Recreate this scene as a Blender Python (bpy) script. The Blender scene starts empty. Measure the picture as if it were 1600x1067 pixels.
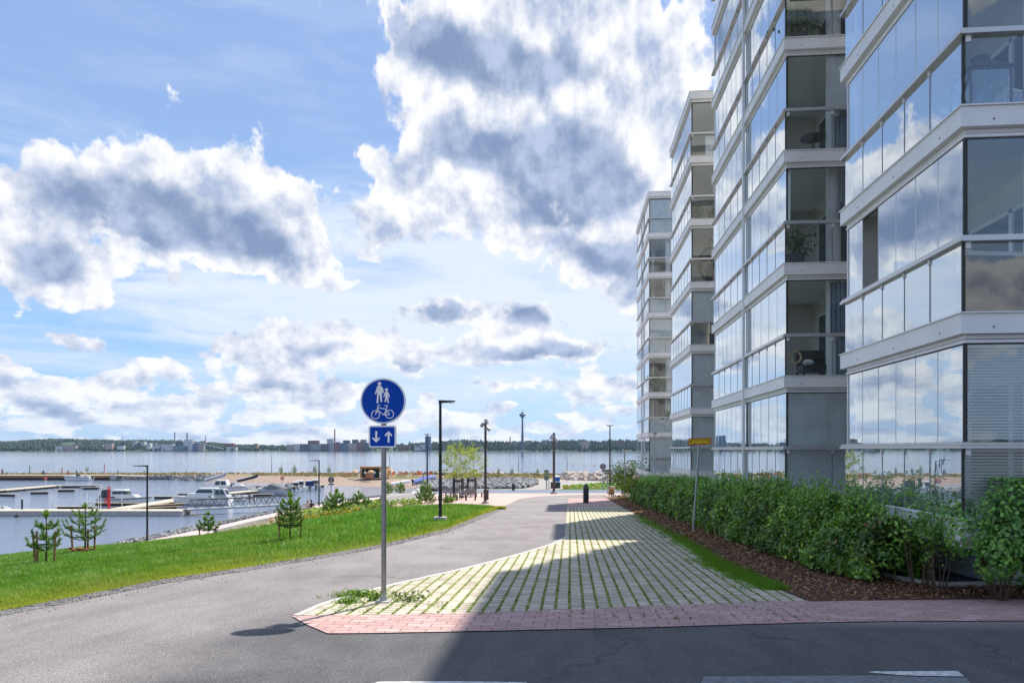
import bpy, math, random
import numpy as np
from mathutils import Vector, Matrix
R = math.radians
sc = bpy.context.scene
col = sc.collection
# ------------------------------------------------------------------ camera
FPX = 1100.0; CX = 800.0; HY = 702.0
TH = math.atan(91.0/1100.0)
cam = bpy.data.objects.new('camera', bpy.data.cameras.new('camera'))
col.objects.link(cam)
cam.data.sensor_width = 36.0
cam.data.lens = FPX/1600*36
cam.data.shift_y = (HY-533.5)/1600
cam.data.clip_start = 0.05; cam.data.clip_end = 60000
cam.location = (0, 0, 0)
cam.rotation_euler = (R(90), 0, TH)
sc.camera = cam
fw = (-math.sin(TH), math.cos(TH)); rt = (math.cos(TH), math.sin(TH))
def at(px, py, D):
    """world point seen at photo pixel (px,py) at camera depth D metres (eye at z=0)"""
    xc = (px-CX)/FPX*D
    return Vector((D*fw[0]+xc*rt[0], D*fw[1]+xc*rt[1], -(py-HY)/FPX*D))
PA, PS = 1.79, 0.039
def zp(y): return -(PA+PS*y)
def gp(px, py, dz=0.0):
    k = fw[1]+rt[1]*(px-CX)/FPX
    D = PA/((py-HY)/FPX-PS*k)
    p = at(px, py, D); p.z += dz
    return p
def atz(px, py, z):
    return at(px, py, -z*FPX/(py-HY))
WZ = -7.9

# ------------------------------------------------------------------ world
SUN_AZ = math.atan2(0.315, 0.706)          # from +Y towards +X
SUN_EL = R(52.3)
w = bpy.data.worlds.new("World"); sc.world = w; w.use_nodes = True
nt = w.node_tree; nt.nodes.clear()
class NB:
    """small helper for building node graphs"""
    def __init__(s, nt): s.nt = nt
    def _in(s, sock, v):
        if isinstance(v, bpy.types.NodeSocket): s.nt.links.new(v, sock)
        elif v is not None: sock.default_value = v
    def m(s, op, a, b=None, c=None, clamp=False):
        n = s.nt.nodes.new('ShaderNodeMath'); n.operation = op; n.use_clamp = clamp
        s._in(n.inputs[0], a)
        if b is not None: s._in(n.inputs[1], b)
        if c is not None: s._in(n.inputs[2], c)
        return n.outputs[0]
    def v(s, op, a, b=None, out=0):
        n = s.nt.nodes.new('ShaderNodeVectorMath'); n.operation = op
        s._in(n.inputs[0], a)
        if b is not None: s._in(n.inputs['Scale' if op == 'SCALE' else 1], b)
        return n.outputs['Value'] if op in ('LENGTH', 'DOT_PRODUCT') else n.outputs[0]
    def xyz(s, a):
        n = s.nt.nodes.new('ShaderNodeSeparateXYZ'); s._in(n.inputs[0], a); return n.outputs
    def comb(s, x, y, z):
        n = s.nt.nodes.new('ShaderNodeCombineXYZ')
        for i, q in enumerate((x, y, z)): s._in(n.inputs[i], q)
        return n.outputs[0]
    def noise(s, vec, scale, detail=4, rough=0.5, dist=0.0, lac=2.0, out=0):
        n = s.nt.nodes.new('ShaderNodeTexNoise')
        s._in(n.inputs['Vector'], vec); s._in(n.inputs['Scale'], scale)
        n.inputs['Detail'].default_value = detail; n.inputs['Roughness'].default_value = rough
        n.inputs['Distortion'].default_value = dist; n.inputs['Lacunarity'].default_value = lac
        return n.outputs[out]
    def voro(s, vec, scale, feature='F1', rnd=1.0, out=0):
        n = s.nt.nodes.new('ShaderNodeTexVoronoi'); n.feature = feature
        s._in(n.inputs['Vector'], vec); s._in(n.inputs['Scale'], scale)
        n.inputs['Randomness'].default_value = rnd
        return n.outputs[out]
    def ramp(s, a, lo, hi, o0=0.0, o1=1.0, smooth=True):
        n = s.nt.nodes.new('ShaderNodeMapRange')
        n.interpolation_type = 'SMOOTHSTEP' if smooth else 'LINEAR'
        for i, q in enumerate((a, lo, hi, o0, o1)): s._in(n.inputs[i], q)
        return n.outputs[0]
    def mix(s, f, a, b, mode='MIX'):
        n = s.nt.nodes.new('ShaderNodeMix'); n.data_type = 'RGBA'; n.blend_type = mode
        s._in(n.inputs[0], f); s._in(n.inputs[6], c4(a)); s._in(n.inputs[7], c4(b))
        return n.outputs[2]
    def new(s, t): return s.nt.nodes.new(t)
def c4(c):
    if isinstance(c, (tuple, list)) and len(c) == 3: return (c[0], c[1], c[2], 1)
    return c
def azel(px, py):
    d = at(px, py, 1).normalized()
    return math.atan2(d.x, d.y), math.asin(d.z)

# cumulus: (px, py, rx, ry, weight) seen from the shore: directions of the big clouds of that day
CL = [(240,350,150,60,.6),(400,330,90,50,.5),(180,400,60,30,.5),(470,545,90,24,.7),(365,545,50,20,.6),(235,262,95,52,1),(345,300,120,78,1),(430,375,90,50,1),(150,290,80,55,.85),(60,395,95,75,1),(10,330,50,60,.9),(140,445,70,32,.9),
      (450,415,85,22,.8),(525,438,50,13,.8),(588,335,42,34,1.3),(583,394,24,10,.7),(568,245,16,12,.6),
      (700,60,110,110,1),(850,80,150,120,1),(1000,90,110,120,1),(700,215,70,70,.9),(860,250,200,110,1.05),(745,320,110,62,.95),
      (960,330,120,85,1),(1050,250,80,90,.95),(650,290,60,50,.75),(935,400,90,45,.95),(990,450,50,60,.9),(800,-90,200,90,.95),
      (690,487,60,34,1),(810,493,62,30,1),(870,548,100,30,1),(765,556,60,18,.9),(630,560,66,28,1),(470,515,110,30,.85),(425,590,80,44,.95),
      (540,600,40,14,.6),(665,622,26,12,.8),(110,526,46,16,.8),(200,655,80,10,.7),(560,655,60,12,.7),(20,700,60,8,.6),(810,610,60,10,.5),(180,590,40,14,.6),(15,582,30,8,.7),(250,570,64,22,.8),(130,612,180,34,.85),(290,635,60,20,.8),
      (60,660,90,16,.7),(490,625,75,24,.8),(960,605,66,24,.85),(1010,650,90,18,.75),(380,665,120,12,.7),(730,655,110,18,.75),(880,668,100,12,.7),
      (240,680,120,8,.5),(620,690,100,8,.5)]
DK = [(200,300,115,40,1),(320,350,130,42,1),(400,385,70,30,.7),(75,415,60,38,.95),(130,330,70,30,.6),
      (655,45,62,48,1),(735,85,85,42,1),(840,120,95,38,1),(700,190,34,34,.6),(745,228,66,28,.9),(835,240,100,36,1),(905,290,110,52,1.05),
      (870,335,55,24,.8),(935,394,66,24,.95),(1000,425,42,50,.9),(685,488,52,22,1),(815,492,50,20,1),(875,550,78,22,1),(770,562,50,10,.7),
      (640,578,50,10,1),(425,600,50,22,.8),(500,540,60,12,.6),(130,635,120,12,.6),(300,640,40,8,.4)]
def cloud_group():
    g = bpy.data.node_groups.new('cloud_cover', 'ShaderNodeTree')
    g.interface.new_socket('P', in_out='INPUT', socket_type='NodeSocketVector')
    for nm in ('Cover', 'Dark'): g.interface.new_socket(nm, in_out='OUTPUT', socket_type='NodeSocketFloat')
    b = NB(g); gi = g.nodes.new('NodeGroupInput'); go = g.nodes.new('NodeGroupOutput')
    P = gi.outputs[0]
    warp = b.v('SUBTRACT', b.noise(P, 9.0, 3, .55, out=1), (0.5, 0.5, 0.5))
    Q = b.v('ADD', P, b.v('SCALE', warp, 0.07))
    def field(lst):
        acc = None
        for (px, py, rx, ry, wt) in lst:
            a, e = azel(px, py)
            a2, e2 = azel(px+rx, py); a3, e3 = azel(px, py-ry)
            sx = abs(a2-a)*1.0; sy = abs(e3-e)*1.0
            q = b.v('MULTIPLY', b.v('SUBTRACT', Q, (a, e, 0)), (1/sx, 1/sy, 0))
            L = b.v('DOT_PRODUCT', q, q)
            t = b.m('MULTIPLY', b.m('EXPONENT', b.m('MULTIPLY', L, -1.0)), wt)
            acc = t if acc is None else b.m('ADD', acc, t)
        return acc
    cov = field(CL); dk = field(DK)
    # everywhere else in the sky: scattered cumulus
    z = b.xyz(P)
    out = b.m('MAXIMUM', b.ramp(z[1], 0.62, 0.95), b.ramp(z[0], -0.75, -1.05))
    out = b.m('MAXIMUM', out, b.ramp(z[0], 0.28, 0.5))
    nn = b.noise(b.v('MULTIPLY', P, (1.0, 1.7, 1.0)), 2.6, 3, .5)
    sc_ = b.m('MULTIPLY', b.ramp(nn, 0.46, 0.62), out)
    cov = b.m('ADD', b.m('MINIMUM', cov, 1.25), sc_)
    dk = b.m('ADD', b.m('MINIMUM', dk, 1.2), b.m('MULTIPLY', b.ramp(nn, 0.56, 0.70), b.m('MULTIPLY', out, .7)))
    nb = b.noise(b.v('MULTIPLY', P, (1.0, 3.2, 1.0)), 6.0, 4, .55)
    low = b.m('MULTIPLY', b.ramp(z[1], .20, .04), b.m('MULTIPLY', b.ramp(nb, .41, .56), .74))
    cov = b.m('MAXIMUM', cov, low)
    dk = b.m('ADD', dk, b.m('MULTIPLY', b.ramp(nb, .56, .70), b.m('MULTIPLY', b.ramp(z[1], .17, .05), .30)))
    g.links.new(cov, go.inputs[0]); g.links.new(dk, go.inputs[1])
    return g
def puff_group():
    g = bpy.data.node_groups.new('cloud_puffs', 'ShaderNodeTree')
    g.interface.new_socket('P', in_out='INPUT', socket_type='NodeSocketVector')
    g.interface.new_socket('Puff', in_out='OUTPUT', socket_type='NodeSocketFloat')
    b = NB(g); gi = g.nodes.new('NodeGroupInput'); go = g.nodes.new('NodeGroupOutput')
    P = gi.outputs[0]
    el = b.xyz(P)[1]
    # clouds get smaller and flatter towards the horizon
    X, Y = b.xyz(P)[0], b.m('POWER', b.m('MAXIMUM', el, 0.0005), 0.62)
    Q = b.comb(b.m('MULTIPLY', X, 1.25), b.m('MULTIPLY', Y, 1.15), 0.0)
    n1 = b.noise(Q, 10.0, 8, .62)
    bil = b.m('ABSOLUTE', b.m('SUBTRACT', b.noise(Q, 15.0, 3, .5), 0.5))
    r = b.m('ADD', b.m('SUBTRACT', n1, 0.5), b.m('MULTIPLY', b.m('SUBTRACT', 0.10, bil), 0.7))
    g.links.new(r, go.inputs[0]); return g
CG = cloud_group(); PG = puff_group()
b = NB(nt)
tc = b.new('ShaderNodeTexCoord')
d = b.v('NORMALIZE', tc.outputs['Generated'])
x, y, z = b.xyz(d)[:3]
az = b.m('ARCTAN2', x, y); el = b.m('ARCSINE', z)
P = b.comb(az, el, 0.0)
def grp(g, v):
    n = nt.nodes.new('ShaderNodeGroup'); n.node_tree = g; nt.links.new(v, n.inputs[0]); return n.outputs
cv = grp(CG, P); pf = grp(PG, P)[0]
dens = b.m('ADD', b.m('SUBTRACT', cv[0], 0.50), b.m('MULTIPLY', pf, 2.3))
# the same field a little towards the sun: what stands between this bit of cloud and the light
Pl = b.comb(b.m('MULTIPLY', az, 1.25), b.m('MULTIPLY', b.m('POWER', b.m('MAXIMUM', el, .0005), .62), 1.15), 0.0)
nl1 = b.noise(Pl, 11.0, 7, .58); nl2 = b.noise(b.v('ADD', Pl, (0.010, 0.026, 0)), 11.0, 7, .58)
alpha = b.ramp(dens, -0.03, 0.20)
shade_n = b.m('ADD', b.m('MULTIPLY', b.m('SUBTRACT', nl2, nl1), 1.5), b.m('MULTIPLY', b.ramp(dens, .25, 1.0), .07))                                  # >0 : more cloud sunward = darker
lit = b.m('SUBTRACT', 0.84, b.m('MULTIPLY', b.ramp(shade_n, -0.16, 0.30, -.5, .5, False), 0.52))
dark = b.m('MULTIPLY', b.ramp(b.m('ADD', cv[1], b.m('MULTIPLY', pf, 1.3)), 0.16, 0.90), b.ramp(dens, .1, .45))
white = b.mix(b.ramp(lit, 0.62, 1.04, 0, 1, False), (0.29, 0.345, 0.475), (0.67, 0.67, 0.68))
gray = b.mix(b.ramp(b.m('ADD', pf, b.m('MULTIPLY', shade_n, -.9)), -0.25, 0.25), (0.140, 0.200, 0.325), (0.30, 0.36, 0.50))
cloudc = b.mix(b.m('MULTIPLY', dark, 0.93), white, gray)
# high thin veil, drawn out along the wind
vv = b.v('MULTIPLY', P, (1.0, 5.5, 1.0))
vn = b.noise(b.v('ADD', vv, b.v('SCALE', b.v('SUBTRACT', b.noise(vv, 2.5, 3, .5, out=1), (.5, .5, .5)), .5)), 3.2, 8, .62)
veil_el = b.m('MULTIPLY', b.ramp(el, 0.0, 0.10, .55, 1.0), b.ramp(el, 0.27, 0.42, 1.0, 0.30))
vcent = b.v('MULTIPLY', b.v('SUBTRACT', P, (azel(740, 480)[0], azel(740, 480)[1], 0)), (1/.40, 1/.13, 0))
vboost = b.m('MULTIPLY', b.m('EXPONENT', b.m('MULTIPLY', b.v('DOT_PRODUCT', vcent, vcent), -1.0)), 0.34)
veil = b.m('MULTIPLY', b.ramp(b.m('ADD', vn, vboost), 0.42, 0.80), veil_el)
sky = b.new('ShaderNodeTexSky'); sky.sky_type = 'NISHITA'; sky.sun_disc = False
sky.sun_elevation = SUN_EL; sky.sun_rotation = SUN_AZ
sky.air_density = 1.0; sky.dust_density = 0.6; sky.ozone_density = 1.6
skyc = b.mix(1.0, sky.outputs[0], (0.066, 0.066, 0.078), 'MULTIPLY')
skyc = b.mix(b.ramp(el, 0.0, 0.45, .60, .80), skyc, b.mix(b.ramp(el, 0.0, .5), (0.23, 0.45, 0.72), (0.215, 0.325, 0.56)))
c1 = b.mix(b.m('MULTIPLY', veil, .9), skyc, (0.53, 0.575, 0.66))
c2 = b.mix(b.m('MULTIPLY', alpha, b.ramp(el, -0.01, 0.10, .80, 1.0)), c1, cloudc)
bg = b.new('ShaderNodeBackground'); nt.links.new(c2, bg.inputs[0]); bg.inputs[1].default_value = 1.0
wo = b.new('ShaderNodeOutputWorld'); nt.links.new(bg.outputs[0], wo.inputs[0])
w.cycles.sampling_method = 'MANUAL'; w.cycles.sample_map_resolution = 512

sun = bpy.data.objects.new('sun', bpy.data.lights.new('sun', 'SUN')); col.objects.link(sun)
sun.data.energy = 4.5; sun.data.angle = R(0.55); sun.data.color = (1.0, 0.935, 0.83)
sd = Vector((math.sin(SUN_AZ)*math.cos(SUN_EL), math.cos(SUN_AZ)*math.cos(SUN_EL), math.sin(SUN_EL)))
sun.rotation_euler = sd.to_track_quat('Z', 'Y').to_euler()
sc.view_settings.view_transform = 'Standard'; sc.view_settings.look = 'None'
sc.cycles.max_bounces = 8; sc.cycles.diffuse_bounces = 3; sc.cycles.glossy_bounces = 4; sc.cycles.transparent_max_bounces = 16; sc.cycles.volume_bounces = 0
sc.view_settings.exposure = 0.68; sc.view_settings.gamma = 1.0

# ------------------------------------------------------------------ helpers
rnd = random.Random(7); nr = np.random.default_rng(7)
def tag(o, label=None, cat=None, group=None, kind=None):
    if label: o['label'] = label
    if cat: o['category'] = cat
    if group: o['group'] = group
    if kind: o['kind'] = kind
    return o
def thing(name, loc, label, cat, group=None, rz=0.0):
    o = bpy.data.objects.new(name, None); col.objects.link(o)
    o.empty_display_size = 0.2
    o.location = loc; o.rotation_euler = (0, 0, rz)
    return tag(o, label, cat, group)
def copy_tree(o, parent=None):
    c = o.copy(); col.objects.link(c); c.parent = parent
    for ch in o.children: copy_tree(ch, c)
    return c
def mkmesh(name, verts, faces, mats, parent=None, smooth=False, mi=None, local=False):
    me = bpy.data.meshes.new(name)
    v = np.array(verts, dtype=float).reshape(-1, 3)
    if parent is not None and not local: v = v - np.array(parent.location)
    me.from_pydata(v.tolist(), [], faces)
    if not isinstance(mats, (list, tuple)): mats = [mats]
    for m_ in mats: me.materials.append(m_)
    if mi is not None: me.polygons.foreach_set('material_index', np.array(mi, dtype=np.int32))
    if smooth: me.polygons.foreach_set('use_smooth', np.ones(len(me.polygons), dtype=bool))
    me.update()
    o = bpy.data.objects.new(name, me); col.objects.link(o)
    if parent is not None: o.parent = parent
    return o
class MB:
    def __init__(s): s.v = []; s.f = []; s.i = []
    def add(s, vs, fs, mi=0):
        n = len(s.v); s.v += [tuple(q) for q in vs]
        s.f += [tuple(n+k for k in f) for f in fs]; s.i += [mi]*len(fs); return s
    def box(s, x0, x1, y0, y1, z0, z1, mi=0):
        vs = [(x, y, z) for z in (z0, z1) for y in (y0, y1) for x in (x0, x1)]
        return s.add(vs, [(0,2,3,1),(4,5,7,6),(0,1,5,4),(2,6,7,3),(0,4,6,2),(1,3,7,5)], mi)
    def bar(s, p, q, wx, wz, mi=0, up=(0,0,1)):
        """rectangular bar from p to q; wx across, wz along 'up'"""
        p = Vector(p); q = Vector(q); d_ = (q-p).normalized(); up = Vector(up)
        if abs(d_.dot(up)) > .99: up = Vector((0,1,0))
        sx = d_.cross(up).normalized(); uz = sx.cross(d_).normalized()
        vs = [e+sx*a*wx/2+uz*c*wz/2 for e in (p, q) for c in (-1, 1) for a in (-1, 1)]
        return s.add(vs, [(0,2,3,1),(4,5,7,6),(0,1,5,4),(2,6,7,3),(0,4,6,2),(1,3,7,5)], mi)
    def cyl(s, p, q, r0, r1=None, n=12, mi=0, caps=True):
        r1 = r0 if r1 is None else r1
        p = Vector(p); q = Vector(q); d_ = (q-p).normalized()
        a = d_.orthogonal().normalized(); c = d_.cross(a)
        vs = []
        for e, r_ in ((p, r0), (q, r1)):
            for k in range(n):
                t = 2*math.pi*k/n; vs.append(e+(a*math.cos(t)+c*math.sin(t))*r_)
        fs = [(k, (k+1) % n, n+(k+1) % n, n+k) for k in range(n)]
        if caps: fs += [tuple(range(n-1, -1, -1)), tuple(range(n, 2*n))]
        return s.add(vs, fs, mi)
    def tube(s, pts, r, n=6, mi=0):
        r = r if isinstance(r, (list, tuple)) else [r]*len(pts)
        pts = [Vector(p) for p in pts]; vs = []
        a = None
        for k, p in enumerate(pts):
            d_ = (pts[min(k+1, len(pts)-1)]-pts[max(k-1, 0)]).normalized()
            if a is None: a = d_.orthogonal().normalized()
            a = (a-d_*a.dot(d_)).normalized(); c = d_.cross(a)
            vs += [p+(a*math.cos(2*math.pi*j/n)+c*math.sin(2*math.pi*j/n))*r[k] for j in range(n)]
        fs = [(k*n+j, k*n+(j+1) % n, (k+1)*n+(j+1) % n, (k+1)*n+j) for k in range(len(pts)-1) for j in range(n)]
        fs += [tuple(range(n-1, -1, -1)), tuple(range((len(pts)-1)*n, len(pts)*n))]
        return s.add(vs, fs, mi)
    def lathe(s, prof, c=(0,0,0), n=16, mi=0):
        vs = [(c[0]+r_*math.cos(2*math.pi*k/n), c[1]+r_*math.sin(2*math.pi*k/n), c[2]+z_) for r_, z_ in prof for k in range(n)]
        fs = [(i*n+k, i*n+(k+1) % n, (i+1)*n+(k+1) % n, (i+1)*n+k) for i in range(len(prof)-1) for k in range(n)]
        fs += [tuple(range(n-1, -1, -1)), tuple(range((len(prof)-1)*n, len(prof)*n))]
        return s.add(vs, fs, mi)
    def prism(s, pts, ax, t0, t1, mi=0):
        """outline pts (2-D) extruded along axis ax ('x','y','z') from t0 to t1"""
        def P3(a, b_, t): return {'x': (t, a, b_), 'y': (a, t, b_), 'z': (a, b_, t)}[ax]
        n = len(pts); vs = [P3(a, b_, t0) for a, b_ in pts]+[P3(a, b_, t1) for a, b_ in pts]
        fs = [(k, (k+1) % n, n+(k+1) % n, n+k) for k in range(n)]+[tuple(range(n-1, -1, -1)), tuple(range(n, 2*n))]
        return s.add(vs, fs, mi)
    def ico(s, c, rx, ry, rz, jit=0.0, mi=0, r=None):
        r = r or rnd; t = (1+5**.5)/2
        base = [(-1,t,0),(1,t,0),(-1,-t,0),(1,-t,0),(0,-1,t),(0,1,t),(0,-1,-t),(0,1,-t),(t,0,-1),(t,0,1),(-t,0,-1),(-t,0,1)]
        fs = [(0,11,5),(0,5,1),(0,1,7),(0,7,10),(0,10,11),(1,5,9),(5,11,4),(11,10,2),(10,7,6),(7,1,8),(3,9,4),(3,4,2),(3,2,6),(3,6,8),(3,8,9),(4,9,5),(2,4,11),(6,2,10),(8,6,7),(9,8,1)]
        an = r.random()*6.28; ca, sa = math.cos(an), math.sin(an); vs = []
        for (a, b_, c_) in base:
            k = (1+jit*(r.random()*2-1))/1.902
            a, b_, c_ = a*k*rx, b_*k*ry, c_*k*rz
            vs.append((c[0]+a*ca-b_*sa, c[1]+a*sa+b_*ca, c[2]+c_))
        return s.add(vs, fs, mi)
    def build(s, name, mats, parent=None, smooth=False, local=False):
        o = mkmesh(name, s.v, s.f, mats, parent, smooth, s.i, local)
        return o
# ------------------------------------------------------------------ materials
def mat(name, c=(.5,.5,.5), rough=.6, metal=0.0, var=0.0, vs=6.0, c2=None, bump=0.0, bs=40.0, spec=0.4, coat=0.0, attr=None, trans=0.0, detail=5):
    m_ = bpy.data.materials.new(name); m_.use_nodes = True
    t = m_.node_tree; bb = NB(t); p = t.nodes['Principled BSDF']
    p.inputs['Roughness'].default_value = rough; p.inputs['Metallic'].default_value = metal
    p.inputs['Specular IOR Level'].default_value = spec
    p.inputs['Coat Weight'].default_value = coat
    p.inputs['Base Color'].default_value = c4(c)
    pos = None
    if var or c2 or bump:
        tcx = t.nodes.new('ShaderNodeTexCoord'); pos = tcx.outputs['Object']
    colr = None
    if var or c2:
        n_ = bb.noise(pos, vs, detail, .6)
        lo = tuple(q*(1-var) for q in c); hi = c2 if c2 else tuple(min(1, q*(1+var)) for q in c)
        colr = bb.mix(bb.ramp(n_, .3, .7), lo, hi)
    if attr:
        a = t.nodes.new('ShaderNodeAttribute'); a.attribute_name = attr
        colr = a.outputs['Color'] if colr is None else bb.mix(1.0, a.outputs['Color'], colr, 'MULTIPLY')
    if colr is not None: t.links.new(colr, p.inputs['Base Color'])
    if bump:
        bn = t.nodes.new('ShaderNodeBump'); bn.inputs['Strength'].default_value = min(1, bump*4); bn.inputs['Distance'].default_value = bump*.05
        t.links.new(bb.noise(pos, bs, 5, .65), bn.inputs['Height']); t.links.new(bn.outputs[0], p.inputs['Normal'])
    if trans:
        tr = t.nodes.new('ShaderNodeBsdfTranslucent'); mx = t.nodes.new('ShaderNodeMixShader'); mx.inputs[0].default_value = trans
        if colr is not None: t.links.new(bb.mix(1.0, colr, (1.3, 1.35, .6), 'MULTIPLY'), tr.inputs[0])
        else: tr.inputs[0].default_value = (c[0]*1.3, c[1]*1.35, c[2]*.6, 1)
        t.links.new(p.outputs[0], mx.inputs[1]); t.links.new(tr.outputs[0], mx.inputs[2])
        t.links.new(mx.outputs[0], t.nodes['Material Output'].inputs[0])
    return m_
def glass(name, tint, base, power, amp, wav=0.0, rough=0.0, gl=(.90,.96,1.0)):
    """thin pane: lets light through and reflects more the flatter you look at it"""
    m_ = bpy.data.materials.new(name); m_.use_nodes = True; t = m_.node_tree; t.nodes.clear(); bb = NB(t)
    lw = t.nodes.new('ShaderNodeLayerWeight'); lw.inputs[0].default_value = .5
    fac = bb.m('MINIMUM', bb.m('ADD', base, bb.m('MULTIPLY', bb.m('POWER', lw.outputs['Facing'], power), amp)), .97)
    tr = t.nodes.new('ShaderNodeBsdfTransparent'); tr.inputs[0].default_value = c4(tint)
    gl_ = t.nodes.new('ShaderNodeBsdfGlossy'); gl_.inputs['Roughness'].default_value = rough; gl_.inputs[0].default_value = c4(gl)
    if wav:
        tcx = t.nodes.new('ShaderNodeTexCoord'); bn = t.nodes.new('ShaderNodeBump'); bn.inputs['Strength'].default_value = .35; bn.inputs['Distance'].default_value = wav
        t.links.new(bb.noise(tcx.outputs['Object'], 1.6, 2, .4), bn.inputs['Height']); t.links.new(bn.outputs[0], gl_.inputs['Normal'])
    mx = t.nodes.new('ShaderNodeMixShader'); t.links.new(fac, mx.inputs[0]); t.links.new(tr.outputs[0], mx.inputs[1]); t.links.new(gl_.outputs[0], mx.inputs[2])
    o = t.nodes.new('ShaderNodeOutputMaterial'); t.links.new(mx.outputs[0], o.inputs[0]); return m_
M = {}
M['steel'] = mat('galvanised_steel', (.30,.30,.30), .38, .85, .12, 9)
M['zinc'] = mat('grey_zinc', (.36,.37,.38), .5, .6, .1, 5)
M['dark_pole'] = mat('dark_painted_steel', (.028,.033,.036), .42, .3, .1, 4)
M['brown_pole'] = mat('brown_painted_steel', (.075,.058,.052), .5, .2)
M['white_panel'] = mat('white_sheet_metal', (.78,.775,.77), .42, 0, .05, 1.3)
M['white'] = mat('white_paint', (.78,.78,.77), .4)
M['gel'] = mat('white_gelcoat', (.74,.74,.73), .18, 0, .03, 3, coat=.5)
M['gelgrey'] = mat('grey_gelcoat', (.42,.44,.46), .25, 0, .03, 3)
M['concrete'] = mat('concrete', (.42,.41,.39), .85, 0, .16, 2.5, bump=.12, bs=30)
M['concrete_dark'] = mat('stained_concrete', (.24,.23,.22), .85, 0, .2, 1.5)
M['wood'] = mat('planed_wood', (.47,.34,.20), .7, 0, .2, 5)
M['stake'] = mat('weathered_stake_wood', (.30,.17,.075), .8, 0, .3, 9)
M['wood_grey'] = mat('sun_bleached_decking', (.52,.46,.37), .75, 0, .15, 2)
M['black'] = mat('black_plastic', (.015,.016,.018), .45)
M['charcoal'] = mat('charcoal_metal', (.035,.04,.05), .5, .1, .15, 8)
M['rubber'] = mat('rubber', (.02,.02,.02), .8)
M['blue_sign'] = mat('blue_sign_film', (.0,.058,.40), .5, 0, .03, 30, spec=.15)
M['sign_white'] = mat('white_sign_film', (.88,.88,.86), .45)
M['sign_back'] = mat('bare_sign_back', (.13,.125,.12), .5, .5, .1, 12)
M['yellow'] = mat('yellow_sign_film', (.88,.60,.01), .5)
M['red'] = mat('red_paint', (.55,.02,.015), .45)
M['darkred'] = mat('dark_red_paint', (.16,.012,.012), .5)
M['orange'] = mat('orange_canvas', (.85,.14,.01), .7)
M['canvas'] = mat('straw_canvas', (.62,.38,.19), .85, 0, .15, 6)
M['tan'] = mat('tan_wood', (.42,.20,.09), .8, 0, .25, 4)
M['navy'] = mat('navy_canvas', (.012,.03,.12), .7)
M['bluetarp'] = mat('blue_tarpaulin', (.10,.18,.55), .6)
M['greytarp'] = mat('grey_boat_cover', (.14,.15,.16), .75)
M['tint'] = mat('dark_tinted_glass', (.015,.022,.026), .06, 0, spec=.8)
M['green'] = mat('green_paint', (.02,.30,.14), .5)
M['rope'] = mat('rubber_tie', (.012,.012,.012), .7)
M['bark'] = mat('bark', (.10,.065,.045), .9, 0, .3, 12)
M['birch_bark'] = mat('pale_young_bark', (.22,.17,.13), .85, 0, .3, 14)
M['paint_line'] = mat('worn_road_paint', (.62,.62,.61), .7, 0, .35, 14, c2=(.70,.70,.69))
M['blue_bin'] = mat('blue_container_lid', (.01,.10,.42), .5)
M['yellow_dot'] = mat('yellow_sticker', (.6,.6,.02), .5)
M['skin'] = mat('skin', (.45,.25,.17), .6)
M['hair'] = mat('dark_hair', (.02,.014,.01), .7)
M['glass_hi'] = glass('balcony_glass', (.88,.95,.94), .17, 1.0, .78, .004)
M['glass_front'] = glass('balcony_front_glass', (.90,.94,.95), .085, 1.3, .72, .004)
M['glass_rail'] = glass('railing_glass', (.80,.92,.91), .17, 1.0, .78, .004)
M['lamp_glass'] = glass('lamp_bowl_glass', (.92,.92,.90), .15, 1.0, .5)
M['leaf'] = mat('hedge_leaf', (1,1,1), .38, attr='tint', trans=.22, spec=.55)
M['leaf_m'] = mat('matt_leaf', (1,1,1), .6, attr='tint', trans=.3, spec=.35)
M['needle'] = mat('pine_needle', (1,1,1), .6, attr='tint', trans=.15, spec=.3)
M['grass'] = mat('grass_blade', (1,1,1), .55, attr='tint', trans=.35, spec=.3)
M['rock'] = mat('broken_rock', (.085,.088,.095), .85, 0, .45, 1.6, c2=(.34,.34,.345))
M['rock_warm'] = mat('warm_boulder', (.34,.27,.22), .85, 0, .4, .5, c2=(.55,.47,.41))

def leaf_cloud(name, pts, size, tint, m_, parent=None, up=0.5, aspect=.55, seed=1, nrm=None, fold=.25, group=None, jit=.6):
    """one mesh of many small folded leaves. pts Nx3, size N, tint Nx3"""
    g = np.random.default_rng(seed); n = len(pts)
    if nrm is None:
        nrm = g.normal(size=(n, 3)); nrm[:, 2] = np.abs(nrm[:, 2])+up
    else: nrm = nrm+g.normal(size=(n, 3))*jit
    nrm /= np.linalg.norm(nrm, axis=1)[:, None]
    t = g.normal(size=(n, 3)); t -= (t*nrm).sum(1)[:, None]*nrm; t /= np.linalg.norm(t, axis=1)[:, None]
    s_ = np.cross(nrm, t); L = size[:, None]; W = L*aspect/2
    P_ = np.stack([pts-t*L*.5, pts-t*L*.18+s_*W+nrm*W*fold, pts+t*L*.22+s_*W*.85+nrm*W*fold, pts+t*L*.5,
                   pts+t*L*.22-s_*W*.85+nrm*W*fold, pts-t*L*.18-s_*W+nrm*W*fold], 1)
    V = P_.reshape(-1, 3)
    if parent is not None: V = V-np.array(parent.location)
    idx = np.arange(n)[:, None]*6
    F = np.concatenate([idx+np.array([[0, 1, 2, 3]]), idx+np.array([[0, 3, 4, 5]])], 1).reshape(-1)
    return raw_mesh(name, V, F, 4, np.repeat(tint, 12 if False else 2, axis=0), m_, parent)
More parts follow.
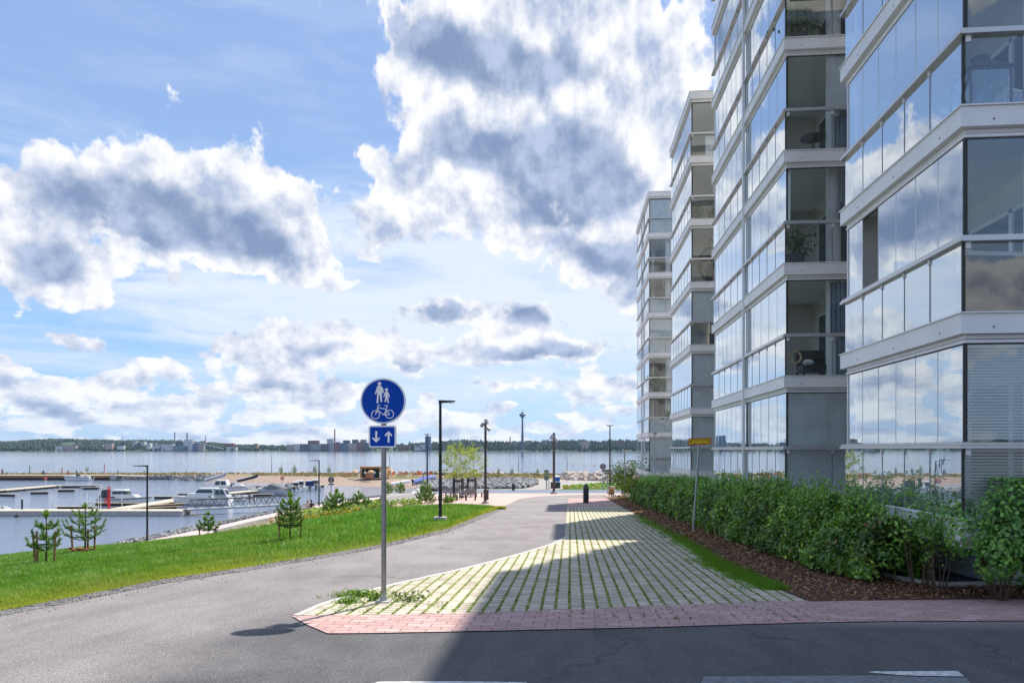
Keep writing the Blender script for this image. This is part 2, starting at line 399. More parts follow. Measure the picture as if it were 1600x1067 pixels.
def raw_mesh(name, V, F, k, ftint, m_, parent=None, smooth=False):
    nf = len(F)//k
    me = bpy.data.meshes.new(name); me.vertices.add(len(V)); me.vertices.foreach_set('co', V.astype(np.float32).ravel())
    me.loops.add(len(F)); me.loops.foreach_set('vertex_index', F.astype(np.int32))
    me.polygons.add(nf); me.polygons.foreach_set('loop_start', (np.arange(nf)*k).astype(np.int32))
    me.polygons.foreach_set('loop_total', np.full(nf, k, dtype=np.int32))
    if ftint is not None:
        a = me.attributes.new('tint', 'FLOAT_COLOR', 'FACE')
        a.data.foreach_set('color', np.concatenate([ftint, np.ones((nf, 1))], 1).astype(np.float32).ravel())
    me.materials.append(m_); me.update(calc_edges=True); me.validate()
    o = bpy.data.objects.new(name, me); col.objects.link(o)
    if parent is not None: o.parent = parent
    return o
def tints(n, lo, hi, g, pw=1.0):
    t = g.random(n)[:, None]**pw
    return (np.array(lo)*(1-t)+np.array(hi)*t)*(.85+.3*g.random((n, 1)))
def interp(rows, x):
    xs = [r_[0] for r_ in rows]
    return [float(np.interp(x, xs, [r_[k] for r_ in rows])) for k in range(1, len(rows[0]))]

# ------------------------------------------------------------------ ground
def sheet(name, pts, m_, dz=0.0, label=None, kind='structure'):
    vs = [gp(p[0], p[1], dz) if not isinstance(p, Vector) else Vector((p.x, p.y, zp(p.y)+dz)) for p in pts]
    o = mkmesh(name, vs, [tuple(range(len(vs)))], m_)
    if o.data.polygons[0].normal.z < 0: o.data.flip_normals()
    return tag(o, kind=kind)
def loft(name, xs, rows, m_, sub=None, bumpy=0.0, seed=3, kind='structure'):
    """rows: list of functions px -> Vector; xs: pixel columns"""
    sub = sub or [1]*(len(rows)-1); g = np.random.default_rng(seed); vs = []; nrow = 0
    for k in range(len(rows)):
        steps = range(sub[k]) if k < len(rows)-1 else [0]
        for j in steps:
            f = j/sub[k] if k < len(rows)-1 else 0
            for x_ in xs:
                p = rows[k](x_)
                if f: p = p.lerp(rows[k+1](x_), f)
                if bumpy and 0 < nrow and not (k == len(rows)-1): p.z += g.normal()*bumpy
                vs.append(p)
            nrow += 1
    n = len(xs)
    fs = [(r_*n+c, r_*n+c+1, (r_+1)*n+c+1, (r_+1)*n+c) for r_ in range(nrow-1) for c in range(n-1)]
    o = mkmesh(name, vs, fs, m_, smooth=True)
    if o.data.polygons[0].normal.z < 0: o.data.flip_normals()
    return tag(o, kind=kind)
def gm(name, build_):
    m_ = bpy.data.materials.new(name); m_.use_nodes = True; t = m_.node_tree; bb = NB(t)
    ge = t.nodes.new('ShaderNodeNewGeometry'); p = t.nodes['Principled BSDF']; p.inputs['Specular IOR Level'].default_value = .3
    build_(t, bb, ge.outputs['Position'], p); return m_
def setbump(t, bb, p, h, dist, strength=1.0):
    bn = t.nodes.new('ShaderNodeBump'); bn.inputs['Strength'].default_value = strength; bn.inputs['Distance'].default_value = dist
    t.links.new(h, bn.inputs['Height']); t.links.new(bn.outputs[0], p.inputs['Normal'])
def m_asphalt(t, bb, P, p):
    X, Y, Z = bb.xyz(P)
    big = bb.noise(P, .35, 4, .6); mid = bb.noise(bb.v('MULTIPLY', P, (1, .35, 1)), 2.2, 5, .6); fine = bb.noise(P, 65, 4, .75); spk = bb.voro(P, 60)
    a = bb.mix(bb.ramp(big, .3, .7), (.232, .210, .207), (.298, .273, .270))
    a = bb.mix(bb.ramp(mid, .35, .7), a, bb.mix(1.0, a, (.84, .83, .84), 'MULTIPLY'))
    # newer, blacker surfacing in front of the paved strip
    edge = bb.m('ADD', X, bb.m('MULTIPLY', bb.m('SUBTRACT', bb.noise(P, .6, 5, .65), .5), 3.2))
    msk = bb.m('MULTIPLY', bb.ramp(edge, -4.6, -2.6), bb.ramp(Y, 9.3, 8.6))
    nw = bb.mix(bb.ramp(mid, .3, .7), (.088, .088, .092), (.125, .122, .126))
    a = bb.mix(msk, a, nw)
    cr = bb.voro(bb.v('ADD', P, bb.v('SCALE', bb.noise(P, 1.3, 4, .6, out=1), 1.1)), .23, 'DISTANCE_TO_EDGE')
    crm = bb.m('MULTIPLY', bb.ramp(cr, .012, .003), bb.ramp(bb.noise(P, .5, 2, .5), .48, .60))
    a = bb.mix(bb.m('MULTIPLY', crm, .55), a, (.04, .04, .045))
    stn = bb.ramp(bb.noise(P, 1.4, 5, .7), .60, .74)
    a = bb.mix(bb.m('MULTIPLY', stn, .22), a, (.09, .09, .095))
    a = bb.mix(bb.ramp(fine, .3, .72), bb.mix(1.0, a, (.42, .42, .43), 'MULTIPLY'), bb.mix(1.0, a, (1.5, 1.5, 1.51), 'MULTIPLY'))
    a = bb.mix(bb.m('MULTIPLY', bb.ramp(spk, .16, .06), .5), a, (.5, .48, .47))
    t.links.new(a, p.inputs['Base Color']); p.inputs['Roughness'].default_value = .82
    setbump(t, bb, p, bb.m('ADD', fine, bb.m('MULTIPLY', spk, .6)), .012, .8)
def m_pavers(t, bb, P, p):
    X, Y, Z = bb.xyz(P)
    fx = bb.m('MULTIPLY', bb.m('ABSOLUTE', bb.m('SUBTRACT', bb.m('FRACT', bb.m('ADD', bb.m('DIVIDE', X, .191), 100.55)), .5)), .191)
    ry = bb.m('ADD', bb.m('DIVIDE', Y, .15), 100.0)
    fy = bb.m('MULTIPLY', bb.m('ABSOLUTE', bb.m('SUBTRACT', bb.m('FRACT', ry), .5)), .15)
    wob = bb.m('MULTIPLY', bb.m('SUBTRACT', bb.noise(P, 26, 3, .6), .5), .016)
    jx = bb.ramp(bb.m('ADD', fx, wob), .025, .016)
    jy = bb.ramp(fy, .017, .007)
    cell = bb.comb(bb.m('FLOOR', bb.m('ADD', bb.m('DIVIDE', X, .191), 100.05)), bb.m('FLOOR', bb.m('ADD', ry, .5)), 0.0)
    wn = t.nodes.new('ShaderNodeTexWhiteNoise'); t.links.new(cell, wn.inputs[0])
    st = bb.mix(wn.outputs[0], (.52, .45, .35), (.78, .70, .57))
    st = bb.mix(bb.ramp(bb.noise(P, 30, 5, .65), .35, .75), bb.mix(1.0, st, (.78, .78, .77), 'MULTIPLY'), st)
    moss = bb.m('MULTIPLY', bb.ramp(bb.noise(P, 7, 5, .7), .52, .62), bb.ramp(bb.noise(P, 60, 3, .6), .5, .62))
    mc = bb.mix(bb.noise(P, 14, 4, .6), (.07, .09, .015), (.24, .31, .035))
    dirt = bb.ramp(bb.noise(P, 1.1, 5, .7), .45, .70)
    st = bb.mix(bb.m('MULTIPLY', dirt, .45), st, (.24, .22, .17))
    jx = bb.m('MULTIPLY', jx, bb.ramp(bb.noise(P, 5, 4, .6), .30, .42, .45, 1.0))
    a = bb.mix(bb.m('MULTIPLY', jy, .85), st, (.12, .12, .08)); a = bb.mix(bb.m('MULTIPLY', moss, .7), a, mc); a = bb.mix(jx, a, mc)
    t.links.new(a, p.inputs['Base Color']); p.inputs['Roughness'].default_value = .85
    setbump(t, bb, p, bb.m('SUBTRACT', bb.m('MULTIPLY', bb.noise(P, 70, 4, .6), .25), bb.m('MAXIMUM', jx, jy)), .012, .9)
def m_brick(bw, bh, ca, cb, rot=0.0, mort=(.12, .08, .07)):
    def f(t, bb, P, p):
        mp = t.nodes.new('ShaderNodeMapping'); t.links.new(P, mp.inputs[0]); mp.inputs['Rotation'].default_value = (0, 0, rot)
        br = t.nodes.new('ShaderNodeTexBrick'); t.links.new(mp.outputs[0], br.inputs[0])
        br.inputs['Scale'].default_value = 1; br.inputs['Brick Width'].default_value = bw; br.inputs['Row Height'].default_value = bh
        br.inputs['Mortar Size'].default_value = .0055; br.inputs['Mortar Smooth'].default_value = .3
        br.inputs['Color1'].default_value = c4(ca); br.inputs['Color2'].default_value = c4(cb); br.inputs['Mortar'].default_value = c4(mort)
        a = bb.mix(bb.ramp(bb.noise(P, 18, 5, .7), .3, .75), bb.mix(1.0, br.outputs[0], (.78, .78, .79), 'MULTIPLY'), br.outputs[0])
        a = bb.mix(bb.ramp(bb.noise(P, .9, 3, .6), .35, .7), bb.mix(1.0, a, (.88, .9, .93), 'MULTIPLY'), a)
        t.links.new(a, p.inputs['Base Color']); p.inputs['Roughness'].default_value = .8
        setbump(t, bb, p, bb.m('SUBTRACT', bb.m('MULTIPLY', bb.noise(P, 80, 3, .6), .2), br.outputs['Fac']), .008, .9)
    return f
def m_soil(lo, hi, sc1=30, sc2=4, lo2=None, dist=.03, vor=None):
    def f(t, bb, P, p):
        n1 = bb.noise(P, sc1, 6, .7); n2 = bb.noise(P, sc2, 4, .6)
        a = bb.mix(bb.ramp(n1, .3, .7), lo, hi)
        if vor:
            vc = t.nodes.new('ShaderNodeTexVoronoi'); vc.inputs['Scale'].default_value = vor; t.links.new(P, vc.inputs[0])
            bw = t.nodes.new('ShaderNodeRGBToBW'); t.links.new(vc.outputs['Color'], bw.inputs[0])
            a = bb.mix(bw.outputs[0], lo, hi); n1 = bb.m('SUBTRACT', 1.0, vc.outputs[0])
        if lo2: a = bb.mix(bb.ramp(n2, .45, .65), a, lo2)
        t.links.new(a, p.inputs['Base Color']); p.inputs['Roughness'].default_value = .9
        setbump(t, bb, p, n1, dist, 1.0)
    return f
G = {}
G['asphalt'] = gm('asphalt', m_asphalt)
G['pavers'] = gm('grass_jointed_pavers', m_pavers)
G['brick'] = gm('red_paving_bricks', m_brick(.30, .155, (.50, .30, .275), (.62, .42, .385), R(1.0)))
G['plaza'] = gm('pink_plaza_paving', m_brick(.40, .20, (.60, .40, .345), (.70, .49, .43), 0, (.40, .26, .22)))
G['prom'] = gm('pink_promenade_paving', m_brick(.40, .20, (.62, .47, .44), (.70, .55, .51), .5, (.5, .38, .35)))
G['lawn'] = gm('lawn_soil_and_turf', m_soil((.030, .075, .010), (.075, .160, .016), 22, 2.0, (.045, .12, .012)))
G['mulch'] = gm('bark_mulch', m_soil((.055, .024, .014), (.34, .165, .095), 60, 3, (.12, .06, .036), .05))
G['gravel'] = gm('grey_verge_gravel', m_soil((.10,.095,.09), (.36,.33,.31), 30, 2, None, .03, 45))
G['dark_gravel'] = gm('black_crushed_stone', m_soil((.012, .014, .018), (.10, .105, .12), 30, 2, None, .05, 28))
G['sand'] = gm('beach_sand_and_gravel', m_soil((.17, .12, .095), (.45, .33, .26), 3.2, .25, (.30, .235, .20), .10))
G['lot'] = gm('pale_gravel_lot', m_soil((.25,.235,.215), (.36,.34,.315), 1.0, .12, (.30,.28,.26), .03))
G['street'] = gm('blue_grey_street', m_soil((.115, .145, .20), (.17, .20, .26), 3, .3, None, .01))
G['garden'] = gm('planting_bed_soil', m_soil((.10, .075, .05), (.34, .26, .19), 4, .7, (.12, .17, .04), .05))
G['drygrass'] = gm('dry_bank_vegetation', m_soil((.15,.10,.06), (.33,.25,.15), .9, .16, (.11,.14,.05), .1))
G['land'] = gm('far_shore_land', m_soil((.020, .045, .022), (.045, .085, .035), .02, .004, None, 1.0))
G['bed'] = mat('lake_bed', (.05, .05, .045), .9)

# the base sheet, far below the water, to the horizon
tag(MB().box(-30000, 30000, -6000, 30000, -60, -30).build('ground', G['bed']), kind='structure')
# left road edge on the plane: grass | gravel verge | asphalt
GE = [(-900,1180),(-150,985),(0,955),(100,936),(250,906),(400,884),(500,868),(600,850),(700,826),(755,803),(778,795.5)]
AE = [(-900,1200),(-150,992),(0,961.5),(100,942.5),(250,912),(400,888.5),(500,872),(600,854.3),(700,830.5),(760,807),(788,793.5)]
back = [Vector((-30, -60, 0))]
pts = [gp(*p) for p in AE[1:]]
asph = [Vector((p.x, p.y, 0)) for p in pts]
poly = [Vector((-34, -80, 0))]+asph+[Vector((-12, 46, 0)), Vector((-16, 60, 0)), Vector((-16, 80, 0)), Vector((-1.8, 80, 0)), Vector((30, 80, 0)), Vector((60, 80, 0)), Vector((60, -80, 0))]
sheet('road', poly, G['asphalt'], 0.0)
gv = [gp(p[0], p[1]-1.2) for p in GE[1:]]+[gp(p[0], p[1]+.6) for p in reversed(AE[1:])]
gp0 = [Vector((p.x, p.y, 0)) for p in gv]
sheet('gravel_verge', [Vector((-40, -80, 0))]+gp0[:len(GE)-1]+gp0[len(GE)-1:]+[Vector((-34.5, -80, 0))], G['gravel'], .004)
# paved strip with grass joints
PE = [(458,962),(500,943.5),(560,926),(620,911),(700,893.5),(760,879),(820,862.5),(860,850),(880,841),(882.5,838)]
sheet('paved_strip', PE+[(884.5,800),(885.5,792),(968,789.5),(1010,812),(1060,839),(1130,881),(1215,919),(1264,938.5),(1100,943),(900,952),(700,958),(600,960.5)], G['pavers'], .008)
# pale edging row along the road side of the strip
ed = [gp(*p) for p in PE]; e2 = []
for k, p in enumerate(ed):
    dd = (ed[min(k+1, len(ed)-1)]-ed[max(k-1, 0)]).normalized(); e2.append(p+Vector((dd.y, -dd.x, 0))*.10)
edge_m = mat('pale_edging_stone', (.56,.53,.50), .8, 0, .15, 9, bump=.1)
sheet('edging_row', [Vector((p.x, p.y, 0)) for p in ed]+[Vector((p.x, p.y, 0)) for p in reversed(e2)], edge_m, .014)
sheet('brick_band', [(456,963),(600,961),(700,958.5),(900,952.5),(1100,943.5),(1264,939),(1400,937),(1700,935),(1720,969.5),(1600,970.5),(1400,971),(1250,973.5),(1000,981),(800,985.5),(600,989.5),(512,990.5),(478,976)], G['brick'], .012)
sheet('brick_landing', [(886,792.2),(968,790),(952,781),(948,778.5),(889,778.2)], G['brick'], .010)
PZ = [(606,788.5),(622,792),(640,792.2),(670,790.2),(700,788.4),(730,789.0),(755,790.9),(779,795.2),(800,785.5),(813,779),(845,775.3),(890,773.2),(946,773.2),(948,778.5),(952,781),(1010,779),(1030,771.5),(1000,770.3),(690,770.3),(664,777),(630,784)]
pv = [gp(x_, y_, .016) for x_, y_ in PZ]; n_ = len(pv)
po = mkmesh('plaza', pv+[p-Vector((0, 0, 3.2)) for p in pv], [tuple(range(n_))]+[(i, (i+1) % n_, n_+(i+1) % n_, n_+i) for i in range(n_)], G['plaza']); tag(po, kind='structure')
def gr(px, py, h, dz=0.0):
    """point on the bed that rises h above the road plane"""
    k = fw[1]+rt[1]*(px-CX)/FPX; D = (PA-h)/((py-HY)/FPX-PS*k); p = at(px, py, D); p.z += dz; return p
BH = .10
mo = [(946,777),(968,789.5),(1010,812),(1060,839),(1130,881),(1215,919),(1264,938.6),(1400,936.6),(1560,935.4),(1760,934)]
mi_ = [(975,776),(1000,782),(1055,804),(1110,828),(1180,856),(1260,884),(1330,900),(1400,912),(1480,918),(1760,914)]
edge = [(1318,884),(1360,895),(1400,905),(1440,912.5),(1475,916.5),(1540,915),(1700,911)]
def dens_(l, k=4): return [tuple(a_[i]+(c_[i]-a_[i])*j/k for i in (0, 1)) for a_, c_ in zip(l, l[1:]) for j in range(k)]+[l[-1]]
mo = dens_(mo); mi_ = dens_(mi_)
mb_ = []; nmo = len(mo)
for q_ in range(4):
    for a_, c_ in zip(mo, mi_):
        p = gr(a_[0], a_[1], .016); w_ = gr(c_[0], c_[1], BH)
        mb_.append(p.lerp(w_, q_/2) if q_ < 3 else Vector((9.5 if w_.y > 11 else w_.x+2, max(w_.y+.3, 10.3), zp(max(w_.y+.3, 10.3))+BH)))
mo_ = mkmesh('mulch_bed', mb_, [(r_*nmo+c, r_*nmo+c+1, (r_+1)*nmo+c+1, (r_+1)*nmo+c) for r_ in range(3) for c in range(nmo-1)], G['mulch'])
if mo_.data.polygons[0].normal.z < 0: mo_.data.flip_normals()
tag(mo_, kind='structure')
mkm = [gr(a, c, BH, .03) for a, c in edge]+[Vector((9.6, 10.2, zp(10.2)+BH+.03)), Vector((9.6, 30, zp(30)+BH+.03)), Vector((5.9, 30, zp(30)+BH+.03)), Vector((5.6, 16, zp(16)+BH+.03))]
gb_ = mkmesh('black_gravel_bed', mkm, [tuple(range(len(mkm)))], G['dark_gravel'])
if gb_.data.polygons[0].normal.z < 0: gb_.data.flip_normals()
tag(gb_, kind='structure')
e3 = MB()
for a, c in zip(edge, edge[1:]): e3.bar(gr(a[0], a[1], BH, .03), gr(c[0], c[1], BH, .03), .03, .09)
tag(e3.build('timber_edging', M['concrete']), 'thin pale edging strip around the black gravel bed under the bushes', 'edging')
sheet('street', [(676,770.6),(1300,770.6),(1500,765.0),(690,765.0)], G['street'], .020)
# painted line and pale kerb stone at the bottom of the view
lm = sheet('road_marking', [(1356,1050.5),(1365,1049),(1497,1048.6),(1506,1057),(1440,1056.2),(1400,1054.5)], M['paint_line'], .006)
kb = sheet('road_marking', [(590,1065.2),(700,1064.6),(822,1066),(840,1080),(560,1080)], M['paint_line'], .006)
sheet('asphalt_patch', [(1100,1057),(1358,1055),(1440,1057.5),(1510,1058.5),(1540,1100),(1080,1100)], mat('grey_patch_asphalt', (.20,.21,.225), .8, 0, .25, 20, bump=.3, bs=90), .004)

# slopes on the left: lawn, planting beds, promenade, stone bank, water
L0 = lambda x_: gp(x_, interp(GE, x_)[0])
CR = [(-900,960,26),(-150,893,28),(0,870.5,31),(120,859,33),(230,849,34),(330,837,36),(400,827,38),(450,820,39),(500,810.5,40),(560,801,41),(600,796,41),(640,792.5,41.5),(700,788.8,44.6),(755,791.3,42.3),(778,795.4,39.5)]
def L1(x_): y_, D_ = interp(CR, x_); return at(x_, y_, D_)
W_ = [(-900,1000),(-150,895),(0,881),(160,853),(225,840),(300,822),(350,814),(400,804),(460,791),(540,779),(600,773),(660,768.5),(700,767)]
P1 = [(-900,1006),(-150,900),(0,885),(160,857),(225,845),(300,829.5),(350,819),(400,807.5),(460,794.3),(540,782),(600,775.5),(660,771),(700,769)]
P0 = [(-900,1050),(-150,960),(0,925),(160,884),(225,862),(337,832.5),(400,817),(470,803),(540,792.5),(600,785),(660,780),(700,776)]
ZP = -7.15
LW = lambda x_: atz(x_, interp(W_, x_)[0], WZ-.3)
LP1 = lambda x_: atz(x_, interp(P1, x_)[0], ZP)
LP0 = lambda x_: atz(x_, interp(P0, x_)[0], ZP)
def L1b(x_):
    p = L1(x_); q = LP0(x_); r_ = p.lerp(q, .10); r_.z = p.z-.45; return r_
def lawn_at(px, py):
    """the spot of the lawn surface seen at a photo pixel"""
    lo, hi = 0.0, 1.0; a, c = L0(px), L1(px)
    def P_(f):
        p = a.lerp(c, f); p.z += .12*math.sin(f*math.pi)*min(1, (778-px)/200.); return p
    def yy(p): D = p.x*fw[0]+p.y*fw[1]; return HY-p.z*FPX/D
    for _ in range(30):
        m_ = (lo+hi)/2
        if yy(P_(m_)) > py: lo = m_
        else: hi = m_
    return P_(lo)
def depth(p): return p.x*fw[0]+p.y*fw[1]
xs = list(range(-900, -150, 75))+list(range(-150, 778, 12))+[778]
def Lm(f, lift=.12):
    def q(x_):
        p = L0(x_).lerp(L1(x_), f); p.z += lift*math.sin(f*math.pi)*min(1, (778-x_)/200.)
        return p
    return q
lawn_rows = [L0, Lm(.2), Lm(.4), Lm(.6), Lm(.8), L1]
loft('lawn_ground', xs, lawn_rows, G['lawn'], [2]*5)
xs2 = [x_ for x_ in xs if x_ <= 702]
loft('planting_slope', xs2, [L1, L1b, LP0], G['garden'], [2, 4], .05)
loft('promenade', xs2, [LP0, LP1], G['prom'])
loft('stone_bank_ground', xs2, [LP1, LW], mat('wet_bank', (.09,.09,.09), .8))
kx = list(range(337, 640, 12)); kbm = MB()
for a, c in zip(kx, kx[1:]): kbm.bar(LP0(a)+Vector((0,0,.16)), LP0(c)+Vector((0,0,.16)), .45, .34)
tag(kbm.build('promenade_kerb', M['concrete']), 'long pale stone kerb between the waterside promenade and the planting beds', 'kerb')

# the spit across the bay: beach, stone bank, vegetation
S0 = [(-900,748),(-100,749.5),(180,749.5),(260,750.5),(330,753),(400,755.5),(480,758),(560,762),(640,766.5),(700,767.5)]
S1 = [(-900,742.6),(-100,743.6),(180,744),(250,743.5),(340,742.8),(480,744.5),(560,746.5),(640,748.5),(700,749)]
LS0 = lambda x_: atz(x_, interp(S0, x_)[0], WZ-.2)
def LS1(x_): return at(x_, interp(S1, x_)[0], 188 if x_ < 200 else float(np.interp(x_, [200, 480, 700], [188, 172, 160])))
def LS2(x_): return at(x_, 739.5, LS1(x_).length+14)
def LS3(x_): p = at(x_, 739.5, LS1(x_).length+26); p.z = WZ-.5; return p
sx = list(range(-900, 702, 20))
loft('beach', sx, [LS0, LS1], G['sand'], [5], .05)
loft('spit_top', sx, [LS1, LS2, LS3], G['drygrass'], [4, 2], .10)
# the flat ground beyond the street, right part
def B0(x_): p = gp(min(x_, 1500), 765.2); q = gp(x_, 765.2); return q
def B1(x_): return at(x_, float(np.interp(x_, [690, 835, 1000, 1500], [750, 748, 752, 752])), float(np.interp(x_, [690, 1000, 1500], [156, 150, 140])))
def B2(x_): return at(x_, float(np.interp(x_, [690, 860, 1000, 1500], [739.5, 741, 747, 747])), B1(x_).length+16)
def B3(x_): p = at(x_, 745, B1(x_).length+30); p.z = WZ-.5; return p
bx = list(range(696, 1500, 20))
loft('gravel_lot', bx, [B0, B1], G['lot'], [4], .02)
loft('spit_top', bx, [B1, B2, B3], G['drygrass'], [3, 2], .12)
# shore of the bay under the plaza, boat ramp
def R0(x_): return gp(x_, 770.4, -.02)
rx_ = list(range(596, 704, 12))
loft('ramp_ground', rx_, [lambda x_: gp(x_, 790, -.15), R0, lambda x_: LW(x_) if x_ < 660 else at(x_, 766, 120)], G['lot'], [2, 2])
# water
def m_water(t, bb, P, p):
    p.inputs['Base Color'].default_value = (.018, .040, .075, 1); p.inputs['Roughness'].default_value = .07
    p.inputs['Specular IOR Level'].default_value = .7; p.inputs['IOR'].default_value = 1.6
    Y = bb.xyz(P)[1]
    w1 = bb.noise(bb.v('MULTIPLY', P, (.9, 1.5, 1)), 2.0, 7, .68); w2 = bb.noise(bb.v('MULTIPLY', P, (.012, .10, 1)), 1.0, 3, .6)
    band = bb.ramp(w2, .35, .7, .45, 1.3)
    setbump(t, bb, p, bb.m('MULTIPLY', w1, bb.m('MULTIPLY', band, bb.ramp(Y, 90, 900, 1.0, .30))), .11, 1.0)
    t.links.new(bb.mix(bb.ramp(w2, .35, .65), (.13, .17, .25), (.19, .235, .33)), p.inputs['Base Color'])  # bright sky reflection painted into the base colour, paler than the water body
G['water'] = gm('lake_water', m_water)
wv = []; wf = []
ys_ = [18, 60, 120, 240, 480, 960, 1920, 3100]
for k, yy in enumerate(ys_): wv += [(-9000, yy, WZ), (9000, yy, WZ)]
wf = [(2*k, 2*k+1, 2*k+3, 2*k+2) for k in range(len(ys_)-1)]
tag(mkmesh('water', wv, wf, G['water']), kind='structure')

# ------------------------------------------------------------------ glazed towers
XF = 5.75
M['int_wall'] = mat('loggia_wall', (.62,.59,.54), .8, 0, .06, .8)
M['int_ceiling'] = mat('loggia_ceiling', (.66,.65,.62), .8)
M['fabric_blind'] = mat('grey_pleated_blind', (.64,.66,.67), .8, 0, .08, 3)
M['slat'] = mat('aluminium_slats', (.82,.84,.86), .5, 0)
M['alu'] = mat('aluminium_rail', (.55,.555,.56), .35, .6)
M['gap'] = mat('black_seal', (.03,.032,.035), .6)
M['rattan'] = mat('brown_rattan', (.21,.135,.075), .85, 0, .5, 60, bump=.6, bs=120)
M['cloth'] = mat('grey_cloth', (.42,.41,.39), .9)
M['curtain'] = mat('blue_grey_curtain', (.20,.26,.32), .85)
M['plinth'] = mat('blue_grey_plinth', (.62,.67,.78), .7, 0, .08, 1.2)
M['pier'] = mat('pale_pillar', (.68,.68,.67), .6)
def panes(mb, ax, c, a0, a1, z0, z1, n, g, tilt=.0016):
    """n glass sheets side by side; each stands a hair out of true like real panes"""
    for k in range(n):
        p0 = a0+(a1-a0)*k/n+.006; p1 = a0+(a1-a0)*(k+1)/n-.006
        j = [g.uniform(-tilt, tilt)*(p1-p0) for _ in range(4)]
        if ax == 'x': vs = [(c+j[0], p0, z0), (c-j[0], p1, z0), (c-j[1], p1, z1), (c+j[1], p0, z1)]
        else: vs = [(p0, c+j[0], z0), (p1, c-j[0], z0), (p1, c-j[1], z1), (p0, c+j[1], z1)]
        mb.add(vs, [(0,1,2,3)])
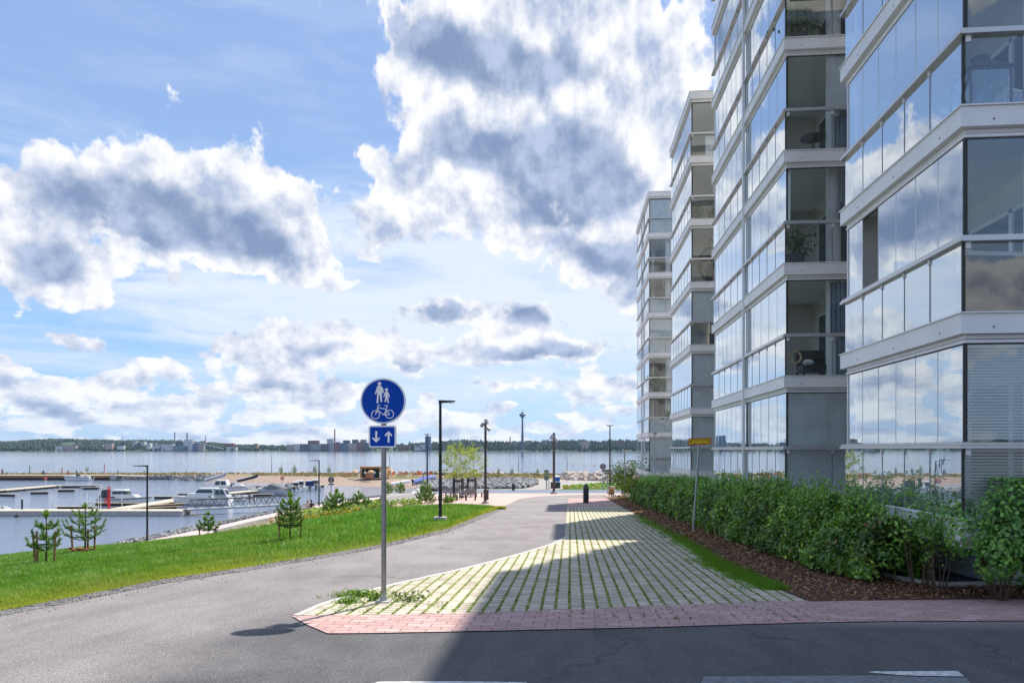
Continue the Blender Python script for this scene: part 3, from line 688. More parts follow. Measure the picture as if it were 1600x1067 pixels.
def tower(label, Y0, Y1, base, step, n, bays, style, roof=None, colr=.2, group=None, depth=11.0, name='apartment_building'):
    g = random.Random(int(Y0*7)); X1 = XF+depth
    t = thing(name, (XF, Y0, zp(Y0)), label, 'building', group)
    ztop = base+step*n
    core = MB(); core.box(XF+2.05, X1, Y0+.35, Y1-.35, base-.35, ztop-.2)
    core.build('wall', M['int_wall'], t)
    part = MB()
    for yb in [Y1-.22]+[Y0+(Y1-Y0)*f-.06 for f in bays[1:-1]]: part.box(XF+.12, XF+2.05, yb, yb+.12, base-.3, ztop-.3)
    part.build('partition', M['int_wall'], t)
    cl = MB(); cl.cyl((XF+1.42, Y0+.62, base-.2), (XF+1.42, Y0+.62, ztop-.2), colr, n=20)
    for f in bays[1:-1]: cl.cyl((XF+.75, Y0+(Y1-Y0)*f-.9, base-.2), (XF+.75, Y0+(Y1-Y0)*f-.9, ztop-.2), .14, n=16)
    cl.build('pillar', M['pier'], t, smooth=False)
    # inner facade openings, one part per bay
    for bi in range(len(bays)-1):
        ya = Y0+(Y1-Y0)*bays[bi]+.9; yb = Y0+(Y1-Y0)*bays[bi+1]-.8
        wd = MB()
        for k in range(n):
            zb = base+step*k
            wd.box(XF+2.0, XF+2.05, ya, yb, zb+.15, zb+2.25, 0)
            wd.box(XF+1.96, XF+2.0, ya, ya+.07, zb+.15, zb+2.25, 1); wd.box(XF+1.96, XF+2.0, yb-.07, yb, zb+.15, zb+2.25, 1)
            wd.box(XF+1.96, XF+2.0, (ya+yb)/2-.05, (ya+yb)/2+.05, zb+.15, zb+2.25, 1); wd.box(XF+1.96, XF+2.0, ya, yb, zb+2.18, zb+2.25, 1)
        wd.build('balcony_door', [M['tint'], M['white']], t)
    for k in range(n+1):
        zb = base+step*k; sl = MB(); H = .29 if k < n else .34; z1 = zb if k < n else zb+.10
        z0 = z1-H if k < n else zb-.24
        sl.box(XF-.10, XF+.05, Y0-.10, Y1+.10, z0, z1); sl.box(XF+.05, X1, Y0-.10, Y0+.05, z0, z1-.002); sl.box(XF+.05, X1, Y1-.05, Y1+.10, z0, z1-.002)
        sl.box(XF-.125, XF+.05, Y0-.125, Y1+.125, z1+.001, z1+.022); sl.box(XF+.05, X1, Y0-.125, Y0+.05, z1+.001, z1+.021)
        sl.box(XF+.05, X1, Y0+.05, Y1-.05, zb-.215, zb-.012, 1)
        # recessed tracks under the band
        for q, (dx, za, zc, mi_) in enumerate(((.00, z0-.065, z0-.004, 0), (.03, z0-.075, z0-.066, 2), (-.015, z0-.125, z0-.079, 0), (.03, z0-.142, z0-.126, 2))):
            sl.box(XF+dx, XF+.06, Y0+dx, Y1-dx, za, zc, mi_); sl.box(XF+.06, X1, Y0+dx, Y0+.06, za, zc, mi_)
        if k < n:
            for yy in np.arange(Y0+.5, Y1, 1.55): sl.box(XF-.104, XF-.1, yy-.012, yy+.012, z0+.08, z0+.105, 2)
            for xx in (XF+.35, XF+1.5): sl.box(xx-.012, xx+.012, Y0-.104, Y0-.1, z0+.08, z0+.105, 2)
        sl.build('roof_edge' if k == n else 'slab_band', [M['white_panel'], M['int_ceiling'], M['gap']], t)
    for k in range(n):
        zb = base+step*k; st = style.get(k, {})
        zu0, zu1 = zb+1.14, zb+step-.44
        # side (towards the lake)
        rail = MB()
        rail.box(XF-.13, XF-.01, Y0-.13, Y1+.05, zb+1.045, zb+1.095); rail.box(XF-.10, XF+.02, Y0-.10, Y1+.05, zb+1.10, zb+1.135)
        rail.box(XF-.01, X1, Y0-.13, Y0-.01, zb+1.044, zb+1.094); rail.box(XF+.02, X1, Y0-.10, Y0+.02, zb+1.099, zb+1.134)
        rail.build('handrail', M['alu'], t)
        for bi in range(len(bays)-1):
            ya = Y0+(Y1-Y0)*bays[bi]+(.04 if bi == 0 else .07); yb = Y0+(Y1-Y0)*bays[bi+1]-.07
            npn = max(3, round((yb-ya)/.76)); npl = max(3, round((yb-ya)/.92))
            fr = MB()
            for q in range(1, npn): fr.box(XF-.004, XF+.012, ya+(yb-ya)*q/npn-.007, ya+(yb-ya)*q/npn+.007, zu0, zu1)
            fr.box(XF-.02, XF+.02, yb-.02, yb+.02, zu0, zu1)
            wn = fr.build('window', M['alu'] if st.get('mull') != bi else M['gap'], t)
            pm = MB(); sk = st.get('open', {}).get(bi)
            if sk is None: panes(pm, 'x', XF, ya, yb, zu0, zu1, npn, g)
            else:
                w_ = (yb-ya)/npn
                if sk > 0: panes(pm, 'x', XF, ya, ya+w_*sk, zu0, zu1, sk, g)
                if sk < npn-1: panes(pm, 'x', XF, ya+w_*(sk+1), yb, zu0, zu1, npn-1-sk, g)
            pm.build('pane', M['glass_hi'], t).parent = wn
            rl = MB()
            for q in range(1, npl):
                yy = ya+(yb-ya)*q/npl
                rl.box(XF-.058, XF-.048, yy-.0045, yy+.0045, zb+.03, zb+1.04, 2); rl.box(XF-.075, XF-.03, yy-.02, yy+.02, zb+.95, zb+1.04)
            rr = rl.build('railing', [M['white'], M['gap'], M['zinc']], t)
            pm = MB(); panes(pm, 'x', XF-.05, ya-.05, yb+.03, zb+.025, zb+1.04, npl, g, .0012)
            pm.build('pane', M['glass_rail'], t).parent = rr
        # corner and bay posts
        # front (towards the road)
        fr = MB(); w2 = st.get('fw', 1.0); xs_ = [XF+.04+w2*q for q in range(0, int((X1-XF)/w2))]+[X1]
        for x_ in xs_[1:-1]: fr.box(x_-.007, x_+.007, Y0-.004, Y0+.012, zu0, zu1)
        fr.box(XF-.012, XF+.03, Y0-.012, Y0+.03, zu0, zu1, 1)
        wn = fr.build('window', [M['alu'], M['gap']], t)
        pm = MB()
        for a, c in zip(xs_, xs_[1:]): panes(pm, 'y', Y0, a, c, zu0, zu1, 1, g)
        pm.build('pane', M['glass_front'], t).parent = wn
        rl = MB(); xs_ = [XF, XF+1.15, XF+2.3, XF+4.5, X1]
        rl.box(XF-.058, XF-.03, Y0-.058, Y0-.03, zb+.03, zb+1.04, 1)
        for x_ in xs_[1:-1]: rl.box(x_-.006, x_+.006, Y0-.058, Y0-.048, zb+.03, zb+1.04, 1); rl.box(x_-.025, x_+.025, Y0-.075, Y0-.03, zb+.95, zb+1.04)
        rl.box(XF-.02, XF+.05, Y0-.075, Y0-.03, zb+.95, zb+1.04)
        rr = rl.build('railing', [M['white'], M['gap']], t)
        pm = MB()
        for a, c in zip(xs_, xs_[1:]): panes(pm, 'y', Y0-.05, a-.02, c-.02, zb+.025, zb+1.04, 1, g, .001)
        pm.build('pane', M['glass_front'], t).parent = rr
        # blinds, screens and curtains behind the panes
        def pleat(x0, x1, z0, z1, m_, nm='blind', yoff=.10, amp=.012, lam=.11):
            mb = MB(); q = int((x1-x0)/lam*2)+1; row = [(x0+(x1-x0)*i/q, Y0+yoff+(amp if i % 2 else -amp)) for i in range(q+1)]
            vs = [(a, c, z_) for z_ in (z0, z1) for a, c in row]; m = len(row)
            mb.add(vs, [(i, i+1, m+i+1, m+i) for i in range(m-1)]); return mb.build(nm, m_, t)
        for (part_, x0, x1, kind) in st.get('front', []):
            z0, z1 = (zu0, zu1) if part_ == 'u' else (zb+.03, zb+1.03)
            x0 += XF; x1 += XF
            if kind == 'pleat': pleat(x0+.05, x1, z0, z1, M['fabric_blind'], lam=.05, amp=.006)
            if kind == 'curtain': pleat(x0+.05, x1, z0, z1, M['curtain'], 'curtain', .25, .03, .12)
            if kind == 'rattan':
                mb = MB(); mb.box(x0+.03, x1, Y0+.04, Y0+.06, z0-.01, z1-.16); mb.build('rattan_screen', M['rattan'], t)
                mb = MB(); q = 26; top = [(x0+.03+(x1-x0)*i/q, z1-.13-.07*abs(math.sin(i/q*7.5))) for i in range(q+1)]
                for a, c in zip(top, top[1:]): mb.bar((a[0], Y0+.03, a[1]), (c[0], Y0+.03, c[1]), .09, .06, up=(0,0,1))
                mb.build('draped_cloth', M['cloth'], t)
            if kind == 'slats':
                mb = MB(); z_ = z1-.03
                while z_ > z0+.02:
                    mb.bar((x0+.04, Y0+.11, z_), (x1, Y0+.11, z_), .040, .003, up=(0, 1.1, 1)); z_ -= .046
                mb.bar((x0+.04, Y0+.11, z1-.01), (x1, Y0+.11, z1-.01), .05, .03)
                mb.build('slatted_blind', M['slat'], t)
        for (part_, f0, f1, kind) in st.get('side', []):
            z0, z1 = (zu0, zu1) if part_ == 'u' else (zb+.03, zb+1.03)
            ya, yb = Y0+(Y1-Y0)*f0+.05, Y0+(Y1-Y0)*f1-.05; mb = MB()
            if kind == 'slats':
                z_ = z1-.03
                while z_ > z0+.02:
                    mb.bar((XF+.10, ya, z_), (XF+.10, yb, z_), .040, .003, up=(1.1, 0, 1)); z_ -= .046
                mb.build('slatted_blind', M['slat'], t)
            else:
                q = int((yb-ya)/.06); row = [(XF+.11+(.012 if i % 2 else 0), ya+(yb-ya)*i/q) for i in range(q+1)]
                mb.add([(a, c, z_) for z_ in (z0, z1) for a, c in row], [(i, i+1, q+1+i+1, q+1+i) for i in range(q)]); mb.build('blind', M['fabric_blind'], t)
    dv = MB()
    for f in bays[1:-1]:
        yy = Y0+(Y1-Y0)*f; dv.box(XF-.14, XF-.06, yy-.045, yy+.045, base-.3, ztop+.1)
    if len(bays) > 2: dv.build('downpipe', M['white_panel'], t)
    # underside: recessed plinth and columns
    ub = MB(); ub.box(XF+(.95 if Y0 < 12 else 2.6), X1-.5, Y0+1.2, Y1-.2, zp(Y1)-.3, base-.22); ub.build('plinth', M['plinth'], t)
    for yy in ((Y0+.9, Y1-.7) if Y0 > 12 else ()):
        MB().cyl((XF+1.0, yy, zp(yy)-.2), (XF+1.0, yy, base-.22), .2, n=20).build('column', M['pier'], t)
    return t
PL = lambda x0=0, x1=11: [('u', x0, x1, 'pleat'), ('l', x0, x1, 'pleat')]
F_ = dict
T1 = tower('nearest glass balcony tower at the right edge of the view, cloud reflections in its panes', 10.81, 15.2, -1.03, 3.0, 7, [0, 1],
    {0: F_(front=[('l', 0, 11, 'slats'), ('u', 0, 11, 'slats')], side=[('l', .12, .93, 'slats'), ('u', 0, .19, 'slats')], mull=None),
     1: F_(front=[('l', 0, 11, 'rattan'), ('u', 1.1, 11, 'pleat')], open={0: 4}), 2: F_(front=[]), 3: F_(front=[])},
    group='glazed balcony towers along the shore path')
T2 = tower('tall two-bay glass balcony tower, second from the right, with a white downpipe between the bays', 19.3, 28.7, -1.05, 2.985, 7, [0, .455, 1],
    {0: F_(front=PL(), mull=0), 1: F_(front=[('u', 1.15, 11, 'curtain'), ('l', 1.3, 11, 'curtain')]), 2: F_(front=[('u', 1.45, 11, 'curtain')], side=[('u', .0, .10, 'pleat'), ('l', .5, .7, 'pleat')]),
     3: F_(front=[('u', 1.0, 11, 'pleat'), ('l', 1.25, 11, 'curtain')]), 4: F_(front=[('u', 0, 11, 'pleat')]), 5: F_(front=[('u', 0, 1.0, 'curtain')], side=[('u', .55, .8, 'pleat')]), 6: F_(front=PL())},
    group='glazed balcony towers along the shore path', colr=.19)
T3 = tower('narrow six-storey balcony tower, third from the right, with a hanging egg chair on one balcony', 34.0, 40.6, -1.0, 2.97, 6, [0, 1],
    {0: F_(front=[('u', 0, 1.5, 'pleat'), ('l', 0, 11, 'pleat')]), 1: F_(front=PL()), 2: F_(front=[('u', 0, 11, 'pleat')]), 3: F_(front=[]), 4: F_(front=[('u', .9, 11, 'curtain')]), 5: F_(front=[('l', .6, 11, 'pleat')])},
    group='glazed balcony towers along the shore path')
T4 = tower('farthest and lowest-looking glass balcony tower, leftmost of the row, above the water', 52.0, 61.0, -1.66, 2.90, 7, [0, .5, 1],
    {0: F_(front=PL()), 1: F_(front=[('l', 0, 11, 'pleat')]), 2: F_(front=[('u', 1.2, 11, 'pleat'), ('l', 1.2, 11, 'pleat')]), 3: F_(front=PL()), 4: F_(front=[('l', 0, 11, 'pleat')]), 5: F_(front=[]), 6: F_(front=PL())},
    group='glazed balcony towers along the shore path')
# entrance with a dark red door between the third and fourth tower
en = thing('entrance_porch', (6.6, 47.5, zp(47.5)), 'white framed porch with a dark red door between the third and fourth tower', 'porch')
q = at(1093, 702, 48); MB().box(q.x+.0, q.x+.14, 47.4, 47.6, zp(47.5), -.30).box(q.x+.14, q.x+2, 47.4, 47.6, -.42, -.30).build('frame', M['white_panel'], en)
MB().box(q.x+.14, q.x+1.9, 47.45, 47.55, zp(47.5), -.425).build('door', M['darkred'], en)
# round concrete post in the black gravel under the nearest tower
o = MB().cyl((0,0,-.1), (0,0,1.05), .235, n=28).build('concrete_post', M['concrete'], None)
o.location = gr(1428, 877.5, BH); tag(o, 'short thick round concrete pillar standing in the black gravel behind the bushes', 'pillar')

# things kept on the balconies
def lantern(loc, s, label, m_):
    t = thing('lantern', loc, label, 'lantern')
    f = MB(); h = s*.62; w_ = s*.30
    f.box(-w_, w_, -w_, w_, 0, .03*s); f.box(-w_, w_, -w_, w_, h, h+.03*s)
    for a in (-1, 1):
        for c in (-1, 1): f.box(a*w_-(.025*s if a > 0 else 0), a*w_+(0 if a > 0 else .025*s), c*w_-(.025*s if c > 0 else 0), c*w_+(0 if c > 0 else .025*s), .03*s, h)
    for a in (-1, 1):
        f.bar((a*(w_-.01*s), -w_+.02*s, .04*s), (a*(w_-.01*s), w_-.02*s, h), .02*s, .02*s); f.bar((a*(w_-.01*s), w_-.02*s, .04*s), (a*(w_-.01*s), -w_+.02*s, h), .02*s, .02*s)
    f.build('frame', m_, t, local=True)
    r_ = MB(); r_.add([(-w_*1.1,-w_*1.1,h+.03*s),(w_*1.1,-w_*1.1,h+.03*s),(w_*1.1,w_*1.1,h+.03*s),(-w_*1.1,w_*1.1,h+.03*s),(-w_*.3,-w_*.3,h+.24*s),(w_*.3,-w_*.3,h+.24*s),(w_*.3,w_*.3,h+.24*s),(-w_*.3,w_*.3,h+.24*s)],
        [(0,1,5,4),(1,2,6,5),(2,3,7,6),(3,0,4,7),(4,5,6,7),(3,2,1,0)]); r_.lathe([(w_*.28, h+.24*s), (w_*.45, h+.29*s), (w_*.45, h+.31*s), (w_*.1, h+.35*s)], n=12)
    r_.build('roof', m_, t, local=True)
    g_ = MB(); g_.box(-w_*.93, w_*.93, -w_*.93, w_*.93, .035*s, h-.002); g_.build('glass', M['lamp_glass'], t, local=True)
    return t
lan_m = mat('grey_lantern_metal', (.10,.115,.13), .5, .5)
lantern((XF+.42, 11.18, 4.99), .98, 'large grey metal lantern on the balcony floor of the nearest tower', lan_m)
lantern((XF+.74, 11.05, 4.99), .42, 'small white lantern beside the large grey one on the balcony', M['white'])
bench = thing('slatted_bench', (XF+.95, 12.2, 4.99), 'white slatted bench standing behind the lanterns on the balcony', 'bench')
sl = MB()
for k in range(4): sl.box(-.45, .6, .28, .31, .12+.19*k, .22+.19*k)
for k in range(5): sl.box(-.45, .6, -.25+.10*k, -.17+.10*k, .40, .43)
sl.build('seat', M['white'], bench, local=True)
for a in (-.4, .5): MB().box(a, a+.05, -.22, -.17, 0, .40).build('leg', M['white'], bench, local=True)
tb = thing('round_table', (XF+.75, 13.2, 4.99), 'round blue-grey table seen through the side glass of the nearest tower', 'table')
MB().lathe([(.42,.70),(.44,.715),(.42,.73)], n=28).build('top', mat('blue_table', (.05,.10,.18), .4), tb, local=True)
MB().lathe([(.2,0),(.03,.03),(.03,.70)], n=14).build('leg', M['charcoal'], tb, local=True)
# hanging egg chair on the third tower
ec = thing('hanging_chair', (XF+.95, 34.75, -1.0+2.97*3), 'black rattan egg chair hanging on a balcony of the third tower', 'chair')
cg = MB()
for k in range(14):
    a = math.pi*k/14; cg.tube([(.50*math.cos(a)*math.sin(b_)*1.0, .5*math.sin(a)*math.sin(b_), 1.05+.82*math.cos(b_)) for b_ in np.linspace(.1, math.pi-.05, 14) ], .013, 4)
    if k not in (3, 4, 5, 6): cg.tube([(-.50*math.cos(a)*math.sin(b_), -.5*math.sin(a)*math.sin(b_), 1.05+.82*math.cos(b_)) for b_ in np.linspace(.1, math.pi-.05, 14)], .013, 4)
for z_ in (.45, .75, 1.05, 1.35): r_ = .5*math.sqrt(1-((z_-1.05)/.83)**2); cg.tube([(r_*math.cos(t_), r_*math.sin(t_), z_) for t_ in np.linspace(-4.4, 1.2, 20)], .010, 4)
cg.build('basket', M['black'], ec, local=True)
MB().ico((.1, .1, .75), .34, .3, .45, .1).ico((.1, .05, .45), .36, .32, .2, .1).build('cushion', M['charcoal'], ec, local=True)
MB().tube([(.0,0,1.87),(.0,.0,2.2),(.12,.1,2.28),(.35,.3,2.1),(.45,.4,.6),(.4,.4,.02)], .025, 6).lathe([(.45,0),(.45,.03)], (.2,.2,0), 20).build('stand', M['black'], ec, local=True)
lantern((XF+.45, 34.6, -1.0+2.97*2), .85, 'pale lantern standing beside dark boxes on a third-tower balcony', M['zinc'])
bx_ = thing('storage_box', (XF+1.35, 34.7, -1.0+2.97*2), 'dark storage box on a third-tower balcony beside a pale lantern', 'box')
MB().box(-.35, .4, -.2, .3, 0, .62).build('body', M['charcoal'], bx_, local=True); MB().box(-.37, .42, -.22, .32, .623, .68).build('lid', M['black'], bx_, local=True)
def pot(loc, label, seed, flower=None, s=1.0):
    t = thing('potted_plant', loc, label, 'plant'); g = np.random.default_rng(seed)
    MB().lathe([(.13*s,0),(.19*s,.32*s),(.20*s,.34*s),(.16*s,.34*s)], n=14).build('pot', M['charcoal'], t, local=True)
    p_ = g.normal(size=(260, 3))*np.array([.17, .17, .16])*s+np.array([0, 0, .58*s]); tt = tints(260, (.03,.08,.015), (.10,.22,.04), g)
    if flower: tt[:50] = np.array(flower)
    lf = leaf_cloud('foliage', p_, np.full(260, .10*s), tt, M['leaf_m'], None, seed=seed); lf.parent = t; return t
pot((XF+.35, 34.5, -1.0+2.97*4), 'dark leafy potted plant on an upper third-tower balcony', 5)
pot((XF+1.0, 34.5, -1.0+2.97*4), 'small dark potted plant to the right of a leafier one on an upper third-tower balcony', 6, s=.8)
pot((XF+1.55, 52.5, -1.66+2.92), 'potted plant with red flowers on a farthest-tower balcony', 7, (.55,.02,.03), 1.9)
pot((XF+.5, 52.5, -1.66+2.92*2), 'green planter of herbs on a farthest-tower balcony', 8, s=1.6)
pot((XF+.35, 53.6, -1.66), 'leafy green plant behind the low side glass of the farthest tower', 9, s=1.5)
pot((XF+.45, 20.0, -1.05+2.985*2), 'dark potted shrub on the floor above the lounge chair in the second tower', 11, s=1.3)
pot((XF+.5, 20.0, -1.05+2.985*4), 'leafy potted plant high up in the second tower behind the front glass', 12, s=1.4)
tq = thing('round_table', (XF+.95, 20.1, -1.05+2.985*3), 'small dark round table in the middle height of the second tower', 'table')
MB().lathe([(.33,.68),(.35,.70),(.33,.72)], n=20).build('top', M['charcoal'], tq, local=True); MB().lathe([(.18,0),(.025,.03),(.025,.68)], n=12).build('leg', M['black'], tq, local=True)
sf = thing('lounge_chair', (XF+1.0, 20.2, -1.05+2.985), 'dark lounge chair with a white cushion on a second-tower balcony', 'chair')
MB().box(-.4, .35, -.3, .35, .22, .38).box(-.4, .35, .25, .4, .38, .85).box(.35, .45, -.3, .4, .2, .6).build('seat', M['black'], sf, local=True)
MB().ico((-.15, 0, .48), .2, .16, .1, .05).build('cushion', M['white'], sf, local=True)
MB().box(-.38,-.33,-.28,-.23,0,.22).box(.3,.35,-.28,-.23,0,.22).box(-.38,-.33,.3,.35,0,.22).box(.3,.35,.3,.35,0,.22).build('legs', M['black'], sf, local=True)
rg = MB(); rg.tube([(XF+.30+.15*math.sin(t_), 19.55, -1.05+2.985+.55+.15*math.cos(t_)) for t_ in np.linspace(0, 6.28, 22)], .025, 6); rg.cyl((XF+.30,19.55,-1.05+2.985), (XF+.30,19.55,-1.05+2.985+.41), .02, n=8).lathe([(.12,0),(.12,.03)], (XF+.30,19.55,-1.05+2.985), 14)
tag(rg.build('ring_ornament', M['wood']), 'ring shaped ornament on a foot on a second-tower balcony', 'ornament')
lt = thing('string_lights', (XF, 10.81, 4.99), 'string of bare bulbs hung under a ceiling of the nearest tower', 'lights')
pts_ = [(XF+.10+.9*f, 10.95, 4.99+2.56-.36-.12*math.sin(f*math.pi)) for f in np.linspace(0, 1, 14)]
MB().tube(pts_, .004, 5).build('cable', M['black'], lt)
for k in (1, 3, 8, 12): MB().cyl(Vector(pts_[k])+Vector((0,0,-.07)), Vector(pts_[k])+Vector((0,0,-.005)), .018, n=8).ico(Vector(pts_[k])+Vector((0,0,-.12)), .028, .028, .05, 0).build('bulb', M['charcoal'], lt)

# ------------------------------------------------------------------ vegetation
def core_twigs(mb, base, n, h, spread, g, r0=.012):
    for k in range(n):
        a = g.random()*6.28; sp = spread*(.4+.6*g.random()); hh = h*(.6+.4*g.random())
        b0 = Vector(base)+Vector((math.cos(a)*.08, math.sin(a)*.08, -.05))
        mb.tube([b0, b0+Vector((math.cos(a)*sp*.4, math.sin(a)*sp*.4, hh*.45)), b0+Vector((math.cos(a+.4)*sp*.8, math.sin(a+.4)*sp*.8, hh))], [r0, r0*.7, r0*.35], 4)
def make_hedge():
    g = np.random.default_rng(11)
    t = thing('hedge', (5.0, 30, zp(30)), 'long dense dark green hedge between the bark mulch and the glass towers', 'hedge')
    # centre line (x,y) and half width, height
    line = [(5.20,12.1,.50,1.05),(5.12,13.0,.70,1.22),(5.05,15.5,.78,1.38),(5.0,18,.80,1.42),(5.05,24,.82,1.45),(5.15,32,.85,1.5),(5.1,42,.85,1.5),(5.1,50,.8,1.5)]
    ys = np.array([l[1] for l in line])
    def cl(y): return [np.interp(y, ys, [l[k] for l in line]) for k in (0, 2, 3)]
    N = 64000
    y = 11.7*(52/11.7)**(g.random(N)**1.0*.98+.01)
    y = np.where(g.random(N) < .12, 11.7+g.random(N)*2.4, y)
    cx_, hw, hh = cl(y)
    th = g.random(N)*math.pi*1.15-.1*math.pi-.02
    rr = 1-.34*g.random(N)**1.4
    lump = .10*np.sin(y*2.1+th*2)+.08*np.sin(y*4.7+1.3+th*3)+.05*np.sin(y*9.1)
    x = cx_-np.cos(th)*hw*(rr+lump)
    hh = hh*(.94+.07*np.sin(y*1.15+.6)+.05*np.sin(y*2.9)); z = .06+np.maximum(np.sin(th), -.1)*hh*(rr*.95+lump)
    z = np.maximum(z, .05+g.random(N)*.25)
    end = y < 12.2
    P_ = np.stack([x, y, z-(PA+PS*y)+.10], 1)
    nr_ = np.stack([-np.cos(th), np.where(end, -1.0, -.15), np.abs(np.sin(th))+.35], 1)
    D = y
    size = np.clip(.068+(D-12)*.0024, .062, .15)*(.55+.9*g.random(N))
    tn = tints(N, (.065,.155,.02), (.31,.53,.07), g, 1.4)
    big = .75+.35*np.sin(y*1.9+x*2.2)*np.sin(z*3.1+y*.7); tn *= big[:, None]; yel = g.random(N) < .08; tn[yel] = tn[yel]*np.array([2.0, 1.5, .9]); brn = g.random(N) < .012; tn[brn] = np.array([.30,.19,.07])
    
    # upright shoots standing out of the top
    SP = []; SN = []; SS = []; ST = []; sh = MB()
    for k in range(1050):
        yy = 12.3*(50/12.3)**g.random(); c_, h_, H_ = cl(yy); a = math.pi*(.18+.6*g.random())
        bx0 = c_-np.cos(a)*h_*.75; bz = -(PA+PS*yy)+np.sin(a)*H_*.90+.14; L = .18+.42*g.random()**1.3
        lean = Vector(((g.random()-.5)*.25-.1*np.cos(a), (g.random()-.5)*.2, 1)).normalized()
        b0 = Vector((bx0, yy, bz)); sh.tube([b0, b0+lean*L], [.005, .002], 3)
        for j in range(8):
            f = (j+1)/8; q = b0+lean*L*f; an = j*2.4
            SP.append((q.x+math.cos(an)*.03, q.y+math.sin(an)*.03, q.z)); SN.append((math.cos(an)*.6, math.sin(an)*.6, .8)); SS.append(.075*(1.1-.35*f)*(1+max(0, yy-14)*.02)); ST.append((.20, .42, .06))
    P_ = np.concatenate([P_, SP]); nr_ = np.concatenate([nr_, SN]); size = np.concatenate([size, SS]); tn = np.concatenate([tn, np.array(ST)*(.8+.5*g.random((len(ST), 1)))])
    leaf_cloud('foliage', P_, size, tn, M['leaf'], t, aspect=.62, seed=3, nrm=nr_, jit=.95)
    tw = MB()
    for k in range(150):
        yy = 12.4*(48/12.4)**g.random(); c_, h_, H_ = cl(yy); xx = c_-h_*.4+g.random()*.5
        core_twigs(tw, (xx, yy, zp(yy)), 3, H_*.8, .45, g)
    tw.v += sh.v and [] ; n0 = len(tw.v); tw.v += sh.v; tw.f += [tuple(n0+i for i in f) for f in sh.f]; tw.i += sh.i
    tag(tw.build('twigs', M['bark'], t), kind='stuff')
make_hedge()
def bush(name, loc, label, n, rad, h, size, lo, hi, seed, cat='bush', m_='leaf', stems=7, aspect=.6, z0=.25, shell=.5, up=.5, ysq=1.0, yoff=0.0):
    g = np.random.default_rng(seed); t = thing(name, loc, label, cat)
    d_ = g.normal(size=(n, 3)); d_ /= np.linalg.norm(d_, axis=1)[:, None]
    r_ = (1-shell*g.random(n))
    lump = 1+.16*np.sin(d_[:, 0]*5+seed)*np.cos(d_[:, 1]*4)+.12*np.sin(d_[:, 2]*7+d_[:, 0]*6)
    P_ = d_*(r_*lump)[:, None]*np.array([rad, rad, h*(1-z0)/2*1.05])+np.array([0, 0, h*(z0+(1-z0)/2)])
    lobes = g.normal(size=(14, 3))*np.array([rad*.55, rad*.55, h*.20])+np.array([0, 0, h*(z0+(1-z0)/2)])
    li = g.integers(14, size=n); use = g.random(n) < .55
    P_[use] = (lobes[li]+d_*(.75+.25*r_)[:, None]*np.array([rad*.42, rad*.42, h*.20]))[use]; P_[:, 2] = np.clip(P_[:, 2], .02, h*1.05)
    P_[:, 1] = P_[:, 1]*ysq+yoff
    P_ += np.array(loc)
    leaf_cloud('foliage', P_, size*(.7+.6*g.random(n)), tints(n, lo, hi, g), M[m_], t, aspect=aspect, seed=seed, nrm=d_*.6+np.array([0, 0, up]), jit=.9)
    tw = MB(); core_twigs(tw, loc, stems, h*.85, rad*.9, g, .014*max(1, h/1.3)); tw.build('stem', M['bark'], t)
    return t
bush('bush', gr(1562, 932.5, .05), 'broad-leaved bright green bush at the right end, in front of the striped blinds', 5600, .66, 1.66, .068, (.055,.16,.03), (.23,.47,.075), 21, ysq=.6, yoff=-.30, stems=9, aspect=.55, z0=.16, shell=.62)
bush('bush', gr(1690, 934, .05), 'dense dark bush cut off by the right edge of the view', 1500, .6, 1.35, .10, (.018,.055,.016), (.05,.13,.03), 29, aspect=.7)
bush('shrub', gr(1372, 902, BH), 'loose open shrub with sprawling low shoots at the near end of the hedge', 1500, .50, .90, .062, (.06,.16,.025), (.25,.48,.07), 22, z0=.05, shell=.8)
bush('shrub', gr(1438, 921, .05), 'thin tall shoots of shrub rising in front of the concrete pillar', 620, .40, 1.42, .066, (.07,.19,.03), (.28,.50,.08), 23, z0=.46, shell=.95, ysq=.8)
bush('shrub', gr(1468, 925, .05), 'thin leafy shoots filling the gap between the pillar and the right-hand bush', 420, .28, 1.22, .064, (.07,.19,.03), (.28,.50,.08), 28, z0=.48, shell=.95, ysq=.7)
bush('shrub', gr(1335, 899, BH), 'low shrub clump with pale leaves spilling over the mulch', 900, .5, .75, .06, (.04,.12,.03), (.14,.28,.08), 24, z0=.02, shell=.8)
bush('shrub', gp(992, 781), 'yellow-green shrub at the far end of the hedge', 2600, 1.35, 2.0, .13, (.10,.19,.02), (.28,.38,.04), 25, m_='leaf_m', z0=.05)
bush('shrub', gp(1018, 784), 'small bright green mound of leaves at the foot of the yellow-green shrub', 1400, 1.0, 1.1, .11, (.06,.15,.02), (.15,.27,.03), 27, m_='leaf_m', z0=.0)
bush('bush', gp(974, 775), 'dark rounded bush standing behind the yellow-green shrub, under the glass-topped lamp', 2600, 1.65, 3.2, .16, (.02,.05,.015), (.10,.17,.05), 26, m_='leaf_m', z0=.12)

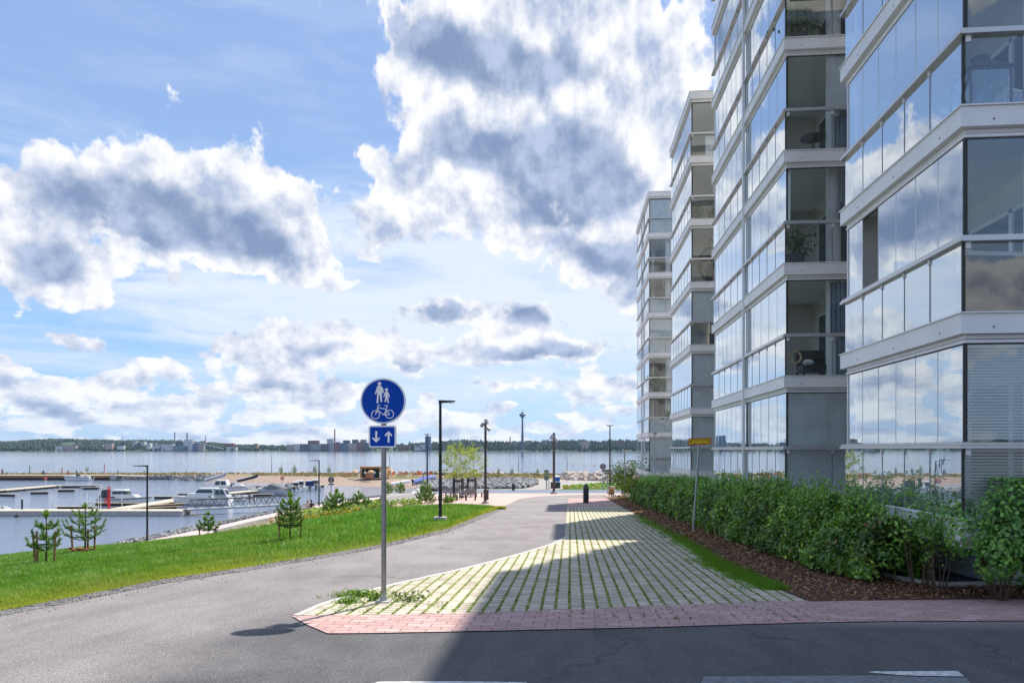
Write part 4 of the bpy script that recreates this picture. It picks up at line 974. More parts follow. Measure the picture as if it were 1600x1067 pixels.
# lawn blades: thick near the road, sparser and larger far away
def lawn():
    g = np.random.default_rng(5); V = []; T = []
    N = 230000
    px = np.concatenate([g.random(int(N*.55))*560-160, g.random(int(N*.45))*950-160])
    f = g.random(N); px = px[:N]
    gx = [r_[0] for r_ in GE]; cx = [r_[0] for r_ in CR]
    ge = np.interp(px, gx, [r_[1] for r_ in GE])
    k = fw[1]+rt[1]*(px-CX)/FPX; D0 = PA/((ge-HY)/FPX-PS*k); z0 = -(ge-HY)/FPX*D0
    y1 = np.interp(px, cx, [r_[1] for r_ in CR]); D1 = np.interp(px, cx, [r_[2] for r_ in CR]); z1 = -(y1-HY)/FPX*D1
    f = f**1.25
    D = D0+(D1-D0)*f; z = z0+(z1-z0)*f+.12*np.sin(f*math.pi)*np.minimum(1, (778-px)/200.)
    xc = (px-CX)/FPX*D; X = D*fw[0]+xc*rt[0]; Y = D*fw[1]+xc*rt[1]
    s_ = np.clip(D/16, .7, 3.0)*1.25; clump = .6+.35*np.sin(X*1.7+np.sin(Y*1.1)*2)*np.sin(Y*1.3+X*.6)+.35*np.sin(X*5.3+np.sin(Y*3.9)*1.5)*np.sin(Y*4.7+X*1.6)+.35*g.normal(size=N)*.6
    h = np.clip(.07*s_**.7*(.7+.6*clump), .03, .2)*np.where(f < .04, .6, 1)
    an = g.random(N)*math.pi; wd = .0075*s_
    ln = g.normal(size=(N, 2))*.35*h[:, None]+np.array([-.25, -.15])*h[:, None]*(.4+clump[:, None]*.5)
    b0 = np.stack([X-np.cos(an)*wd, Y-np.sin(an)*wd, z-.01], 1); b1 = np.stack([X+np.cos(an)*wd, Y+np.sin(an)*wd, z-.01], 1)
    tp = np.stack([X+ln[:, 0], Y+ln[:, 1], z+h], 1)
    V = np.stack([b0, b1, tp], 1).reshape(-1, 3); F = np.arange(3*N)
    t = g.random((N, 1)); base = np.array([.050, .165, .006])*(1-t)+np.array([.19, .42, .035])*t
    dark = (clump[:, None] < .40); base = np.where(dark, base*np.array([.62,.72,.6]), base); pal = (clump[:, None] > .95) & (t > .5); base = np.where(pal, np.array([.30,.46,.16]), base)
    edge = np.exp(-(D-D0)/1.3)[:, None]*(.6+.6*g.random((N, 1))); edge = np.clip(edge, 0, 1)
    base = base*(1-edge)+np.array([.46, .46, .04])*edge
    dry = np.sin(X*.9+2*np.sin(Y*.5))*np.sin(Y*.8-X*.3)+g.normal(size=N)*.35
    dm = np.clip((dry-.55)*1.2, 0, .75)[:, None]; base = base*(1-dm)+np.array([.26, .30, .06])*dm
    base = base*.86+.10*base.mean(1)[:, None]; base *= .7+.6*g.random((N, 1))
    o = raw_mesh('grass', V, F, 3, base, M['grass'])
    tag(o, kind='stuff')
lawn()
def tufts(name, pts, h, wd, lo, hi, seed, blades=14, spread=.05):
    g = np.random.default_rng(seed); P_ = np.repeat(np.array([tuple(p) for p in pts]), blades, 0); n = len(P_)
    P_[:, :2] += g.normal(size=(n, 2))*spread; hh = h*(.5+g.random(n)); an = g.random(n)*3.14; ln = g.normal(size=(n, 2))*.45*hh[:, None]
    b0 = P_+np.stack([-np.cos(an)*wd, -np.sin(an)*wd, np.full(n, -.005)], 1); b1 = P_+np.stack([np.cos(an)*wd, np.sin(an)*wd, np.full(n, -.005)], 1)
    tp = P_+np.stack([ln[:, 0], ln[:, 1], hh], 1)
    o = raw_mesh(name, np.stack([b0, b1, tp], 1).reshape(-1, 3), np.arange(3*n), 3, tints(n, lo, hi, g), M['grass']); tag(o, kind='stuff'); return o
g_ = np.random.default_rng(44)
# grass in the joints and along the right margin of the paved strip
pts = []
for k in range(2600):
    Y_ = 9+g_.random()**1.6*32; j = g_.integers(-22, 26); X_ = (j-.05)*.191+g_.normal()*.006
    # inside the strip
    px_l = float(np.interp(Y_, [8.95, 9.9, 11.5, 13.1, 15.6, 20.8, 45], [-3.4, -2.9, -2.05, -1.35, -.75, -.12, -.15]))
    px_r = float(np.interp(Y_, [9.3, 10, 13, 18, 28, 41], [3.3, 3.0, 2.75, 2.65, 2.95, 3.1]))
    if px_l < X_ < px_r: pts.append((X_, Y_, zp(Y_)+.008))
tufts('joint_grass', pts, .020, .0045, (.03,.07,.008), (.13,.20,.02), 45, 10, .012)
pts = []
for k in range(2300):
    f = g_.random(); px_ = float(np.interp(f, [0, .2, .55, .8, 1], [1000, 1060, 1130, 1180, 1225])); py_ = float(np.interp(px_, [1000, 1060, 1130, 1215, 1264], [806, 838, 880, 918, 938]))
    p = gp(px_+abs(g_.normal())*-12*(1 if px_ < 1120 else 1.6)+3+g_.random()*8, py_); pts.append((p.x, p.y, zp(p.y)+.01))
tufts('margin_grass', pts, .055, .005, (.06,.17,.008), (.22,.38,.03), 46, 16, .05)
pts = [tuple(gp(560+g_.normal()*26, 932+g_.normal()*3.5)) for k in range(40)]+[tuple(gp(545+g_.normal()*12, 941+g_.normal()*3)) for k in range(16)]+[tuple(gp(628+g_.normal()*22, 936+g_.normal()*5)) for k in range(34)]+[tuple(gp(500+g_.random()*200, 950+g_.normal()*4)) for k in range(22)]
def weed(name, px, py, label, n, r_, h, seed, lo=(.07,.16,.015), hi=(.22,.36,.05)):
    g = np.random.default_rng(seed); loc = gp(px, py); t = thing(name, loc, label, 'weeds')
    P_ = np.array(loc)+np.stack([g.normal(size=n)*r_, g.normal(size=n)*r_*.6, g.random(n)**1.5*h+.01], 1)
    leaf_cloud('leaves', P_, np.full(n, .045)*(.6+.7*g.random(n)), tints(n, lo, hi, g), M['leaf_m'], t, seed=seed)
    mb = MB()
    for k in range(9):
        a = g.normal(size=2)*r_; mb.tube([Vector(loc)+Vector((a[0]*.2, a[1]*.2, 0)), Vector(loc)+Vector((a[0], a[1], h*(.7+.6*g.random())))], [.004, .0015], 3)
    mb.build('stem', M['bark'], t)
weed('weeds', 560, 931, 'bright green weeds on the pavers left of the sign pole', 380, .15, .08, 51)
weed('weeds', 545, 942, 'small light green weeds creeping nearest the brick edge, left of the sign pole', 200, .09, .06, 52)
weed('weeds', 640, 939, 'wiry darker weeds right of the sign pole base', 150, .14, .14, 53, (.05,.09,.02), (.16,.24,.04))
weed('weeds', 588, 938, 'green weeds close against the foot of the sign pole', 160, .07, .10, 54)
tufts('joint_grass', pts, .05, .004, (.08,.16,.01), (.22,.34,.04), 47, 10, .03)
# loose chips of bark and stones
def mo_v(j): return mb_[j]
g = np.random.default_rng(61); mb = MB(); pts = []
cw_ = np.array([(mo_v(j+1)-mo_v(j)).length*max(.25, 9/(.5*(mo_v(j+1)+mo_v(j))).length) for j in range(nmo-1)]); cw_ /= cw_.sum()
n = 16000; P_ = []
for k in range(n):
    j = int(g.choice(nmo-1, p=cw_)); fr_ = g.random(); r_ = g.random()*2.25; i_ = min(2, int(r_)); u_ = r_-i_
    A_, B_, C_, D_ = mb_[i_*nmo+j], mb_[i_*nmo+j+1], mb_[(i_+1)*nmo+j], mb_[(i_+1)*nmo+j+1]
    if i_ == 2: u_ *= .6
    q = A_.lerp(B_, fr_).lerp(C_.lerp(D_, fr_), u_); P_.append((q.x, q.y, q.z+.008+g.random()*.025))
P_ = np.array(P_)
o = leaf_cloud('bark_chips', P_, (.025+.055*g.random(n))*np.clip(P_[:,1]/11, 1, 2), tints(n, (.07,.03,.016), (.55,.33,.21), g, 1.5), M['leaf_m'], None, up=1.2, aspect=.35, seed=9); tag(o, kind='stuff')
n = 2600; px = 1290+g.random(n)*400; lo = np.interp(px, [e_[0] for e_ in edge], [e_[1] for e_ in edge]); py = lo-1-g.random(n)*34
mb = MB(); r61 = random.Random(61)
for a, c in zip(px, py):
    p = gr(a, max(c, 868), BH, .035); s_ = r61.uniform(.012, .03); mb.ico(p, s_, s_*.8, s_*.6, .3, r=r61)
tag(mb.build('crushed_stones', mat('black_stone', (.03,.033,.04), .7, 0, .4, 25, c2=(.13,.14,.16))), kind='stuff')
n = 1900; mb = MB()
for k in range(n):
    a = r61.uniform(-150, 780); y0 = interp(GE, a)[0]; y1 = interp(AE, a)[0]
    p = gp(a, r61.uniform(y0-1.0, y1+1.0) if r61.random() < .96 else r61.uniform(y1, y1+9), .006); s_ = r61.uniform(.008, .020)*(1 if p.y < 18 else 1.5); mb.ico(p, s_, s_*.8, s_*.6, .3, r=r61)
tag(mb.build('verge_stones', M['rock']), kind='stuff')

# young pines with stakes
def pine_proto(seed, h, whorls, dens=1.0, spread=.42):
    g = np.random.default_rng(seed); tr = MB(); NP = []; ND = []
    top = h; tr.tube([(0, 0, -.05), (.01*h, 0, h*.5), (0, 0, top)], [.020*h, .014*h, .006*h], 6)
    def shoot(p, d_, L, nn):
        for k in range(int(nn*dens*1.2)):
            f = k/max(1, nn*dens*1.2-1); q = p+d_*L*f
            a = g.random()*6.28; o1 = d_.orthogonal().normalized(); o2 = d_.cross(o1)
            nd = (d_*.75+(o1*math.cos(a)+o2*math.sin(a))*.8).normalized(); NP.append(tuple(q)); ND.append(tuple(nd))
    for w_ in range(whorls):
        z_ = h*(.26+.62*w_/whorls); L = h*spread*(1-.62*w_/whorls); nb = 5 if w_ < whorls-1 else 4; a0 = g.random()*6.28
        for b_ in range(nb):
            a = a0+b_*6.283/nb+g.normal()*.2; Lb = L*(.75+.4*g.random())
            pts = [Vector((0, 0, z_)), Vector((math.cos(a)*Lb*.5, math.sin(a)*Lb*.5, z_+Lb*.10)), Vector((math.cos(a)*Lb*.85, math.sin(a)*Lb*.85, z_+Lb*.32)), Vector((math.cos(a)*Lb, math.sin(a)*Lb, z_+Lb*.68))]
            tr.tube(pts, [.008*h, .006*h, .004*h, .003*h], 4)
            for p, q in zip(pts[:-1], pts[1:]): shoot(p.lerp(q, .1), (q-p).normalized(), (q-p).length, 34)
            for s_ in (-1, 1):
                st = pts[1].lerp(pts[2], .3); dd = Vector((math.cos(a+s_*.8), math.sin(a+s_*.8), .55)).normalized(); Ls = Lb*.38
                tr.tube([st, st+dd*Ls], [.004*h, .002*h], 3); shoot(st, dd, Ls, 30)
    shoot(Vector((0, 0, h*.86)), Vector((0, 0, 1)), h*.16, 60)
    for b_ in range(5):
        a = b_*1.257; dd = Vector((math.cos(a)*.6, math.sin(a)*.6, 1)).normalized(); shoot(Vector((0, 0, h*.9)), dd, h*.09, 22)
    return tr, np.array(NP), np.array(ND)
PM = {}
def young_pine(loc, label, seed, h, whorls=4, needle=.085, dens=1.0, group=None, spread=.42, tintk=1.0, rz=0.0):
    t = thing('young_pine', loc, label, 'young pine', group, rz)
    key = (seed, h)
    if key not in PM:
        tr, NP, ND = pine_proto(seed, h, whorls, dens, spread); g = np.random.default_rng(seed+1); n = len(NP)
        sd_ = np.cross(ND, g.normal(size=(n, 3))); sd_ /= np.linalg.norm(sd_, axis=1)[:, None]; wv_ = needle*.13
        L = needle*(.7+.6*g.random(n))[:, None]
        V = np.stack([NP-sd_*wv_, NP+sd_*wv_, NP+ND*L], 1).reshape(-1, 3)
        tn = tints(n, np.array((.08,.17,.04))*tintk, np.array((.28,.44,.10))*tintk, g); up_ = (NP[:, 2] > h*.8); tn[up_] *= np.array([1.4, 1.3, 1.0])
        a = tr.build('trunk', M['bark'], t, local=True); b_ = raw_mesh('crown', V, np.arange(3*n), 3, tn, M['needle'], t)
        PM[key] = (a.data, b_.data)
    else:
        for nm, me in zip(('trunk', 'crown'), PM[key]):
            o = bpy.data.objects.new(nm, me); col.objects.link(o); o.parent = t
    return t
SK = 1.0
def stakes(loc, label, offs, h=.95, seed=1, tie=True):
    t = thing('tree_stakes', loc, label, 'tree stakes'); r_ = random.Random(seed); tops = []; t.scale = (max(.5, min(1.6, SK)),)*3
    for (dx, dy, lx) in offs:
        MB().cyl((dx, dy, -.2), (dx+lx, dy, h+r_.uniform(-.08, .08)), .034, .032, 8).build('stake', M['stake'], t, local=True); tops.append(Vector((dx+lx*.62, dy, h*.62)))
    if tie:
        mb = MB()
        for p in tops: mb.bar(p, Vector((0, 0, h*.62)), .012, .035); mb.cyl(p-Vector((0,0,.03)), p+Vector((0,0,.03)), .040, n=8)
        mb.build('strap', M['rope'], t, local=True)
def onlawn(px, py, D): return at(px, py, D)
a_ = lawn_at(72, 881); k_ = depth(a_)/21.5; young_pine(a_, 'leftmost staked young pine, bare-stemmed with a tuft on top, on the lawn', 101, 1.60*k_, 3, spread=.36, dens=1.1)
SK = k_; stakes(a_, 'three leaning wooden stakes around the leftmost pine on the lawn', [(-.22,-.15,-.08),(-.05,-.28,-.03),(.33,-.1,.05)], .98)
a_ = lawn_at(133, 864); k_ = depth(a_)/24.5; young_pine(a_, 'second staked young pine from the left, with wide low branches above reddish debris', 102, 1.72*k_, 4, spread=.46)
SK = k_; stakes(a_, 'two wooden stakes and tie around the second pine from the left', [(-.36,-.1,-.09),(.35,0,0),(.03,.1,0)], .90, 2)
dry = MB(); r5 = random.Random(5)
for k in range(26): dry.ico(a_+Vector((r5.gauss(0,.28), r5.gauss(0,.12), .05+r5.random()*.12)), .10, .06, .04, .5, r=r5)
tag(dry.build('dry_branches', mat('dry_branch_litter', (.34,.12,.06), .9, 0, .3, 8)), 'heap of reddish dry branches at the foot of the second pine from the left', 'litter')
a_ = lawn_at(453, 843); k_ = depth(a_)/27.0; young_pine(a_, 'bushy staked young pine at the middle of the lawn edge, left of the road sign', 103, 1.80*k_, 5, spread=.34, dens=1.0)
SK = k_; stakes(a_, 'two dark wooden stakes tied around the bushy pine in the middle of the lawn', [(-.36,-.05,-.07),(.40,0,.05)], .90, 3)
SK = 1.0; a_ = lawn_at(325, 839); young_pine(a_, 'small thin young pine at the lawn edge left of the bushy pine, beside the promenade', 104, 1.15, 3, needle=.1)
stakes(a_, 'pair of thin stakes around the small pine beside the promenade', [(-.36,0,-.1),(.36,0,.02)], .62, 4)
for i, (px, py, D, h, lab) in enumerate([(526,812,43,1.85,'upright young pine just left of the road sign pole, at the upper lawn edge'),
    (512,810,45,1.1,'small pine close behind the upright one left of the road sign'), (548,806,50,1.2,'little pine between the upright pine and the sign pole'),
    (560,799,50,1.45,'young pine behind the sign pole, among low plants'), (576,801,50,1.1,'low bushy young pine nearest behind the sign pole'),
    (606,777,70,1.5,'young pine right of the sign pole, far back beside the planting beds'), (626,775,80,1.6,'young pine by the boat ramp, right of the sign pole'),
    (664,791,46.5,1.6,'leafy young pine left of the tall lamp post, at the end of the lawn'),(672,791,47,.95,'short pine shoots beside the leafy young pine near the tall lamp')]):
    young_pine(at(px, py, D), lab, 110+i % 3, 1.5, 4, needle=.12, dens=.9, rz=i*1.3).scale = (h/1.5,)*3
    if i in (0, 3): stakes(at(px, py, D), lab.split(',')[0].replace('young pine', 'stakes around the pine').replace('upright stakes', 'stakes'), [(-.3,0,-.03),(.4,0,0)], .9, i)
for i, (px, py, D, h, lab) in enumerate([(439,741,178,2.2,'leftmost small pine on the far spit, right of the lone thin lamp'),(460,741,178,2.4,'second small pine on the far spit'),
    (492,741,178,2.3,'third small pine on the far spit, left of the near lamp post'),(514,741,178,2.1,'fourth small pine on the far spit, above the round grey sign'),
    (136,738,195,1.6,'tiny bush-like pine at the quay end of the spit'),(800,743,160,1.8,'small pine on the bank between the two plaza lamps'),(779,742,160,1.6,'small pine on the bank just right of the spotlight mast'),(840,744,160,1.8,'small pine on the bank left of the information board')]):
    young_pine(at(px, py, D), lab, 120+i % 3, 1.5, 3, needle=.12, dens=.5, spread=.26, rz=i*2.1).scale = (h/1.5,)*3

# low plants in the beds between lawn, promenade and plaza
def bedplants():
    g = np.random.default_rng(71); P_ = []; S_ = []; T_ = []
    def patch(px0, px1, f0, f1, n, size, lo, hi, hgt):
        px = px0+(px1-px0)*g.random(n); f = f0+(f1-f0)*g.random(n)
        cl_ = np.sin(px*.23)*np.sin(f*31+px*.07); keep = cl_ > -.45
        for a, c in zip(px[keep], f[keep]):
            p = L1(a).lerp(L1b(a), min(1, c/.2)) if c < .2 else L1b(a).lerp(LP0(a), (c-.2)/.8)
            P_.append((p.x, p.y, p.z+g.random()**1.5*hgt)); S_.append(size); 
        T_.append(tints(int(keep.sum()), lo, hi, g))
    patch(440, 660, 0, .18, 4200, .16, (.05,.12,.02), (.26,.34,.05), .45); patch(345, 450, .02, .5, 1500, .16, (.05,.12,.02), (.26,.34,.05), .22)
    patch(470, 660, .15, .9, 5200, .24, (.07,.16,.02), (.36,.46,.08), .6)
    patch(440, 560, 0, .12, 800, .13, (.55,.30,.02), (.75,.50,.03), .35)
    patch(420, 600, .3, .9, 700, .2, (.30,.12,.06), (.5,.3,.2), .5)
    o = leaf_cloud('bed_plants', np.array(P_), np.array(S_)*(.6+.8*g.random(len(S_))), np.concatenate(T_), M['leaf_m'], None, seed=8, up=.8); tag(o, kind='stuff')
bedplants()
for i, (px, py, D) in enumerate([(585,800,49),(630,797,48.5),(640,797,48),(648,798,47.5),(618,799,48.5),(595,801,49),(700,787,48)]):
    bush('planted_shrub', at(px, py, D), ['low yellow-green shrub right of the sign pole at the lawn end','small green shrub right of a yellow-green one near the plaza path','rounded low shrub second from the plaza end of the bed','low green shrub nearest the pink path end of the bed','low shrub halfway between sign pole and tall lamp','low bright shrub just right of the sign pole','single low shrub behind the tall lamp post'][i], 420, .5, .6, .12, (.06,.12,.02), (.24,.34,.05), 200+i, m_='leaf_m', z0=.0, shell=.7)
# rough vegetation on the spit and bank
g = np.random.default_rng(81); P_ = []
for k in range(9000):
    px = -120+g.random()*1140
    if 560 < px < 695 or 330 < px < 395: continue
    if px < 700: p = LS1(px).lerp(LS2(px), .1+g.random()*.8)
    else: p = B1(px).lerp(B2(px), .15+g.random()*.7)
    P_.append((p.x, p.y, p.z+g.random()*.4))
o = leaf_cloud('bank_vegetation', np.array(P_), .30+.45*g.random(len(P_)), tints(len(P_), (.08,.09,.03), (.32,.23,.13), g), M['leaf_m'], None, up=1, seed=12); tag(o, kind='stuff')
def rockfield(name, f, n, s0, s1, m_, seed, flat=.75):
    r_ = random.Random(seed); mb = MB()
    for k in range(n):
        p, k_ = f(r_); s_ = r_.uniform(s0, s1)*k_; mb.ico(p, s_, s_*r_.uniform(.7, 1), s_*flat, .28, r=r_)
    return tag(mb.build(name, m_), kind='stuff')
def f1(r_): a = r_.uniform(60, 662); p = LP1(a).lerp(LW(a), r_.random()**.8); return p, min(1.0, .75+p.y/400)
rockfield('bank_rocks', f1, 2600, .16, .36, M['rock'], 91)
def f2(r_): a = r_.uniform(182, 345); p = LS1(a).lerp(LS0(a), r_.uniform(.05, 1)*min(1, (360-a)/60)); return p, 1
rockfield('quay_rocks', f2, 520, .35, .75, M['rock'], 92)
def f3(r_):
    a = r_.uniform(664, 838); f = r_.uniform(.06, .97)
    if a > 800: f = .52+(f-.52)*math.sqrt(max(.02, 1-((a-800)/38)**2))
    p = B0(a).lerp(B1(a), f); p.z += .12; return p, 1
rockfield('embankment_rocks', f3, 2600, .30, .70, M['rock'], 93)
emb = loft('embankment_ground', list(range(664, 838, 10)), [lambda a: B0(a).lerp(B1(a), .08 if a < 800 else .08+.4*((a-800)/50))+Vector((0,0,.09)), lambda a: B0(a).lerp(B1(a), .97 if a < 800 else .97-.4*((a-800)/50))+Vector((0,0,.09))], mat('embankment_soil', (.10,.10,.10), .9), [2])
def f4(r_):
    a = r_.uniform(-120, 690) if r_.random() < .75 else r_.uniform(690, 860)
    p = (LS2(a) if a < 695 else B2(a)); return p+Vector((r_.uniform(-.5,.5), r_.uniform(-3, 2), .05)), r_.choice([.7, 1, 1.5])
rockfield('shore_rocks', f4, 560, .25, .55, M['rock_warm'], 94)
def f5(r_): a = 878+r_.random()*150; p = B1(a).lerp(B2(a), r_.uniform(-.25, 1.0)); return p+Vector((0, 0, .25*r_.random())), r_.choice([.7, 1, 1.3])
rockfield('boulders', f5, 330, .5, 1.25, M['rock_warm'], 95)
# grassy mound with flowers right of the waste container
mound = loft('grass_mound', list(range(872, 1120, 8)), [lambda a: gp(a, 765.6), lambda a: at(a, 760 if a > 885 else 764, 100)+Vector((0,0,0)), lambda a: at(a, float(np.interp(a, [872, 900, 960, 1120], [763, 758.5, 756.5, 756])), 116), lambda a: at(a, 762, 128)], G['lawn'], [2, 2, 1])
g = np.random.default_rng(83); P_ = []
for k in range(2600):
    a = 880+g.random()*130; f = g.random(); p = at(a, 765.2-f*float(np.interp(a, [880, 960], [3, 8.6])), 98+18*f); P_.append((p.x, p.y, p.z+g.random()*.5))
tt = tints(len(P_), (.10,.22,.02), (.24,.40,.03), g); lowm = np.array(P_)[:, 1] < 102; fl = g.random(len(P_)) < .45; tt[lowm & fl] = np.array([.42, .16, .03]); 
o = leaf_cloud('mound_plants', np.array(P_), .22+.3*g.random(len(P_)), tt, M['leaf_m'], None, up=1, seed=13); tag(o, kind='stuff')

# two young broad-leaved trees by the benches
def young_tree(loc, label, seed, h, rad, nleaf):
    g = np.random.default_rng(seed); t = thing('young_tree', loc, label, 'young tree', ); tr = MB(); tips = []
    for s_ in range(2):
        x0 = (s_-.5)*.18; tr.tube([(x0, 0, -.1), (x0*1.3, .02, h*.35), (x0*2, .05, h*.62), (x0*2.4, 0, h*.95)], [.032, .026, .018, .006], 5)
        for k in range(15):
            z_ = h*(.30+.62*k/15); a = g.random()*6.28; L = rad*(1.0-.35*abs(k/15-.4))*(.7+.5*g.random())
            p0 = Vector((x0*1.5, .02, z_)); p1 = p0+Vector((math.cos(a)*L*.5, math.sin(a)*L*.5, L*.28)); p2 = p0+Vector((math.cos(a)*L, math.sin(a)*L, L*.55))
            tr.tube([p0, p1, p2], [.013, .008, .003], 4)
            for j in range(4):
                q = p1.lerp(p2, j/3); e_ = q+Vector((g.normal()*.25, g.normal()*.25, .1+g.normal()*.12)); tr.tube([q, e_], [.004, .002], 3); tips.append((q, e_))
    tr.build('trunk', M['birch_bark'], t, local=True)
    P_ = []
    for k in range(nleaf):
        a, c = tips[g.integers(len(tips))]; q = a.lerp(c, g.random()*1.3); P_.append((q.x+g.normal()*.09, q.y+g.normal()*.09, q.z+g.normal()*.08))
    o = leaf_cloud('crown', np.array(P_), .11*(.6+.7*g.random(nleaf)), tints(nleaf, (.16,.24,.03), (.42,.50,.09), g), M['leaf_m'], None, seed=seed, aspect=.6); o.parent = t
    # guard frame
    return t
def guard(loc, label):
    t = thing('tree_guard', loc, label, 'tree guard')
    for a in (-.34, .34):
        for c in (-.34, .34): MB().box(a-.05, a+.05, c-.05, c+.05, -.05, 1.62 if c < 0 else 1.56).build('post', M['charcoal'], t, local=True)
    MB().box(-.285, .285, -.38, -.31, 1.28, 1.42).box(-.285, .285, .31, .38, 1.28, 1.42).build('rail', M['charcoal'], t, local=True)
DB = gp(715, 780); db = 56.0
ta = at(716, 777.5, db); young_tree(ta, 'left one of two airy young trees with light green leaves beside the benches', 301, 4.0, 1.45, 2300)
guard(ta, 'dark square tree guard around the left young tree')
tb_ = at(737, 774, 62); young_tree(tb_, 'right one of two airy young trees with light green leaves, behind the benches', 302, 4.15, 1.3, 2100)
guard(tb_, 'dark square tree guard around the right young tree')

# ------------------------------------------------------------------ road sign in the foreground
def disc(mb, c, r0, r1, y, n=40, mi=0, sx=1, sz=1, a0=0, a1=2*math.pi):
    k = n; full = abs(a1-a0-2*math.pi) < 1e-6; vs = []
    for i in range(k+(0 if full else 1)):
        a = a0+(a1-a0)*i/k; vs += [(c[0]+r0*math.cos(a)*sx, y, c[1]+r0*math.sin(a)*sz), (c[0]+r1*math.cos(a)*sx, y, c[1]+r1*math.sin(a)*sz)]
    m_ = k if full else k; N = len(vs); fs = [(2*i, 2*i+1, (2*i+3) % N, (2*i+2) % N) for i in range(m_)]
    mb.add(vs, fs, mi)
def solid(mb, c, r, y0, y1, n=40, mi=0):
    mb.prism([(c[0]+r*math.cos(2*math.pi*i/n), c[1]+r*math.sin(2*math.pi*i/n)) for i in range(n)], 'y', y0, y1, mi)
def rrect(x0, x1, z0, z1, r, n=5):
    pts = []
    for (cx_, cz_, a0) in ((x1-r, z0+r, -90), (x1-r, z1-r, 0), (x0+r, z1-r, 90), (x0+r, z0+r, 180)):
        for i in range(n+1): a = R(a0+90*i/n); pts.append((cx_+r*math.cos(a), cz_+r*math.sin(a)))
    return pts
def stroke(mb, pts, w_, y, t=.0012):
    for a, c in zip(pts, pts[1:]):
        a = Vector((a[0], 0, a[1])); c = Vector((c[0], 0, c[1])); d_ = (c-a).normalized(); nn = Vector((d_.z, 0, -d_.x))*w_/2
        q = [a+nn, c+nn, c-nn, a-nn]; mb.prism([(v.x, v.z) for v in q], 'y', y-t, y)
    for p in pts[1:-1]: solid(mb, p, w_/2, y-t*.98, y, 8)
base = gp(598.5, 941.5)
sg = thing('road_sign', base, 'round blue family and bicycle sign over a two-arrow plate on a grey pole', 'road sign')
sg.rotation_euler = (0, 0, .055)
u = base.z  # local units: metres above the base
MB().cyl((0, .05, 0), (0, .05, 3.02), .036, n=20).build('pole', M['steel'], sg, smooth=False, local=True)
MB().prism(rrect(-.10, .10, -.07, .17, .02), 'z', 0, .03).cyl((0,.05,.03), (0,.05,.12), .055, .04, 14).build('foot', M['concrete'], sg, local=True)
DZ = 2.857
rim = MB(); solid(rim, (0, DZ), .322, .0, .012, 56); rim.build('sign_back', M['sign_back'], sg, local=True)
rm = MB(); solid(rm, (0, DZ), .318, -.0035, -.0002, 56); rm.build('sign_border', M['sign_white'], sg, local=True)
bl = MB(); solid(bl, (0, DZ), .301, -.0055, -.0037, 56); bl.build('sign_face', M['blue_sign'], sg, local=True)
Y_ = -.0057
sc_ = .64/605.0   # zoomed-photo pixels to metres; centre (516,430)
def S(p): return ((p[0]-516)*sc_, DZ-(p[1]-430)*sc_)
ad = MB()
def poly(mb, pts, t=.0014): mb.prism([S(p) for p in pts], 'y', Y_-t, Y_)
solid(ad, S((469,198)), 24*sc_, Y_-.0014, Y_, 18)
poly(ad, [(450,226),(488,226),(498,238),(508,268),(512,300),(500,345),(505,442),(484,445),(471,350),(458,350),(455,450),(450,461),(432,460),(430,445),(438,340),(430,300),(432,262),(440,236)])
poly(ad, [(432,245),(440,236),(446,262),(428,312),(424,336),(410,338),(408,322),(416,308)]); poly(ad, [(505,240),(520,270),(530,318),(516,322),(508,300),(498,262)])
ad.build('adult_symbol', M['sign_white'], sg, local=True)
ch = MB(); solid(ch, S((563,279)), 21*sc_, Y_-.0014, Y_, 18)
poly(ch, [(550,304),(578,304),(588,314),(590,345),(584,380),(596,455),(578,455),(567,396),(550,446),(534,442),(548,385),(542,345),(542,316)])
poly(ch, [(544,310),(548,332),(538,358),(534,382),(524,380),(528,350),(536,322)]); poly(ch, [(586,310),(598,330),(608,380),(596,384),(588,350),(582,330)])
ch.build('child_symbol', M['sign_white'], sg, local=True)
bk = MB()
for c_ in ((415,614), (605,606)):
    n = 30; ro, ri = 59*sc_, 49*sc_; cx_, cz_ = S(c_)
    for i in range(n):
        a, c = 2*math.pi*i/n, 2*math.pi*(i+1)/n
        bk.prism([(cx_+ri*math.cos(a), cz_+ri*math.sin(a)), (cx_+ro*math.cos(a), cz_+ro*math.sin(a)), (cx_+ro*math.cos(c), cz_+ro*math.sin(c)), (cx_+ri*math.cos(c), cz_+ri*math.sin(c))], 'y', Y_-.0014, Y_)
for pts, w_ in (([(415,614),(440,545),(452,492)], 11), ([(480,486),(462,484),(450,494),(442,508)], 10), ([(452,520),(548,535),(605,608)], 10), ([(446,540),(480,580),(524,614),(605,612)], 10), ([(530,612),(560,540),(572,496)], 10), ([(536,492),(584,492)], 9), ([(548,600),(560,575)], 8)):
    stroke(bk, [S(p) for p in pts], w_*sc_, Y_, .0016)
bk.build('bicycle_symbol', M['sign_white'], sg, local=True)
